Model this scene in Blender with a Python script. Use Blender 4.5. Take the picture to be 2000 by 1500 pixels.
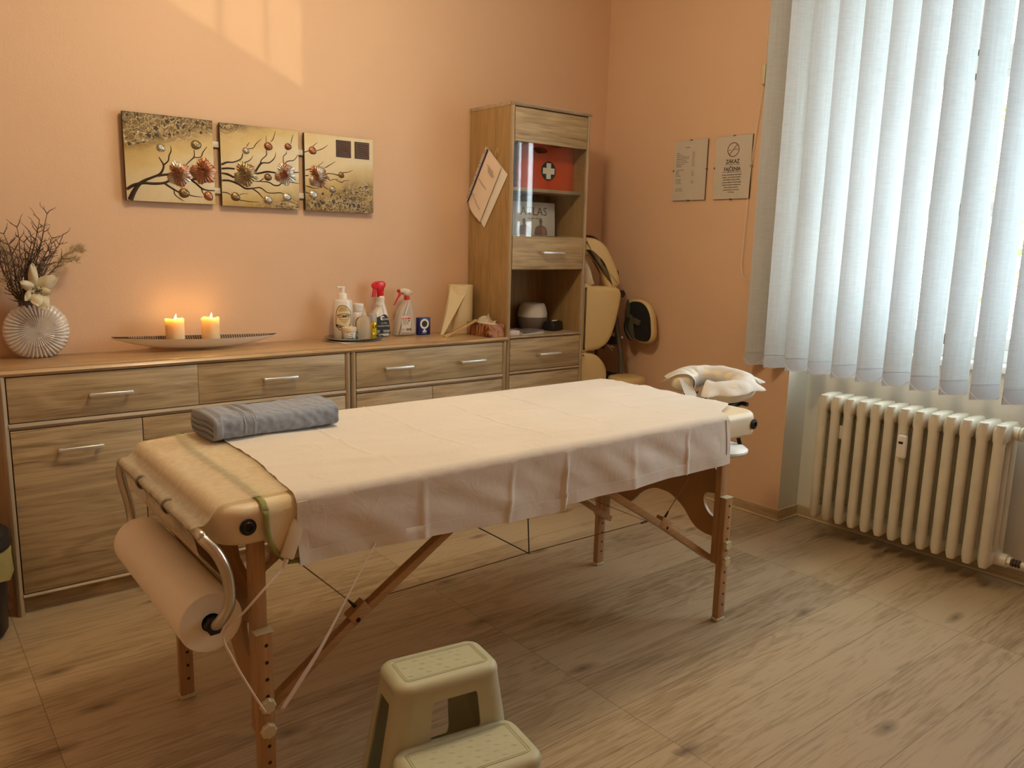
import bpy, bmesh, math, random
from math import sin, cos, pi, radians, sqrt, atan2
from mathutils import Vector, Matrix, noise

for o in list(bpy.data.objects): bpy.data.objects.remove(o)
scn = bpy.context.scene
COL = scn.collection

# ------------------------------------------------------------------ camera
F_PX, YAW, PITCH, ROLL = 1549.2158, 0.6761, -0.1754, 0.0246
CAM = Vector((-3.3023, -3.3258, 1.2877))
def cam_axes():
    fwd = Vector((sin(YAW)*cos(PITCH), cos(YAW)*cos(PITCH), sin(PITCH)))
    right = Vector((cos(YAW), -sin(YAW), 0)); up = right.cross(fwd)
    r = cos(ROLL)*right + sin(ROLL)*up; u = -sin(ROLL)*right + cos(ROLL)*up
    return r, u, fwd
_r, _u, _f = cam_axes()
cd = bpy.data.cameras.new('camera'); cam = bpy.data.objects.new('camera', cd); COL.objects.link(cam)
m3 = Matrix((_r, _u, -_f)).transposed()
cam.matrix_world = Matrix.Translation(CAM) @ m3.to_4x4()
cd.sensor_fit = 'HORIZONTAL'; cd.sensor_width = 36.0; cd.lens = 36.0*F_PX/2000.0
cd.clip_start = 0.02; cd.clip_end = 200
scn.camera = cam

# ------------------------------------------------------------------ world, lights, exposure
scn.view_settings.view_transform = 'Standard'; scn.view_settings.look = 'None'
scn.view_settings.gamma = 1.0; scn.view_settings.use_curve_mapping = False
scn.view_settings.exposure = -0.20
scn.cycles.use_denoising = True
scn.cycles.max_bounces = 10; scn.cycles.diffuse_bounces = 6; scn.cycles.transparent_max_bounces = 12
scn.cycles.sample_clamp_indirect = 8.0
scn.cycles.caustics_reflective = False; scn.cycles.caustics_refractive = False

SKY_COL, SKY_STR = (0.82, 0.93, 1.0), 13.0
w = bpy.data.worlds.new('daylight'); scn.world = w; w.use_nodes = True
bg = w.node_tree.nodes['Background']; bg.inputs[0].default_value = (*SKY_COL, 1); bg.inputs[1].default_value = SKY_STR

def lamp(name, kind, loc, energy, color, target=None, **kw):
    d = bpy.data.lights.new(name, kind); o = bpy.data.objects.new(name, d); COL.objects.link(o)
    o.location = loc; d.energy = energy; d.color = color
    for k, v in kw.items(): setattr(d, k, v)
    if target is not None:
        o.rotation_euler = (Vector(target)-Vector(loc)).to_track_quat('-Z', 'Y').to_euler()
    return o
# the opening of the window, as a portal for the daylight
pt = lamp('window_daylight', 'AREA', (0.42, -2.15, 1.72), 1.0, (1, 1, 1), target=(-1, -2.15, 1.72), shape='RECTANGLE', size=1.72, size_y=1.56)
pt.data.cycles.is_portal = True
# sunlight thrown back up by something shiny in the yard, through the foot of the window
_d = Vector((-1.442, 1.0, 0.663)).normalized(); _p = Vector((0.1, -1.475, 1.12))
lamp('yard_glare', 'SPOT', _p-_d*14, 5200.0, (1.0, 0.84, 0.56), target=_p, spot_size=radians(1.95), spot_blend=0.35, shadow_soft_size=0.05)
WARM = (1.0, 0.80, 0.50)

# ------------------------------------------------------------------ helpers
ORG = {}
def tagset(o, label=None, cat=None, group=None, kind=None):
    if label: o['label'] = label
    if cat: o['category'] = cat
    if group: o['group'] = group
    if kind: o['kind'] = kind
    return o
def thing(name, label, cat, loc=(0, 0, 0), group=None, rotz=0.0):
    o = bpy.data.objects.new(name, None); COL.objects.link(o); o.empty_display_size = 0.05
    o.location = loc; o.rotation_euler = (0, 0, rotz)
    ORG[o.name] = (Vector(loc), rotz)
    return tagset(o, label, cat, group)
def finish(bm, smooth):
    bmesh.ops.recalc_face_normals(bm, faces=bm.faces)
    if smooth is None: return
    lim = radians(smooth)
    for f in bm.faces: f.smooth = True
    for e in bm.edges:
        if len(e.link_faces) == 2:
            if e.link_faces[0].normal.angle(e.link_faces[1].normal, 0) > lim: e.smooth = False
def obj(name, bm, mat, parent=None, smooth=40, org=None, local=False):
    """one mesh object; vertices are given in world space unless local"""
    finish(bm, smooth)
    if parent is not None:
        po, pr = ORG[parent.name]
    elif org is not None: po, pr = Vector(org), 0.0
    else:
        xs = [v.co.x for v in bm.verts]; ys = [v.co.y for v in bm.verts]; zs = [v.co.z for v in bm.verts]
        po, pr = Vector(((min(xs)+max(xs))/2, (min(ys)+max(ys))/2, min(zs))), 0.0
    if not local:
        M = Matrix.Rotation(-pr, 4, 'Z') @ Matrix.Translation(-po)
        bmesh.ops.transform(bm, matrix=M, verts=bm.verts)
    me = bpy.data.meshes.new(name); bm.to_mesh(me); bm.free()
    o = bpy.data.objects.new(name, me); COL.objects.link(o)
    for m in (mat if isinstance(mat, (list, tuple)) else [mat]): me.materials.append(m)
    if parent is not None: o.parent = parent
    else: o.location = po
    ORG[o.name] = (po, pr)
    return o
def NB(): return bmesh.new()
def bx(bm, x0, x1, y0, y1, z0, z1, bev=0.0, seg=2, M=None, mi=0):
    x0, x1 = min(x0, x1), max(x0, x1); y0, y1 = min(y0, y1), max(y0, y1); z0, z1 = min(z0, z1), max(z0, z1)
    co = [(x0,y0,z0),(x1,y0,z0),(x1,y1,z0),(x0,y1,z0),(x0,y0,z1),(x1,y0,z1),(x1,y1,z1),(x0,y1,z1)]
    t = bmesh.new(); vs = [t.verts.new(c) for c in co]
    for q in ((0,3,2,1),(4,5,6,7),(0,1,5,4),(1,2,6,5),(2,3,7,6),(3,0,4,7)): t.faces.new([vs[i] for i in q])
    if bev > 0: bmesh.ops.bevel(t, geom=list(t.edges), offset=bev, segments=seg, profile=0.5, affect='EDGES', clamp_overlap=True)
    if M is not None: bmesh.ops.transform(t, matrix=M, verts=t.verts)
    merge(bm, t, mi)
def merge(bm, t, mi=0):
    mp = {}
    for v in t.verts: mp[v] = bm.verts.new(v.co)
    for f in t.faces:
        try: nf = bm.faces.new([mp[v] for v in f.verts]); nf.material_index = mi if mi else f.material_index
        except ValueError: pass
    t.free()
def beam(bm, a, b, wd, th, up=(0, 0, 1), bev=0.002, mi=0):
    """rectangular bar from a to b; wd across (side), th along up"""
    a, b = Vector(a), Vector(b); d = (b-a); L = d.length; d.normalize()
    s = d.cross(Vector(up)).normalized(); u = s.cross(d).normalized()
    M = Matrix((( d.x, s.x, u.x, a.x), (d.y, s.y, u.y, a.y), (d.z, s.z, u.z, a.z), (0, 0, 0, 1)))
    bx(bm, 0, L, -wd/2, wd/2, -th/2, th/2, bev, 2, M, mi)
def tube(bm, pts, r, seg=8, caps=True, mi=0):
    P = [Vector(p) for p in pts]; n = len(P)
    R = r if isinstance(r, (list, tuple)) else [r]*n
    t0 = (P[1]-P[0]).normalized(); a = Vector((0, 0, 1)) if abs(t0.z) < 0.9 else Vector((1, 0, 0))
    nrm = t0.cross(a).normalized(); rings = []
    for i in range(n):
        t = ((P[min(i+1, n-1)]-P[max(i-1, 0)])).normalized()
        nrm = (nrm - t*nrm.dot(t)).normalized(); b = t.cross(nrm)
        rings.append([bm.verts.new(P[i]+(nrm*cos(2*pi*k/seg)+b*sin(2*pi*k/seg))*R[i]) for k in range(seg)])
    for i in range(n-1):
        for k in range(seg):
            f = bm.faces.new((rings[i][k], rings[i][(k+1) % seg], rings[i+1][(k+1) % seg], rings[i+1][k])); f.material_index = mi
    if caps:
        f = bm.faces.new(rings[0][::-1]); f.material_index = mi
        f = bm.faces.new(rings[-1]); f.material_index = mi
def spline(pts, n=8, closed=False):
    P = [Vector(p) for p in pts]; out = []; m = len(P)
    rng = range(m if closed else m-1)
    for i in rng:
        if closed: p0, p1, p2, p3 = P[(i-1) % m], P[i], P[(i+1) % m], P[(i+2) % m]
        else: p0, p1, p2, p3 = P[max(i-1, 0)], P[i], P[i+1], P[min(i+2, m-1)]
        for k in range(n):
            t = k/n
            out.append(0.5*((2*p1)+(p2-p0)*t+(2*p0-5*p1+4*p2-p3)*t*t+(3*p1-p0-3*p2+p3)*t*t*t))
    if not closed: out.append(P[-1])
    return out
def lathe(bm, prof, c, seg=32, sx=1.0, sy=1.0, mi=0, cap=True, M=None):
    """prof = [(r, z)]; c = centre (x, y, z0)"""
    t = bmesh.new(); rings = []
    for r, z in prof:
        if r <= 1e-6: rings.append([t.verts.new((0, 0, z))])
        else: rings.append([t.verts.new((r*sx*cos(2*pi*k/seg), r*sy*sin(2*pi*k/seg), z)) for k in range(seg)])
    for a, b in zip(rings[:-1], rings[1:]):
        for k in range(seg):
            k2 = (k+1) % seg
            if len(a) == 1 and len(b) == 1: continue
            if len(a) == 1: t.faces.new((a[0], b[k], b[k2]))
            elif len(b) == 1: t.faces.new((a[k], a[k2], b[0]))
            else: t.faces.new((a[k], a[k2], b[k2], b[k]))
    if cap:
        for rg, rev in ((rings[0], True), (rings[-1], False)):
            if len(rg) > 1: t.faces.new(rg[::-1] if rev else rg)
    if M is not None: bmesh.ops.transform(t, matrix=M, verts=t.verts)
    bmesh.ops.translate(t, vec=Vector(c), verts=t.verts)
    for f in t.faces: f.material_index = mi
    merge(bm, t)
def frame_M(o, u, v):
    """matrix taking (a, b, c) to o + a*u + b*v + c*(u x v)"""
    u, v = Vector(u).normalized(), Vector(v).normalized(); n = u.cross(v).normalized(); o = Vector(o)
    return Matrix(((u.x, v.x, n.x, o.x), (u.y, v.y, n.y, o.y), (u.z, v.z, n.z, o.z), (0, 0, 0, 1)))
def offset_poly(P, d):
    n = len(P); out = []
    for i in range(n):
        a, b, c = P[i-1], P[i], P[(i+1) % n]
        e1 = Vector((b[0]-a[0], b[1]-a[1])); e2 = Vector((c[0]-b[0], c[1]-b[1]))
        if e1.length < 1e-9: e1 = e2
        if e2.length < 1e-9: e2 = e1
        e1.normalize(); e2.normalize()
        nn = Vector((-(e1.y+e2.y), e1.x+e2.x))
        if nn.length < 1e-6: nn = Vector((-e1.y, e1.x))
        nn.normalize(); k = max(0.5, nn.dot(Vector((-e1.y, e1.x))))
        out.append((b[0]+nn.x*d/k, b[1]+nn.y*d/k))
    return out
def area2(P): return sum(P[i-1][0]*P[i][1]-P[i][0]*P[i-1][1] for i in range(len(P)))
def slab(bm, outline, prof, M, mi=0, capb=True, capt=True):
    """stack of inset outlines: prof = [(inset, height)]"""
    P = [(p[0], p[1]) for p in outline]
    if area2(P) < 0: P = P[::-1]
    rings = []
    for d, h in prof:
        Q = offset_poly(P, d) if d else P
        rings.append([bm.verts.new(M @ Vector((q[0], q[1], h))) for q in Q])
    n = len(P)
    for a, b in zip(rings[:-1], rings[1:]):
        for k in range(n):
            f = bm.faces.new((a[k], a[(k+1) % n], b[(k+1) % n], b[k])); f.material_index = mi
    if capb: f = bm.faces.new(rings[0][::-1]); f.material_index = mi
    if capt: f = bm.faces.new(rings[-1]); f.material_index = mi
def round_prof(th, r, n=5, sym=True):
    top = [(r-r*cos(a), th-r+r*sin(a)) for a in [pi/2*i/n for i in range(n+1)]]
    if sym: return [(r-r*cos(a), r-r*sin(a)) for a in [pi/2*(n-i)/n for i in range(n+1)]]+top
    return [(0, 0)]+top
def rrect(x0, x1, y0, y1, r, n=6):
    out = []
    for cx, cy, a0 in ((x1-r, y1-r, 0), (x0+r, y1-r, pi/2), (x0+r, y0+r, pi), (x1-r, y0+r, 3*pi/2)):
        for i in range(n+1):
            a = a0+pi/2*i/n; out.append((cx+r*cos(a), cy+r*sin(a)))
    return out
def prism(bm, outline, h0, h1, M, mi=0, holes=()):
    """flat polygon (with optional holes) extruded from h0 to h1 in frame M"""
    t = bmesh.new(); P = list(outline)
    if area2(P) < 0: P = P[::-1]
    if not holes:
        a = [t.verts.new((p[0], p[1], h0)) for p in P]; b = [t.verts.new((p[0], p[1], h1)) for p in P]; n = len(P)
        t.faces.new(a[::-1]); t.faces.new(b)
        for k in range(n): t.faces.new((a[k], a[(k+1) % n], b[(k+1) % n], b[k]))
    else:
        es = []
        for L in [P]+[list(h) for h in holes]:
            vs = [t.verts.new((p[0], p[1], h0)) for p in L]
            es += [t.edges.new((vs[i], vs[(i+1) % len(vs)])) for i in range(len(vs))]
        bmesh.ops.triangle_fill(t, edges=es, use_beauty=True, use_dissolve=False)
        ret = bmesh.ops.extrude_face_region(t, geom=list(t.faces))
        bmesh.ops.translate(t, vec=(0, 0, h1-h0), verts=[g for g in ret['geom'] if isinstance(g, bmesh.types.BMVert)])
    bmesh.ops.transform(t, matrix=M, verts=t.verts)
    for f in t.faces: f.material_index = mi
    bmesh.ops.triangulate(t, faces=[f for f in t.faces if len(f.verts) > 4])
    merge(bm, t)
def grid(bm, nu, nv, fn, mi=0):
    V = [[bm.verts.new(fn(i/nu, j/nv)) for j in range(nv+1)] for i in range(nu+1)]
    for i in range(nu):
        for j in range(nv):
            f = bm.faces.new((V[i][j], V[i+1][j], V[i+1][j+1], V[i][j+1])); f.material_index = mi
    return V
def sheet_solid(bm, nu, nv, fn, th, mi=0):
    """thin cloth with real thickness: fn(u, v) -> (point, normal)"""
    t = bmesh.new()
    A = [[None]*(nv+1) for _ in range(nu+1)]; B = [[None]*(nv+1) for _ in range(nu+1)]
    for i in range(nu+1):
        for j in range(nv+1):
            p, n = fn(i/nu, j/nv); A[i][j] = t.verts.new(p); B[i][j] = t.verts.new(Vector(p)+Vector(n)*th)
    for i in range(nu):
        for j in range(nv):
            t.faces.new((A[i][j], A[i][j+1], A[i+1][j+1], A[i+1][j])); t.faces.new((B[i][j], B[i+1][j], B[i+1][j+1], B[i][j+1]))
    for i in range(nu):
        t.faces.new((A[i][0], A[i+1][0], B[i+1][0], B[i][0])); t.faces.new((A[i][nv], B[i][nv], B[i+1][nv], A[i+1][nv]))
    for j in range(nv):
        t.faces.new((A[0][j], B[0][j], B[0][j+1], A[0][j+1])); t.faces.new((A[nu][j], A[nu][j+1], B[nu][j+1], B[nu][j]))
    for f in t.faces: f.material_index = mi
    merge(bm, t)
def text_bm(bm, s, size, M, depth=0.0004, align='CENTER', mi=0, shear=0.0, bold=0.0, xs=1.0):
    cu = bpy.data.curves.new('t', 'FONT'); cu.body = s; cu.size = size; cu.align_x = align; cu.align_y = 'CENTER'
    cu.extrude = depth/2; cu.resolution_u = 2; cu.shear = shear; cu.offset = bold
    o = bpy.data.objects.new('t', cu); COL.objects.link(o)
    bpy.context.view_layer.update()
    me = bpy.data.meshes.new_from_object(o.evaluated_get(bpy.context.evaluated_depsgraph_get()))
    t = bmesh.new(); t.from_mesh(me)
    for v in t.verts: v.co.x *= xs
    bmesh.ops.transform(t, matrix=M, verts=t.verts)
    for f in t.faces: f.material_index = mi
    merge(bm, t, mi)
    bpy.data.objects.remove(o); bpy.data.curves.remove(cu); bpy.data.meshes.remove(me)
# ------------------------------------------------------------------ materials
def srgb(r, g, b):
    f = lambda c: (c/255/12.92) if c/255 <= 0.04045 else ((c/255+0.055)/1.055)**2.4
    return (f(r), f(g), f(b), 1.0)
class NT:
    def __init__(s, name):
        s.m = bpy.data.materials.new(name); s.m.use_nodes = True; s.t = s.m.node_tree; s.n = s.t.nodes; s.l = s.t.links
        s.b = s.n['Principled BSDF']; s.out = s.n['Material Output']
    def a(s, ty, **kw):
        n = s.n.new(ty)
        for k, v in kw.items():
            if k.startswith('i_'):
                key = k[2:]; key = int(key) if key.isdigit() else key.replace('_', ' ')
                n.inputs[key].default_value = v
            else: setattr(n, k, v)
        return n
    def k(s, a, ao, b, bi): s.l.new(a.outputs[ao], b.inputs[bi])
    def coord(s, scale=(1, 1, 1), loc=(0, 0, 0), out='Object', rnd=True):
        tc = s.a('ShaderNodeTexCoord'); mp = s.a('ShaderNodeMapping'); mp.inputs['Scale'].default_value = scale; mp.inputs['Location'].default_value = loc
        s.k(tc, out, mp, 'Vector')
        if rnd:
            oi = s.a('ShaderNodeObjectInfo'); ml = s.a('ShaderNodeMath', operation='MULTIPLY'); ml.inputs[1].default_value = 37.0
            s.k(oi, 'Random', ml, 0); ad = s.a('ShaderNodeVectorMath', operation='ADD'); s.k(mp, 0, ad, 0); s.k(ml, 0, ad, 1)
            return ad
        return mp
    def ramp(s, stops, interp='LINEAR'):
        r = s.a('ShaderNodeValToRGB'); cr = r.color_ramp; cr.interpolation = interp
        while len(cr.elements) < len(stops): cr.elements.new(0.5)
        for e, (p, c) in zip(cr.elements, stops): e.position = p; e.color = c if len(c) == 4 else (*c, 1)
        return r
    def bump(s, src, out=0, strength=0.2, dist=0.002):
        b = s.a('ShaderNodeBump'); b.inputs['Strength'].default_value = strength; b.inputs['Distance'].default_value = dist
        s.k(src, out, b, 'Height'); s.k(b, 0, s.b, 'Normal'); return b
def plain(name, col, rough=0.5, metal=0.0, bump=0.0, bscale=60.0, spec=0.5, var=0.0, vscale=12.0, coat=0.0, sss=0.0, trans=0.0, ior=1.45):
    t = NT(name); t.b.inputs['Base Color'].default_value = col; t.b.inputs['Roughness'].default_value = rough
    t.b.inputs['Metallic'].default_value = metal; t.b.inputs['Specular IOR Level'].default_value = spec
    t.b.inputs['Coat Weight'].default_value = coat; t.b.inputs['IOR'].default_value = ior
    if sss: t.b.inputs['Subsurface Weight'].default_value = sss; t.b.inputs['Subsurface Radius'].default_value = (0.05, 0.030, 0.014); t.b.inputs['Subsurface Scale'].default_value = 1.0
    if trans: t.b.inputs['Transmission Weight'].default_value = trans
    c = t.coord()
    n = t.a('ShaderNodeTexNoise'); n.inputs['Scale'].default_value = vscale; n.inputs['Detail'].default_value = 4; t.k(c, 0, n, 'Vector')
    v = var if var else 0.03
    r = t.ramp([(0.3, tuple(x*(1-v) for x in col[:3])), (0.7, tuple(min(1, x*(1+v)) for x in col[:3]))]); t.k(n, 0, r, 0); t.k(r, 0, t.b, 'Base Color')
    if bump:
        n2 = t.a('ShaderNodeTexNoise'); n2.inputs['Scale'].default_value = bscale; n2.inputs['Detail'].default_value = 5; t.k(c, 0, n2, 'Vector'); t.bump(n2, 0, bump)
    return t.m
def oak(name, axis='X', light=(0.47, 0.350, 0.195), dark=(0.195, 0.125, 0.056), rough=0.5, dens=1.0):
    """sawn oak laminate with the grain along one axis"""
    t = NT(name); ix = 'XYZ'.index(axis)
    sc = [9.0*dens]*3; sc[ix] = 0.9
    c = t.coord(scale=tuple(sc))
    n1 = t.a('ShaderNodeTexNoise'); n1.inputs['Scale'].default_value = 1.1; n1.inputs['Detail'].default_value = 3; n1.inputs['Distortion'].default_value = 1.1; t.k(c, 0, n1, 'Vector')
    # cathedral figure: contour lines of a stretched noise
    m = t.a('ShaderNodeMath', operation='MULTIPLY'); m.inputs[1].default_value = 34.0; t.k(n1, 0, m, 0)
    sn = t.a('ShaderNodeMath', operation='SINE'); t.k(m, 0, sn, 0)
    c2 = t.coord(scale=tuple(4.0 if i == ix else 95.0*dens for i in range(3)))
    n2 = t.a('ShaderNodeTexNoise'); n2.inputs['Scale'].default_value = 1.0; n2.inputs['Detail'].default_value = 6; n2.inputs['Roughness'].default_value = 0.72; n2.inputs['Distortion'].default_value = 0.6; t.k(c2, 0, n2, 'Vector')
    n3 = t.a('ShaderNodeTexNoise'); n3.inputs['Scale'].default_value = 0.5; n3.inputs['Detail'].default_value = 2; t.k(c, 0, n3, 'Vector')
    ma = t.a('ShaderNodeMath', operation='MULTIPLY'); ma.inputs[1].default_value = 0.085; t.k(sn, 0, ma, 0)
    ad = t.a('ShaderNodeMath', operation='ADD'); t.k(ma, 0, ad, 0); t.k(n2, 0, ad, 1)
    mb = t.a('ShaderNodeMath', operation='MULTIPLY'); mb.inputs[1].default_value = 0.30; t.k(n3, 0, mb, 0)
    ad2 = t.a('ShaderNodeMath', operation='ADD'); t.k(ad, 0, ad2, 0); t.k(mb, 0, ad2, 1)
    r = t.ramp([(0.38, dark), (0.56, tuple((a*0.4+b*0.6) for a, b in zip(dark, light))), (0.74, light), (1.0, tuple(min(1, x*1.16) for x in light))])
    t.k(ad2, 0, r, 0); t.k(r, 0, t.b, 'Base Color')
    t.b.inputs['Roughness'].default_value = rough; t.bump(n2, 0, 0.12, 0.001)
    return t.m
M = {}
M['oak_x'] = oak('oak_laminate_level', 'X'); M['oak_z'] = oak('oak_laminate_upright', 'Z'); M['oak_y'] = oak('oak_laminate_deep', 'Y')
M['oak_edge_x'] = oak('oak_edge_level', 'X', (0.42, 0.32, 0.215), (0.27, 0.195, 0.12)); M['oak_edge_z'] = oak('oak_edge_upright', 'Z', (0.38, 0.285, 0.18), (0.25, 0.18, 0.105))
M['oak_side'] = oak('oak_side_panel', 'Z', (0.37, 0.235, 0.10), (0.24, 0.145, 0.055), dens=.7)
M['oak_top'] = oak('oak_worktop', 'X', (0.50, 0.33, 0.17), (0.27, 0.16, 0.07), rough=0.28)
M['shadow_gap'] = plain('painted_gap_shade', (0.02, 0.013, 0.008, 1), 0.8)  # near-black colour that paints the shade in the gaps between fronts
M['beech'] = oak('varnished_beech', 'Z', (0.44, 0.255, 0.115), (0.31, 0.165, 0.066), rough=0.35, dens=1.6)
M['beech_x'] = oak('varnished_beech_level', 'X', (0.44, 0.255, 0.115), (0.31, 0.165, 0.066), rough=0.35, dens=1.6)
M['ply'] = plain('varnished_plywood', (0.36, 0.195, 0.075, 1), 0.35, var=0.12, vscale=6)
def wall_mat(name, col):
    t = NT(name); c = t.coord(rnd=False)
    n = t.a('ShaderNodeTexNoise'); n.inputs['Scale'].default_value = 1.3; n.inputs['Detail'].default_value = 3; t.k(c, 0, n, 'Vector')
    r = t.ramp([(0.3, tuple(x*0.96 for x in col[:3])), (0.7, tuple(min(1, x*1.03) for x in col[:3]))]); t.k(n, 0, r, 0); t.k(r, 0, t.b, 'Base Color')
    n2 = t.a('ShaderNodeTexNoise'); n2.inputs['Scale'].default_value = 110; n2.inputs['Detail'].default_value = 6; t.k(c, 0, n2, 'Vector')
    n3 = t.a('ShaderNodeTexNoise'); n3.inputs['Scale'].default_value = 26; n3.inputs['Detail'].default_value = 2; t.k(c, 0, n3, 'Vector')
    ad = t.a('ShaderNodeMath', operation='ADD'); t.k(n2, 0, ad, 0); t.k(n3, 0, ad, 1)
    t.bump(ad, 0, 0.28, 0.002); t.b.inputs['Roughness'].default_value = 0.62; t.b.inputs['Specular IOR Level'].default_value = 0.35
    return t.m
M['salmon'] = wall_mat('salmon_emulsion', (0.69, 0.465, 0.305, 1))
M['white_wall'] = wall_mat('white_emulsion', (0.72, 0.69, 0.60, 1))
M['ceiling'] = wall_mat('ceiling_white', (0.82, 0.79, 0.74, 1))
def floor_mat():
    t = NT('oak_plank_floor'); c = t.coord(rnd=False)
    br = t.a('ShaderNodeTexBrick'); br.offset = 0.37; br.offset_frequency = 1; br.squash = 1.0
    br.inputs['Scale'].default_value = 1.0; br.inputs['Mortar Size'].default_value = 0.0011; br.inputs['Mortar Smooth'].default_value = 0.0
    br.inputs['Brick Width'].default_value = 1.285; br.inputs['Row Height'].default_value = 0.193; br.inputs['Bias'].default_value = 0.0
    br.inputs['Color1'].default_value = (0, 0, 0, 1); br.inputs['Color2'].default_value = (1, 1, 1, 1); br.inputs['Mortar'].default_value = (0.5, 0.5, 0.5, 1)
    t.k(c, 0, br, 'Vector')
    # shift the grain from plank to plank
    ms = t.a('ShaderNodeVectorMath', operation='MULTIPLY'); ms.inputs[1].default_value = (13.7, 5.1, 3.3); t.k(br, 'Color', ms, 0)
    def grain(scale, det, dist, ro=0.6):
        mp = t.a('ShaderNodeVectorMath', operation='MULTIPLY'); mp.inputs[1].default_value = scale; t.k(c, 0, mp, 0)
        ad = t.a('ShaderNodeVectorMath', operation='ADD'); t.k(mp, 0, ad, 0); t.k(ms, 0, ad, 1)
        n = t.a('ShaderNodeTexNoise'); n.inputs['Scale'].default_value = 1.0; n.inputs['Detail'].default_value = det; n.inputs['Distortion'].default_value = dist; n.inputs['Roughness'].default_value = ro
        t.k(ad, 0, n, 'Vector'); return n
    g1 = grain((1.6, 10, 1), 4, 1.4); g2 = grain((5, 130, 1), 6, 0.4, 0.7); g3 = grain((0.9, 4.0, 1), 2, 0.5)
    m = t.a('ShaderNodeMath', operation='MULTIPLY'); m.inputs[1].default_value = 30.0; t.k(g1, 0, m, 0)
    sn = t.a('ShaderNodeMath', operation='SINE'); t.k(m, 0, sn, 0)
    def mad(a, ao, k, b=None, bo=0):
        x = t.a('ShaderNodeMath', operation='MULTIPLY'); x.inputs[1].default_value = k; t.k(a, ao, x, 0)
        if b is None: return x
        y = t.a('ShaderNodeMath', operation='ADD'); t.k(x, 0, y, 0); t.k(b, bo, y, 1); return y
    s = mad(sn, 0, 0.065, g2); s = mad(g3, 0, 0.55, s); s = mad(br, 'Color', 0.16, s)
    r = t.ramp([(0.48, (0.135, 0.085, 0.042)), (0.61, (0.240, 0.165, 0.088)), (0.78, (0.370, 0.272, 0.158)), (0.93, (0.46, 0.35, 0.215))])
    t.k(s, 0, r, 0)
    # knots
    mk = t.a('ShaderNodeVectorMath', operation='MULTIPLY'); mk.inputs[1].default_value = (2.3, 6.6, 1); t.k(c, 0, mk, 0)
    g4 = grain((7, 16, 1), 3, 0)
    dd = t.a('ShaderNodeVectorMath', operation='MULTIPLY_ADD'); dd.inputs[1].default_value = (0.16, 0.16, 0); t.k(g4, 1, dd, 0); t.k(mk, 0, dd, 2)
    vo = t.a('ShaderNodeTexVoronoi', voronoi_dimensions='2D'); vo.inputs['Scale'].default_value = 1.0; vo.inputs['Randomness'].default_value = 1.0; t.k(dd, 0, vo, 'Vector')
    rk = t.ramp([(0.0, (0.1, 0.1, 0.1)), (0.05, (0.45, 0.45, 0.45)), (0.17, (1, 1, 1))]); t.k(vo, 'Distance', rk, 0)
    # only some cells hold a knot
    sel = t.a('ShaderNodeSeparateColor'); t.k(vo, 'Color', sel, 0)
    gt = t.a('ShaderNodeMath', operation='GREATER_THAN'); gt.inputs[1].default_value = 0.36; t.k(sel, 0, gt, 0)
    mx = t.a('ShaderNodeMath', operation='MAXIMUM'); t.k(rk, 0, mx, 0); t.k(gt, 0, mx, 1)
    mix = t.a('ShaderNodeMix', data_type='RGBA'); mix.inputs['A'].default_value = (0.095, 0.056, 0.030, 1); t.k(mx, 0, mix, 'Factor'); t.k(r, 0, mix, 'B')
    # fine seams
    mix2 = t.a('ShaderNodeMix', data_type='RGBA'); mix2.inputs['B'].default_value = (0.10, 0.065, 0.035, 1)
    fm = t.a('ShaderNodeMath', operation='MULTIPLY'); fm.inputs[1].default_value = 0.65; t.k(br, 'Fac', fm, 0); t.k(fm, 0, mix2, 'Factor'); t.k(mix, 'Result', mix2, 'A')
    t.k(mix2, 'Result', t.b, 'Base Color')
    rr = t.ramp([(0.3, (0.36,)*3), (0.8, (0.50,)*3)]); t.k(g2, 0, rr, 0); t.k(rr, 0, t.b, 'Roughness')
    t.b.inputs['Specular IOR Level'].default_value = 0.45
    t.bump(g2, 0, 0.15, 0.0008)
    return t.m
M['floor'] = floor_mat()
M['skirting'] = oak('skirting_oak', 'Y', (0.40, 0.29, 0.16), (0.26, 0.175, 0.09)); M['skirting_x'] = oak('skirting_oak_level', 'X', (0.40, 0.29, 0.16), (0.26, 0.175, 0.09))
M['skirt_lip'] = plain('skirting_lip', (0.50, 0.38, 0.22, 1), 0.4)
M['leather'] = plain('cream_leatherette', (0.78, 0.66, 0.47, 1), 0.42, bump=0.05, bscale=400)
M['tan_leather'] = plain('tan_leatherette', (0.62, 0.46, 0.22, 1), 0.42, bump=0.05, bscale=300)
M['black_plastic'] = plain('black_plastic', (0.012, 0.012, 0.013, 1), 0.4)
M['black_fabric'] = plain('black_cloth', (0.010, 0.010, 0.011, 1), 0.9)
M['grey_metal'] = plain('grey_painted_steel', (0.13, 0.12, 0.10, 1), 0.35, metal=0.4)
M['steel'] = plain('brushed_steel', (0.62, 0.58, 0.50, 1), 0.28, metal=1.0)
M['handle'] = plain('brushed_aluminium', (0.80, 0.78, 0.76, 1), 0.34, metal=0.75)
M['white_plastic'] = plain('white_plastic', (0.82, 0.80, 0.76, 1), 0.35)
M['cream_plastic'] = plain('cream_plastic', (0.60, 0.53, 0.33, 1), 0.40)
M['stool_plastic'] = None
M['cord_brown'] = plain('brown_cord', (0.22, 0.12, 0.05, 1), 0.7)
M['cord_dark'] = plain('dark_cord', (0.03, 0.012, 0.03, 1), 0.7)
M['cord_white'] = plain('white_cord', (0.75, 0.65, 0.55, 1), 0.55)
M['radiator'] = plain('radiator_enamel', (0.67, 0.63, 0.52, 1), 0.30, bump=0.06, bscale=45, var=0.06, vscale=9)
M['paper'] = plain('white_paper', (0.80, 0.77, 0.72, 1), 0.6)
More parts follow.
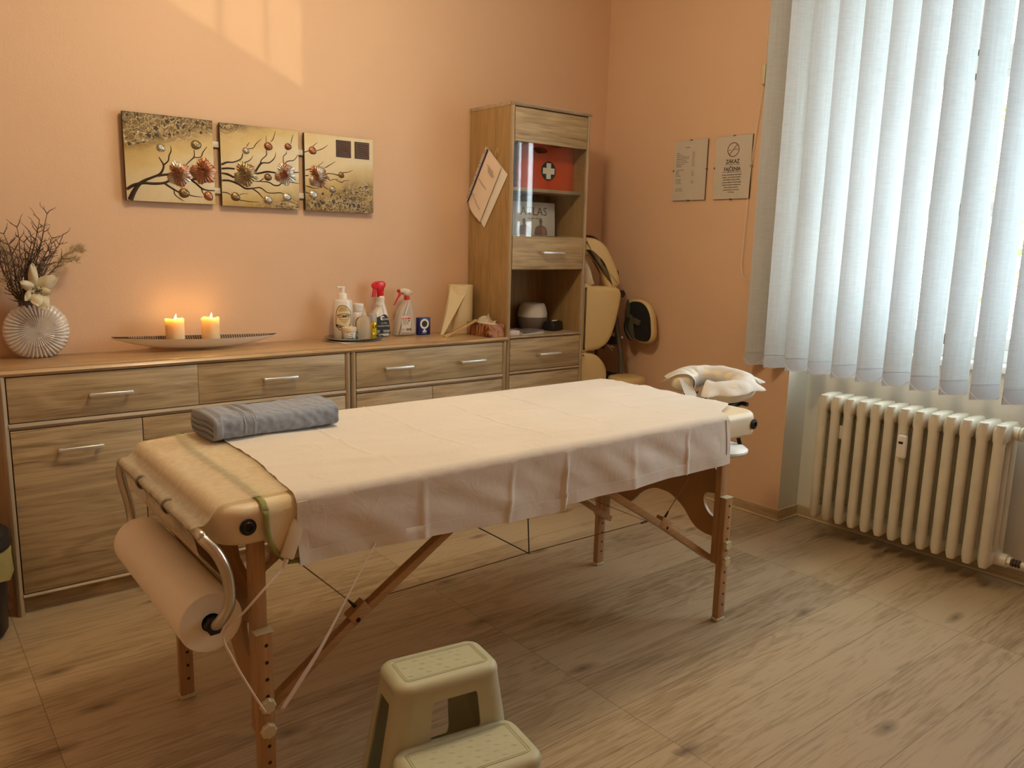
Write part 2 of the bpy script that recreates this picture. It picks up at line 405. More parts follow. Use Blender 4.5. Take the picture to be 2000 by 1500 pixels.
M['black_ink'] = plain('black_ink', (0.02, 0.015, 0.015, 1), 0.6)
M['grey_ink'] = plain('grey_ink', (0.16, 0.12, 0.10, 1), 0.6)
M['red'] = plain('red_plastic', (0.55, 0.012, 0.012, 1), 0.3)
M['trans_red'] = plain('red_clear_plastic', (0.70, 0.05, 0.06, 1), 0.2)
M['navy'] = plain('navy_card', (0.010, 0.014, 0.13, 1), 0.3)
M['gold'] = plain('gold_foil', (0.60, 0.42, 0.16, 1), 0.35, metal=0.5)
M['green_trim'] = plain('green_piping', (0.27, 0.28, 0.09, 1), 0.7, bump=0.2, bscale=300)
def cloth(name, col, tr=0.0, bs=700, bstr=0.12, rough=0.85, sheen=0.15, trc=None):
    t = NT(name); c = t.coord(rnd=False)
    n = t.a('ShaderNodeTexNoise'); n.inputs['Scale'].default_value = bs; n.inputs['Detail'].default_value = 2; t.k(c, 0, n, 'Vector')
    n2 = t.a('ShaderNodeTexNoise'); n2.inputs['Scale'].default_value = 3; n2.inputs['Detail'].default_value = 4; t.k(c, 0, n2, 'Vector')
    r = t.ramp([(0.3, tuple(x*0.95 for x in col[:3])), (0.7, tuple(min(1, x*1.03) for x in col[:3]))]); t.k(n2, 0, r, 0); t.k(r, 0, t.b, 'Base Color')
    t.b.inputs['Roughness'].default_value = rough; t.b.inputs['Sheen Weight'].default_value = sheen; t.b.inputs['Specular IOR Level'].default_value = 0.2
    t.bump(n, 0, bstr, 0.001)
    if tr:
        tl = t.a('ShaderNodeBsdfTranslucent'); tl.inputs[0].default_value = trc or col; mx = t.a('ShaderNodeMixShader'); mx.inputs[0].default_value = tr
        t.k(t.b, 0, mx, 1); t.k(tl, 0, mx, 2); t.k(mx, 0, t.out, 0)
    return t.m
M['sheet'] = cloth('white_cotton', (0.84, 0.77, 0.68, 1), tr=0.18)
def crumple(m):
    nt = m.node_tree; b = [n for n in nt.nodes if n.type == 'BUMP'][0]; tc = nt.nodes.new('ShaderNodeTexCoord'); n = nt.nodes.new('ShaderNodeTexNoise'); n.inputs['Scale'].default_value = 14; n.inputs['Detail'].default_value = 5; n.inputs['Distortion'].default_value = .8
    nt.links.new(tc.outputs['Object'], n.inputs['Vector']); b2 = nt.nodes.new('ShaderNodeBump'); b2.inputs['Strength'].default_value = .55; b2.inputs['Distance'].default_value = .006; nt.links.new(n.outputs[0], b2.inputs['Height']); nt.links.new(b.outputs[0], b2.inputs['Normal'])
    nt.links.new(b2.outputs[0], nt.nodes['Principled BSDF'].inputs['Normal'])
crumple(M['sheet'])
M['cover'] = cloth('cream_fleece', (0.80, 0.69, 0.46, 1), bs=260, bstr=0.35)
M['towel'] = cloth('grey_terry', (0.225, 0.255, 0.32, 1), bs=230, bstr=1.0, sheen=0.4)
M['towel_band'] = cloth('grey_towel_band', (0.27, 0.295, 0.345, 1), bs=500, bstr=0.2)
def paper_thin():
    t = NT('thin_couch_paper'); c = t.coord(scale=(1, 1, 1), rnd=False)
    n = t.a('ShaderNodeTexNoise'); n.inputs['Scale'].default_value = 60; n.inputs['Detail'].default_value = 6; t.k(c, 0, n, 'Vector')
    t.b.inputs['Base Color'].default_value = (0.86, 0.78, 0.62, 1); t.b.inputs['Roughness'].default_value = 0.7; t.bump(n, 0, 0.25, 0.002)
    tl = t.a('ShaderNodeBsdfTranslucent'); tl.inputs[0].default_value = (0.85, 0.76, 0.58, 1)
    m1 = t.a('ShaderNodeMixShader'); m1.inputs[0].default_value = 0.35; t.k(t.b, 0, m1, 1); t.k(tl, 0, m1, 2)
    tp = t.a('ShaderNodeBsdfTransparent'); m2 = t.a('ShaderNodeMixShader'); r = t.ramp([(0.3, (0.66,)*3), (0.7, (0.56,)*3)]); t.k(n, 0, r, 0); t.k(r, 0, m2, 0)
    t.k(m1, 0, m2, 1); t.k(tp, 0, m2, 2); t.k(m2, 0, t.out, 0); return t.m
M['thin_paper'] = paper_thin()
M['roll_paper'] = cloth('couch_paper_roll', (0.88, 0.82, 0.70, 1), bs=90, bstr=0.08, sheen=0.0)
def linen():
    t = NT('white_linen_slat'); tc = t.a('ShaderNodeTexCoord')
    def nz(sc, det=2):
        mp = t.a('ShaderNodeMapping'); mp.inputs['Scale'].default_value = sc; t.k(tc, 'Object', mp, 0)
        n = t.a('ShaderNodeTexNoise'); n.inputs['Scale'].default_value = 1; n.inputs['Detail'].default_value = det; t.k(mp, 0, n, 'Vector'); return n
    a = nz((120, 120, 5), 3); b = nz((22, 22, 160), 3); ad = t.a('ShaderNodeMath', operation='ADD'); t.k(a, 0, ad, 0); t.k(b, 0, ad, 1)
    r = t.ramp([(0.35, (0.58, 0.61, 0.62)), (0.65, (0.67, 0.70, 0.72))]); hf = t.a('ShaderNodeMath', operation='MULTIPLY'); hf.inputs[1].default_value = 0.5; t.k(ad, 0, hf, 0); t.k(hf, 0, r, 0)
    t.k(r, 0, t.b, 'Base Color'); t.b.inputs['Roughness'].default_value = 0.8; t.b.inputs['Specular IOR Level'].default_value = 0.1
    tl = t.a('ShaderNodeBsdfTranslucent'); t.k(r, 0, tl, 0); mx = t.a('ShaderNodeMixShader'); mx.inputs[0].default_value = 0.03
    t.k(t.b, 0, mx, 1); t.k(tl, 0, mx, 2); t.k(mx, 0, t.out, 0); return t.m
M['linen'] = linen()
M['linen_hem'] = plain('doubled_linen', (0.56, 0.58, 0.62, 1), .8)
def glass(name, col=(1, 1, 1, 1), rough=0.0):
    """thin pane: clear, with a mirror layer that grows at grazing angles"""
    t = NT(name); gl = t.a('ShaderNodeBsdfGlossy'); gl.inputs['Roughness'].default_value = rough
    tp = t.a('ShaderNodeBsdfTransparent'); tp.inputs[0].default_value = col
    lw = t.a('ShaderNodeLayerWeight'); pw = t.a('ShaderNodeMath', operation='POWER'); pw.inputs[1].default_value = 4.5; t.k(lw, 'Facing', pw, 0)
    ml = t.a('ShaderNodeMath', operation='MULTIPLY_ADD'); ml.inputs[1].default_value = .9; ml.inputs[2].default_value = .045; t.k(pw, 0, ml, 0)
    mx = t.a('ShaderNodeMixShader'); t.k(ml, 0, mx, 0); t.k(tp, 0, mx, 1); t.k(gl, 0, mx, 2); t.k(mx, 0, t.out, 0); return t.m
M['glass'] = glass('clear_glass', (0.97, 0.98, 0.97, 1))
def clearplastic(name, col, alpha):
    t = NT(name); t.b.inputs['Base Color'].default_value = col; t.b.inputs['Roughness'].default_value = 0.22
    tp = t.a('ShaderNodeBsdfTransparent'); mx = t.a('ShaderNodeMixShader'); mx.inputs[0].default_value = alpha
    t.k(t.b, 0, mx, 1); t.k(tp, 0, mx, 2); t.k(mx, 0, t.out, 0); return t.m
M['frosted'] = clearplastic('frosted_plastic', (0.74, 0.66, 0.56, 1), 0.38)
M['clear'] = clearplastic('clear_plastic', (0.80, 0.72, 0.60, 1), 0.66)
# ------------------------------------------------------------------ the room
XL, YF, ZC = -4.15, -4.30, 2.72           # left wall, wall behind the camera, ceiling
NY0, NY1, ND = -1.278, -3.02, 0.165        # window recess: ends and depth below the sill
ZS = 0.858                                  # sill height
WZ1 = 2.50                                  # window head
WX = 0.27                                   # plane of the window
def struct(name, bm, m, **kw):
    o = obj(name, bm, m, **kw); o['kind'] = 'structure'; return o
bm = NB(); bx(bm, XL-.1, .5, YF-.1, .1, -.1, 0); struct('floor', bm, M['floor'], smooth=None, org=(0, 0, 0))
bm = NB(); bx(bm, XL-.1, .5, YF-.1, .1, ZC, ZC+.1); struct('ceiling', bm, M['ceiling'], smooth=None, org=(0, 0, ZC))
bm = NB(); bx(bm, XL-.1, .5, 0, .1, 0, ZC); struct('wall_back', bm, M['salmon'], smooth=None, org=(0, 0, 0))
bm = NB(); bx(bm, XL-.1, XL, YF, 0, 0, ZC); struct('wall_left', bm, M['salmon'], smooth=None, org=(XL, 0, 0))
bm = NB(); bx(bm, XL, .5, YF-.1, YF, 0, ZC); struct('wall_front', bm, M['salmon'], smooth=None, org=(0, YF, 0))
bm = NB()
bx(bm, 0, .5, NY0, 0, 0, ZC, mi=0); bx(bm, 0, .5, YF, NY1, 0, ZC); bx(bm, 0, .5, NY1, NY0, WZ1, ZC)
bx(bm, ND, .5, NY1, NY0, 0, ZS-.03)
for f in bm.faces:
    c = f.calc_center_median()
    if (c.x > .001 and NY1-.001 < c.y < NY0+.001): f.material_index = 1
struct('wall_right', bm, [M['salmon'], M['white_wall']], smooth=None, org=(0, 0, 0))
# skirting: a board with a soft lip along the floor
def skirting(name, pts, m, hgt=0.055):
    bm = NB()
    prof = [(0, 0), (.016, 0), (.018, .004), (.012, .010), (.010, .014), (.010, hgt-.012), (.006, hgt-.002), (0, hgt)]
    n = len(pts); rings = []
    for i, (x, y) in enumerate(pts):
        dirs = []
        if i > 0: dirs.append((Vector((x, y))-Vector(pts[i-1])).normalized())
        if i < n-1: dirs.append((Vector(pts[i+1])-Vector((x, y))).normalized())
        nr = [Vector((d.y, -d.x)) for d in dirs]; s = nr[0] if len(nr) == 1 else (nr[0]+nr[1])/(1+nr[0].dot(nr[1]))
        rings.append([bm.verts.new((x+s.x*a, y+s.y*a, z)) for a, z in prof])
    k = len(prof)
    for a, b in zip(rings[:-1], rings[1:]):
        for j in range(k):
            f = bm.faces.new((a[j], a[(j+1) % k], b[(j+1) % k], b[j])); f.material_index = 1 if j in (1, 2, 6) else 0
    bm.faces.new(rings[0]); bm.faces.new(rings[-1][::-1])
    struct(name, bm, [m, M['skirt_lip']], smooth=30)
skirting('baseboard_back', [(XL, 0), (0, 0)], M['skirting_x'])
skirting('baseboard_right', [(0, 0), (0, NY0), (ND, NY0), (ND, NY1), (0, NY1), (0, YF)], M['skirting'])
skirting('baseboard_left', [(XL, YF), (XL, 0)], M['skirting'])
# window: frame, sill, casements with glazing bars, panes
wf = thing('window_1', None, None, (WX, (NY0+NY1)/2, ZS)); wf['kind'] = 'structure'
WP = plain('window_paint', (0.80, 0.82, 0.80, 1), 0.35)
bm = NB()
bx(bm, WX-.02, WX+.09, NY0-.05, NY0, ZS, WZ1, .004); bx(bm, WX-.02, WX+.09, NY1, NY1+.07, ZS, WZ1, .004)
bx(bm, WX-.02, WX+.09, NY1, NY0, ZS, ZS+.05, .004); bx(bm, WX-.02, WX+.09, NY1, NY0, WZ1-.07, WZ1, .004)
bx(bm, WX-.02, WX+.09, NY1, NY0, 2.01, 2.075, .004)
obj('window_frame', bm, WP, wf)
bm = NB(); bx(bm, ND-.03, WX+.03, NY1+.001, NY0-.001, ZS-.03, ZS, .006); obj('window_sill', bm, WP, wf)
ya, yb = NY0-.05, NY1+.07; wy = (ya-yb)/3
for k in range(3):
    y1 = ya-wy*k; y0 = y1-wy
    for z0, z1, bars in ((ZS+.05, 1.470, ()), (1.470, 2.01, ()), (2.075, WZ1-.07, ())):
        bm = NB()
        bx(bm, WX-.01, WX+.045, y0, y0+.036, z0, z1, .004); bx(bm, WX-.01, WX+.045, y1-.036, y1, z0, z1, .004)
        bx(bm, WX-.01, WX+.045, y0, y1, z0, z0+(.047 if z0 < 1 else .030), .004); bx(bm, WX-.01, WX+.045, y0, y1, z1-.030, z1, .004)
        for zb in bars: bx(bm, WX, WX+.035, y0+.04, y1-.04, zb-.014, zb+.014, .003)
        c = obj('casement', bm, WP, wf)
        bm = NB(); bx(bm, WX+.015, WX+.019, y0+.03, y1-.03, z0+.025, z1-.025); obj('pane', bm, M['glass'], c, smooth=None)
# ------------------------------------------------------------------ outside the window: two garden trees in autumn leaf
rnd = random.Random(5)
LEAF = [plain('leaf_green', (0.10, 0.16, 0.03, 1), 0.6), plain('leaf_yellow', (0.55, 0.36, 0.05, 1), 0.6)]
for tx, ty, tz, tr, lab in ((5.2, -1.0, 1.3, 1.5, 'leafy garden tree seen through the gaps in the middle of the blind'),
                            (6.4, -3.6, .8, 1.7, 'leafy garden tree seen through the rightmost gaps of the blind')):
    t = thing('garden_tree', lab, 'tree', (tx, ty, -2.6), group='trees outside the window')
    bm = NB(); tube(bm, [(tx, ty, -2.6), (tx+.05, ty, -1), (tx-.05, ty+.1, tz)], [.16, .12, .06], 10)
    for k in range(7):
        a = rnd.uniform(0, 6.28); r = tr*rnd.uniform(.5, .9)
        tube(bm, spline([(tx, ty, tz-1.2+.25*k), (tx+r*.5*cos(a), ty+r*.5*sin(a), tz-.7+.25*k), (tx+r*cos(a), ty+r*sin(a), tz-.3+.25*k)], 4), .03, 6)
    obj('trunk', bm, plain('bark', (0.10, 0.075, 0.05, 1), 0.9), t)
    bm = NB()
    for k in range(2600):
        v = Vector((rnd.gauss(0, 1), rnd.gauss(0, 1), rnd.gauss(0, 1))).normalized()*tr*rnd.uniform(.35, 1)**.5
        if noise.noise(v*1.6+Vector((tx, ty, 0))) < -.05: continue
        p = Vector((tx, ty, tz+.2))+v; u = Vector((rnd.gauss(0, 1), rnd.gauss(0, 1), rnd.gauss(0, 1))).normalized()
        s = u.cross(Vector((rnd.gauss(0, 1), rnd.gauss(0, 1), rnd.gauss(0, 1)))).normalized(); L = rnd.uniform(.045, .08)
        f = bm.faces.new([bm.verts.new(q) for q in (p, p+u*L*.5+s*L*.35, p+u*L, p+u*L*.5-s*L*.35)]); f.material_index = 1 if rnd.random() < .35 else 0
    o = obj('foliage', bm, LEAF, t, smooth=None)

# ------------------------------------------------------------------ ceiling lamp (above the frame)
t = thing('ceiling_lamp', 'round white glass ceiling lamp in the middle of the room', 'lamp', (-2.05, -1.42, ZC))
bm = NB(); lathe(bm, [(0, 0), (.17, 0), (.17, -.03), (0, -.03)], (-2.05, -1.42, ZC), 40); obj('base', bm, M['white_plastic'], t)
LG = NT('lamp_glass'); LG.b.inputs['Base Color'].default_value = (1, .9, .75, 1); LG.b.inputs['Emission Color'].default_value = (1, .72, .42, 1); LG.b.inputs['Emission Strength'].default_value = 3.0
bm = NB(); lathe(bm, [(.15, -.03), (.16, -.05), (.15, -.08), (.11, -.105), (.05, -.12), (0, -.122)], (-2.05, -1.42, ZC), 40); obj('shade', bm, LG.m, t)
lamp('ceiling_lamp_light', 'POINT', (-2.05, -1.42, ZC-.24), 50.0, WARM, shadow_soft_size=.11)

# ------------------------------------------------------------------ vertical blind
t = thing('vertical_blind', 'white linen vertical blind hanging in front of the window above the radiator', 'blind', (-.045, -2.1, 2.45))
bm = NB(); bx(bm, -.075, -.015, -3.16, -1.05, 2.46, 2.50, .004); obj('headrail', bm, M['white_plastic'], t)
SD = Vector((.100, -.066)).normalized(); SW = .1245; ys = [-1.091]+[-1.196-.113*k for k in range(17)]
for i, y in enumerate(ys):
    a = Vector((-.094, y)); d = Vector((1, -((.70, .66, .58, .52, .56, .58, .58, .58, .57, .57, .56)[min(i, 10)]))).normalized()
    nrm = Vector((d.y, -d.x))
    zb = .7463
    def fn(u, v, a=a, d=d, nrm=nrm):
        p = a+d*SW*u+nrm*(.0015*sin(pi*u)+.0010*sin(v*9+u*3+i))
        return Vector((p.x, p.y, zb+(2.455-zb)*v)), Vector((nrm.x, nrm.y, 0))
    bm = NB(); sheet_solid(bm, 6, 24, fn, .0008)
    s = obj('slat', bm, M['linen'], t, smooth=60)
    # weighted pocket at the foot: a doubled, stitched hem
    bm = NB()
    def fh(u, v, a=a, d=d, nrm=nrm):
        p = a+d*SW*u+nrm*(.0015*sin(pi*u)+.0024)
        return Vector((p.x, p.y, zb-.0005+.050*v)), Vector((nrm.x, nrm.y, 0))
    sheet_solid(bm, 5, 3, fh, .0010)
    def f2(u, v, a=a, d=d, nrm=nrm):
        p = a+d*SW*u+nrm*(.0015*sin(pi*u)+.0024)
        return Vector((p.x, p.y, zb+.058+.0022*v)), Vector((nrm.x, nrm.y, 0))
    sheet_solid(bm, 4, 1, f2, .0008)
    obj('hem', bm, M['linen_hem'], s, smooth=60)
# bead chain joining the feet of the slats, on the room side
for i in range(len(ys)-1):
    a = Vector((-.098, ys[i]-.001, .782)); b = Vector((-.098, ys[i+1]+.0, .782)); pts = []
    for k in range(13):
        u = k/12; p = a.lerp(b, u); p.z -= .031*4*u*(1-u); p.x -= .004+.010*sin(pi*u); pts.append(p)
    bm = NB(); tube(bm, pts, .0009, 5)
    for p in pts[::1]: bmesh.ops.create_icosphere(bm, subdivisions=1, radius=.0012, matrix=Matrix.Translation(p))
    obj('bead_chain', bm, M['white_plastic'], t)
# pull cord on the left with its weight
bm = NB(); tube(bm, spline([(-.02, -1.036, 2.46), (-.02, -1.031, 2.14), (-.02, -1.033, 2.07), (-.02, -1.0, 1.73), (-.02, -.983, 1.26), (-.02, -.99, 1.18), (-.022, -1.012, 1.145), (-.03, -1.041, 1.147), (-.035, -1.062, 1.18), (-.04, -1.068, 1.5), (-.045, -1.066, 2.1), (-.045, -1.064, 2.46)], 6), .0016, 6)
obj('pull_cord', bm, M['cord_white'], t)
bm = NB(); bx(bm, -.030, -.010, -1.042, -1.022, 2.035, 2.125, .004); obj('cord_weight', bm, M['cream_plastic'], t)

# ------------------------------------------------------------------ cast iron radiator
t = thing('radiator', 'old cream cast iron column radiator under the window', 'radiator', (.03, -1.84, .085))
RX0, RX1, RZ0, RZ1, RY = -.050, .110, .087, .660, -1.4825
def section(y):
    bm = NB(); cols = (RX0+.019, (RX0+RX1)/2, RX1-.019)
    for i, cx in enumerate(cols):
        # columns: oval tubes, the front one with a raised rib
        ol = [(cx+.0200*cos(a)*(1 if i != 1 else .8), y+.0205*(abs(sin(a))**.8)*(1 if sin(a) > 0 else -1)) for a in [2*pi*k/16 for k in range(16)]]
        slab(bm, ol, [(.006, RZ0+.004), (0, RZ0+.03), (0, RZ1-.03), (.005, RZ1-.004)], Matrix.Identity(4))
    def port(z0, z1, top):
        Mx = frame_M((0, y, 0), (1, 0, 0), (0, 0, 1))
        e = .012
        if top: ol = [(RX0+.004, z0), (RX0+.001, z1-.040), (RX0+.010, z1-.014), (RX0+.030, z1-.002), (RX0+.06, z1), (RX1-.06, z1), (RX1-.03, z1-.002), (RX1-.010, z1-.014), (RX1-.001, z1-.040), (RX1-.004, z0)]
        else: ol = [(RX0+.004, z1), (RX1-.004, z1), (RX1-.002, z0+.030), (RX1-.018, z0+.012), ((RX0+RX1)/2+.03, z0+.004), ((RX0+RX1)/2-.03, z0+.004), (RX0+.020, z0+.002), (RX0+.006, z0+.012), (RX0+.001, z0+.03)]
        e2 = .0255 if top else .0205; slab(bm, ol, [(.014, -e2), (.005, -e2+.0045), (0, -e2+.012), (0, e2-.012), (.005, e2-.0045), (.014, e2)], Mx)
    port(RZ1-.075, RZ1, True); port(RZ0, RZ0+.062, False)
    # hubs between sections
    for z in (RZ1-.036, RZ0+.036):
        Mh = Matrix.Rotation(pi/2, 4, 'X')
        lathe(bm, [(.024, -.030), (.026, -.018), (.026, .018), (.024, .030)], ((RX0+RX1)/2, y, z), 18, M=Mh)
    # arches closing the tops of the gaps between the columns
    for a, b in ((cols[0], cols[1]), (cols[1], cols[2])):
        bx(bm, a+.01, b-.01, y-.010, y+.010, RZ1-.095, RZ1-.06, .004); bx(bm, a+.01, b-.01, y-.010, y+.010, RZ0+.05, RZ0+.085, .004)
        for k in range(7):
            z = RZ0+.10+k*.058
            beam(bm, (a+.010, y, z+.035), (b-.010, y, z), .004, .008, bev=.001)
    return bm
for k in range(13):
    obj('section', section(RY-.06*k), M['radiator'], t, smooth=50)
yE = RY-.72; zc = RZ1-.036; xm = (RX0+RX1)/2
bm = NB(); Mh = Matrix.Rotation(pi/2, 4, 'X')
lathe(bm, [(.0, .018), (.026, .018), (.026, .046), (.022, .048), (.022, .052), (.028, .052), (.028, .058), (.014, .060), (.014, .085), (0, .085)], (xm, yE, zc), 20, M=Mh)
obj('valve_union', bm, M['radiator'], t)
bm = NB(); lathe(bm, [(0, .0), (.017, .0), (.019, .006), (.019, .045), (.016, .055), (0, .056)], (xm-.01, yE-.098, zc-.004), 24, M=Matrix.Rotation(-pi/2, 4, 'Y'))
for k in range(16):
    a = 2*pi*k/16; bx(bm, xm-.055, xm-.014, yE-.098+.019*cos(a)-.0015, yE-.098+.019*cos(a)+.0015, zc-.004+.019*sin(a)-.0015, zc-.004+.019*sin(a)+.0015)
obj('valve_knob', bm, M['black_plastic'], t)
bm = NB(); tube(bm, [(xm, yE-.02, RZ0+.036), (xm, yE-.062, RZ0+.036)], .026, 18); tube(bm, [(xm, yE-.062, RZ0+.036), (xm, yE-.075, RZ0+.036)], .020, 6)
obj('pipe_union', bm, M['radiator'], t)
bm = NB(); tube(bm, [(xm, yE-.075, RZ0+.036), (xm, yE-.11, RZ0+.036)], .012, 6)
for k in range(3): tube(bm, [(xm, yE-.080-.01*k, RZ0+.036), (xm, yE-.084-.01*k, RZ0+.036)], .0155, 10)
obj('threaded_nipple', bm, plain('rusty_thread', (0.08, 0.05, 0.03, 1), 0.7, var=.4, vscale=150), t)
bm = NB(); tube(bm, [(xm, yE-.11, RZ0+.036), (xm, -3.0, RZ0+.030)], .0125, 12); tube(bm, spline([(xm, yE-.10, zc), (xm, yE-.13, zc), (xm+.06, yE-.16, zc), (xm+.09, yE-.17, zc)], 5), .011, 10)
obj('pipe', bm, M['radiator'], t)
for yy in (-1.57, -2.13):
    bm = NB(); bx(bm, RX0+.03, ND, yy-.012, yy+.012, .50, .515, .002); bx(bm, RX0+.026, RX0+.032, yy-.012, yy+.012, .47, .53, .001); obj('wall_bracket', bm, M['radiator'], t)
bm = NB(); bx(bm, -.058, -.050, -1.875, -1.842, .46, .545, .004); bx(bm, -.075, -.056, -1.878, -1.839, .456, .553, .007, 3)
hc = obj('heat_meter', bm, M['white_plastic'], t)
bm = NB(); bx(bm, -.0762, -.0745, -1.866, -1.848, .517, .527, .0006); obj('meter_display', bm, M['black_plastic'], hc)
# ------------------------------------------------------------------ storage furniture
YFR, SZ = -.3465, .8431        # front plane, top height
def handle(parent, cx, z, y=YFR, L=.140):
    bm = NB()
    bx(bm, cx-L/2, cx+L/2, y-.030, y-.022, z-.0065, z+.0065, .003)
    for s in (-1, 1): bx(bm, cx+s*(L/2-.010)-.005, cx+s*(L/2-.010)+.005, y-.025, y, z-.005, z+.005, .002)
    obj('handle', bm, M['handle'], parent, smooth=50)
def post(bm, x0, x1, z0, z1, y=YFR, r=.009, depth=.020):
    """rounded front edge of an upright panel"""
    prism(bm, [(x0, y+depth), (x1, y+depth), (x1, y+r*.6), (x1-.003, y+.001), ((x0+x1)/2, y-.002), (x0+.003, y+.001), (x0, y+r*.6)], z0, z1, Matrix.Identity(4))
def rail(bm, x0, x1, z0, z1, y=YFR, depth=.020):
    h = z1-z0
    prism(bm, [(y+depth, z0), (y+depth, z1), (y+.005, z1), (y+.0005, z1-h*.28), (y-.002, (z0+z1)/2), (y+.0005, z0+h*.28), (y+.005, z0)], x0, x1, frame_M((0, 0, 0), (0, 1, 0), (0, 0, 1)))
def front(bm, x0, x1, z0, z1, y=YFR): bx(bm, x0, x1, y+.003, y+.019, z0, z1, .0012, 2)
def sideboard(x0, x1, drawers, doors, label):
    t = thing('sideboard', label, 'sideboard', ((x0+x1)/2, -.17, 0))
    pw = .022; zt = SZ-.018; zr1, zr0 = .666, .645
    bm = NB(); bx(bm, x0, x1, YFR+.010, -.008, SZ-.018, SZ, .001); rail(bm, x0, x1, SZ-.0195, SZ, YFR-.006, .022); obj('top', bm, M['oak_top'], t)
    for a, b in ((x0+.002, x0+.002+pw), (x1-.002-pw, x1-.002)):
        bm = NB(); bx(bm, a, b, YFR+.019, -.010, 0, SZ-.018, 0); post(bm, a, b, 0, SZ-.019); obj('side_panel', bm, M['oak_edge_z'], t)
    bm = NB(); rail(bm, x0+pw+.002, x1-pw-.002, zr0, zr1); bx(bm, x0+pw, x1-pw, YFR+.018, -.02, zr0+.002, zr1-.002); obj('rail', bm, M['oak_edge_x'], t)
    bm = NB(); rail(bm, x0+pw+.002, x1-pw-.002, .060, .074); bx(bm, x0+pw, x1-pw, YFR+.018, -.02, .060, .072); obj('bottom_shelf', bm, M['oak_edge_x'], t)
    bm = NB(); bx(bm, x0+pw, x1-pw, YFR+.035, YFR+.050, .0, .060); obj('plinth', bm, M['oak_x'], t)
    bm = NB(); bx(bm, x0+pw, x1-pw, -.016, -.010, .06, SZ-.02); bx(bm, x0+pw, x1-pw, YFR+.024, YFR+.030, .075, SZ-.020); obj('gap_shade_panel', bm, M['shadow_gap'], t)  # dark back board, plus a dark sheet painting shade behind the front gaps
    for a, b, hs in drawers:
        bm = NB(); front(bm, a, b, zr1+.003, SZ-.023); d = obj('drawer', bm, M['oak_x'], t)
        for h in hs: handle(d, h, .744)
    for a, b, h in doors:
        bm = NB(); front(bm, a, b, .077, zr0-.003); d = obj('door', bm, M['oak_x'], t)
        if h: handle(d, h, .565)
    return t
sideboard(-3.030, -1.778, [(-3.003, -2.4005, (-2.700,)), (-2.3995, -1.804, (-2.091,))],
          [(-3.003, -2.6015, -2.804), (-2.5985, -2.2015, -2.40), (-2.1985, -1.804, -2.00)],
          'long low oak sideboard under the pictures, with the vase and candles on it')
sideboard(-1.7775, -.9465, [(-1.751, -.973, (-1.556, -1.160))],
          [(-1.751, -1.3715, -1.46), (-1.3685, -.973, -1.26)],
          'short low oak sideboard carrying the bottles, next to the tall cabinet')
# tall display cabinet
TX0, TX1, TZ = -.9455, -.4495, 1.933
t = thing('display_cabinet', 'tall oak cabinet with a glass door and open niche in the corner of the room', 'cabinet', ((TX0+TX1)/2, -.17, 0))
bm = NB(); bx(bm, TX0-.002, TX1+.002, YFR+.010, -.008, TZ-.018, TZ, .001); rail(bm, TX0-.002, TX1+.003, TZ-.0185, TZ, YFR-.005, .02); obj('top', bm, M['oak_edge_x'], t)
pw = .016
for a, b in ((TX0, TX0+pw), (TX1-pw, TX1)):
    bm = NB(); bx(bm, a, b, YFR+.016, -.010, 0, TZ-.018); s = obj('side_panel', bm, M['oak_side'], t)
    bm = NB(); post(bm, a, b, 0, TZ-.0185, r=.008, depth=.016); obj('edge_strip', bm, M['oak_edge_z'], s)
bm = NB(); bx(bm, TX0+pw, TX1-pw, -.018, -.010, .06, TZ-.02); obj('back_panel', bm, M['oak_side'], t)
for nm, z0, z1, r in (('shelf', .834-.003, SZ, 1), ('rail', .656, .670, 1), ('bottom_shelf', .060, .074, 1)):
    bm = NB(); rail(bm, TX0+pw, TX1-pw, z0, z1); bx(bm, TX0+pw, TX1-pw, YFR+.018, -.018, z0, z1); obj(nm, bm, M['oak_edge_x'], t)
bm = NB(); bx(bm, TX0+pw, TX1-pw, YFR+.040, -.018, 1.536, 1.552, .001); obj('shelf', bm, M['oak_edge_x'], t)
bm = NB(); bx(bm, TX0+pw, TX1-pw, YFR+.022, -.018, 1.163, 1.179, .001); obj('shelf', bm, M['oak_x'], t)
bm = NB(); bx(bm, TX0+pw, TX1-pw, YFR+.022, -.018, 1.316, 1.328, .001); obj('shelf', bm, M['oak_x'], t)
bm = NB(); bx(bm, TX0+pw, TX1-pw, YFR+.03, YFR+.045, 0, .06); obj('plinth', bm, M['oak_x'], t)
bm = NB(); bx(bm, TX0+pw, TX1-pw, YFR+.024, YFR+.030, .075, .83); obj('gap_shade_panel', bm, M['shadow_gap'], t)  # sheet behind the fronts, coloured dark to stand for gap shade
dx0, dx1 = TX0+pw+.003, TX1-pw-.003
bm = NB(); front(bm, dx0, dx1, 1.757, TZ-.024); d = obj('door', bm, M['oak_x'], t)
bm = NB(); front(bm, dx0, dx1, 1.167, 1.322); obj('door_lower_panel', bm, M['oak_x'], d); handle(d, -.687, 1.247)
bm = NB(); bx(bm, dx0, dx1, YFR+.008, YFR+.012, 1.322, 1.757); obj('door_glass', bm, M['glass'], d, smooth=None)
bm = NB(); front(bm, dx0, dx1, .673, .8285); d = obj('drawer', bm, M['oak_x'], t); handle(d, -.687, .748)
bm = NB(); front(bm, dx0, dx1, .077, .653); d = obj('door', bm, M['oak_x'], t); handle(d, -.687, .565)
# brass hook screwed to the side of the cabinet
bm = NB(); tube(bm, spline([(TX0-.001, -.240, 1.715), (TX0-.012, -.240, 1.715), (TX0-.016, -.240, 1.703), (TX0-.014, -.240, 1.692), (TX0-.008, -.240, 1.690), (TX0-.006, -.240, 1.697)], 5), .0022, 8)
bx(bm, TX0-.003, TX0, -.246, -.234, 1.700, 1.728, .001); obj('brass_hook', bm, M['gold'], t)

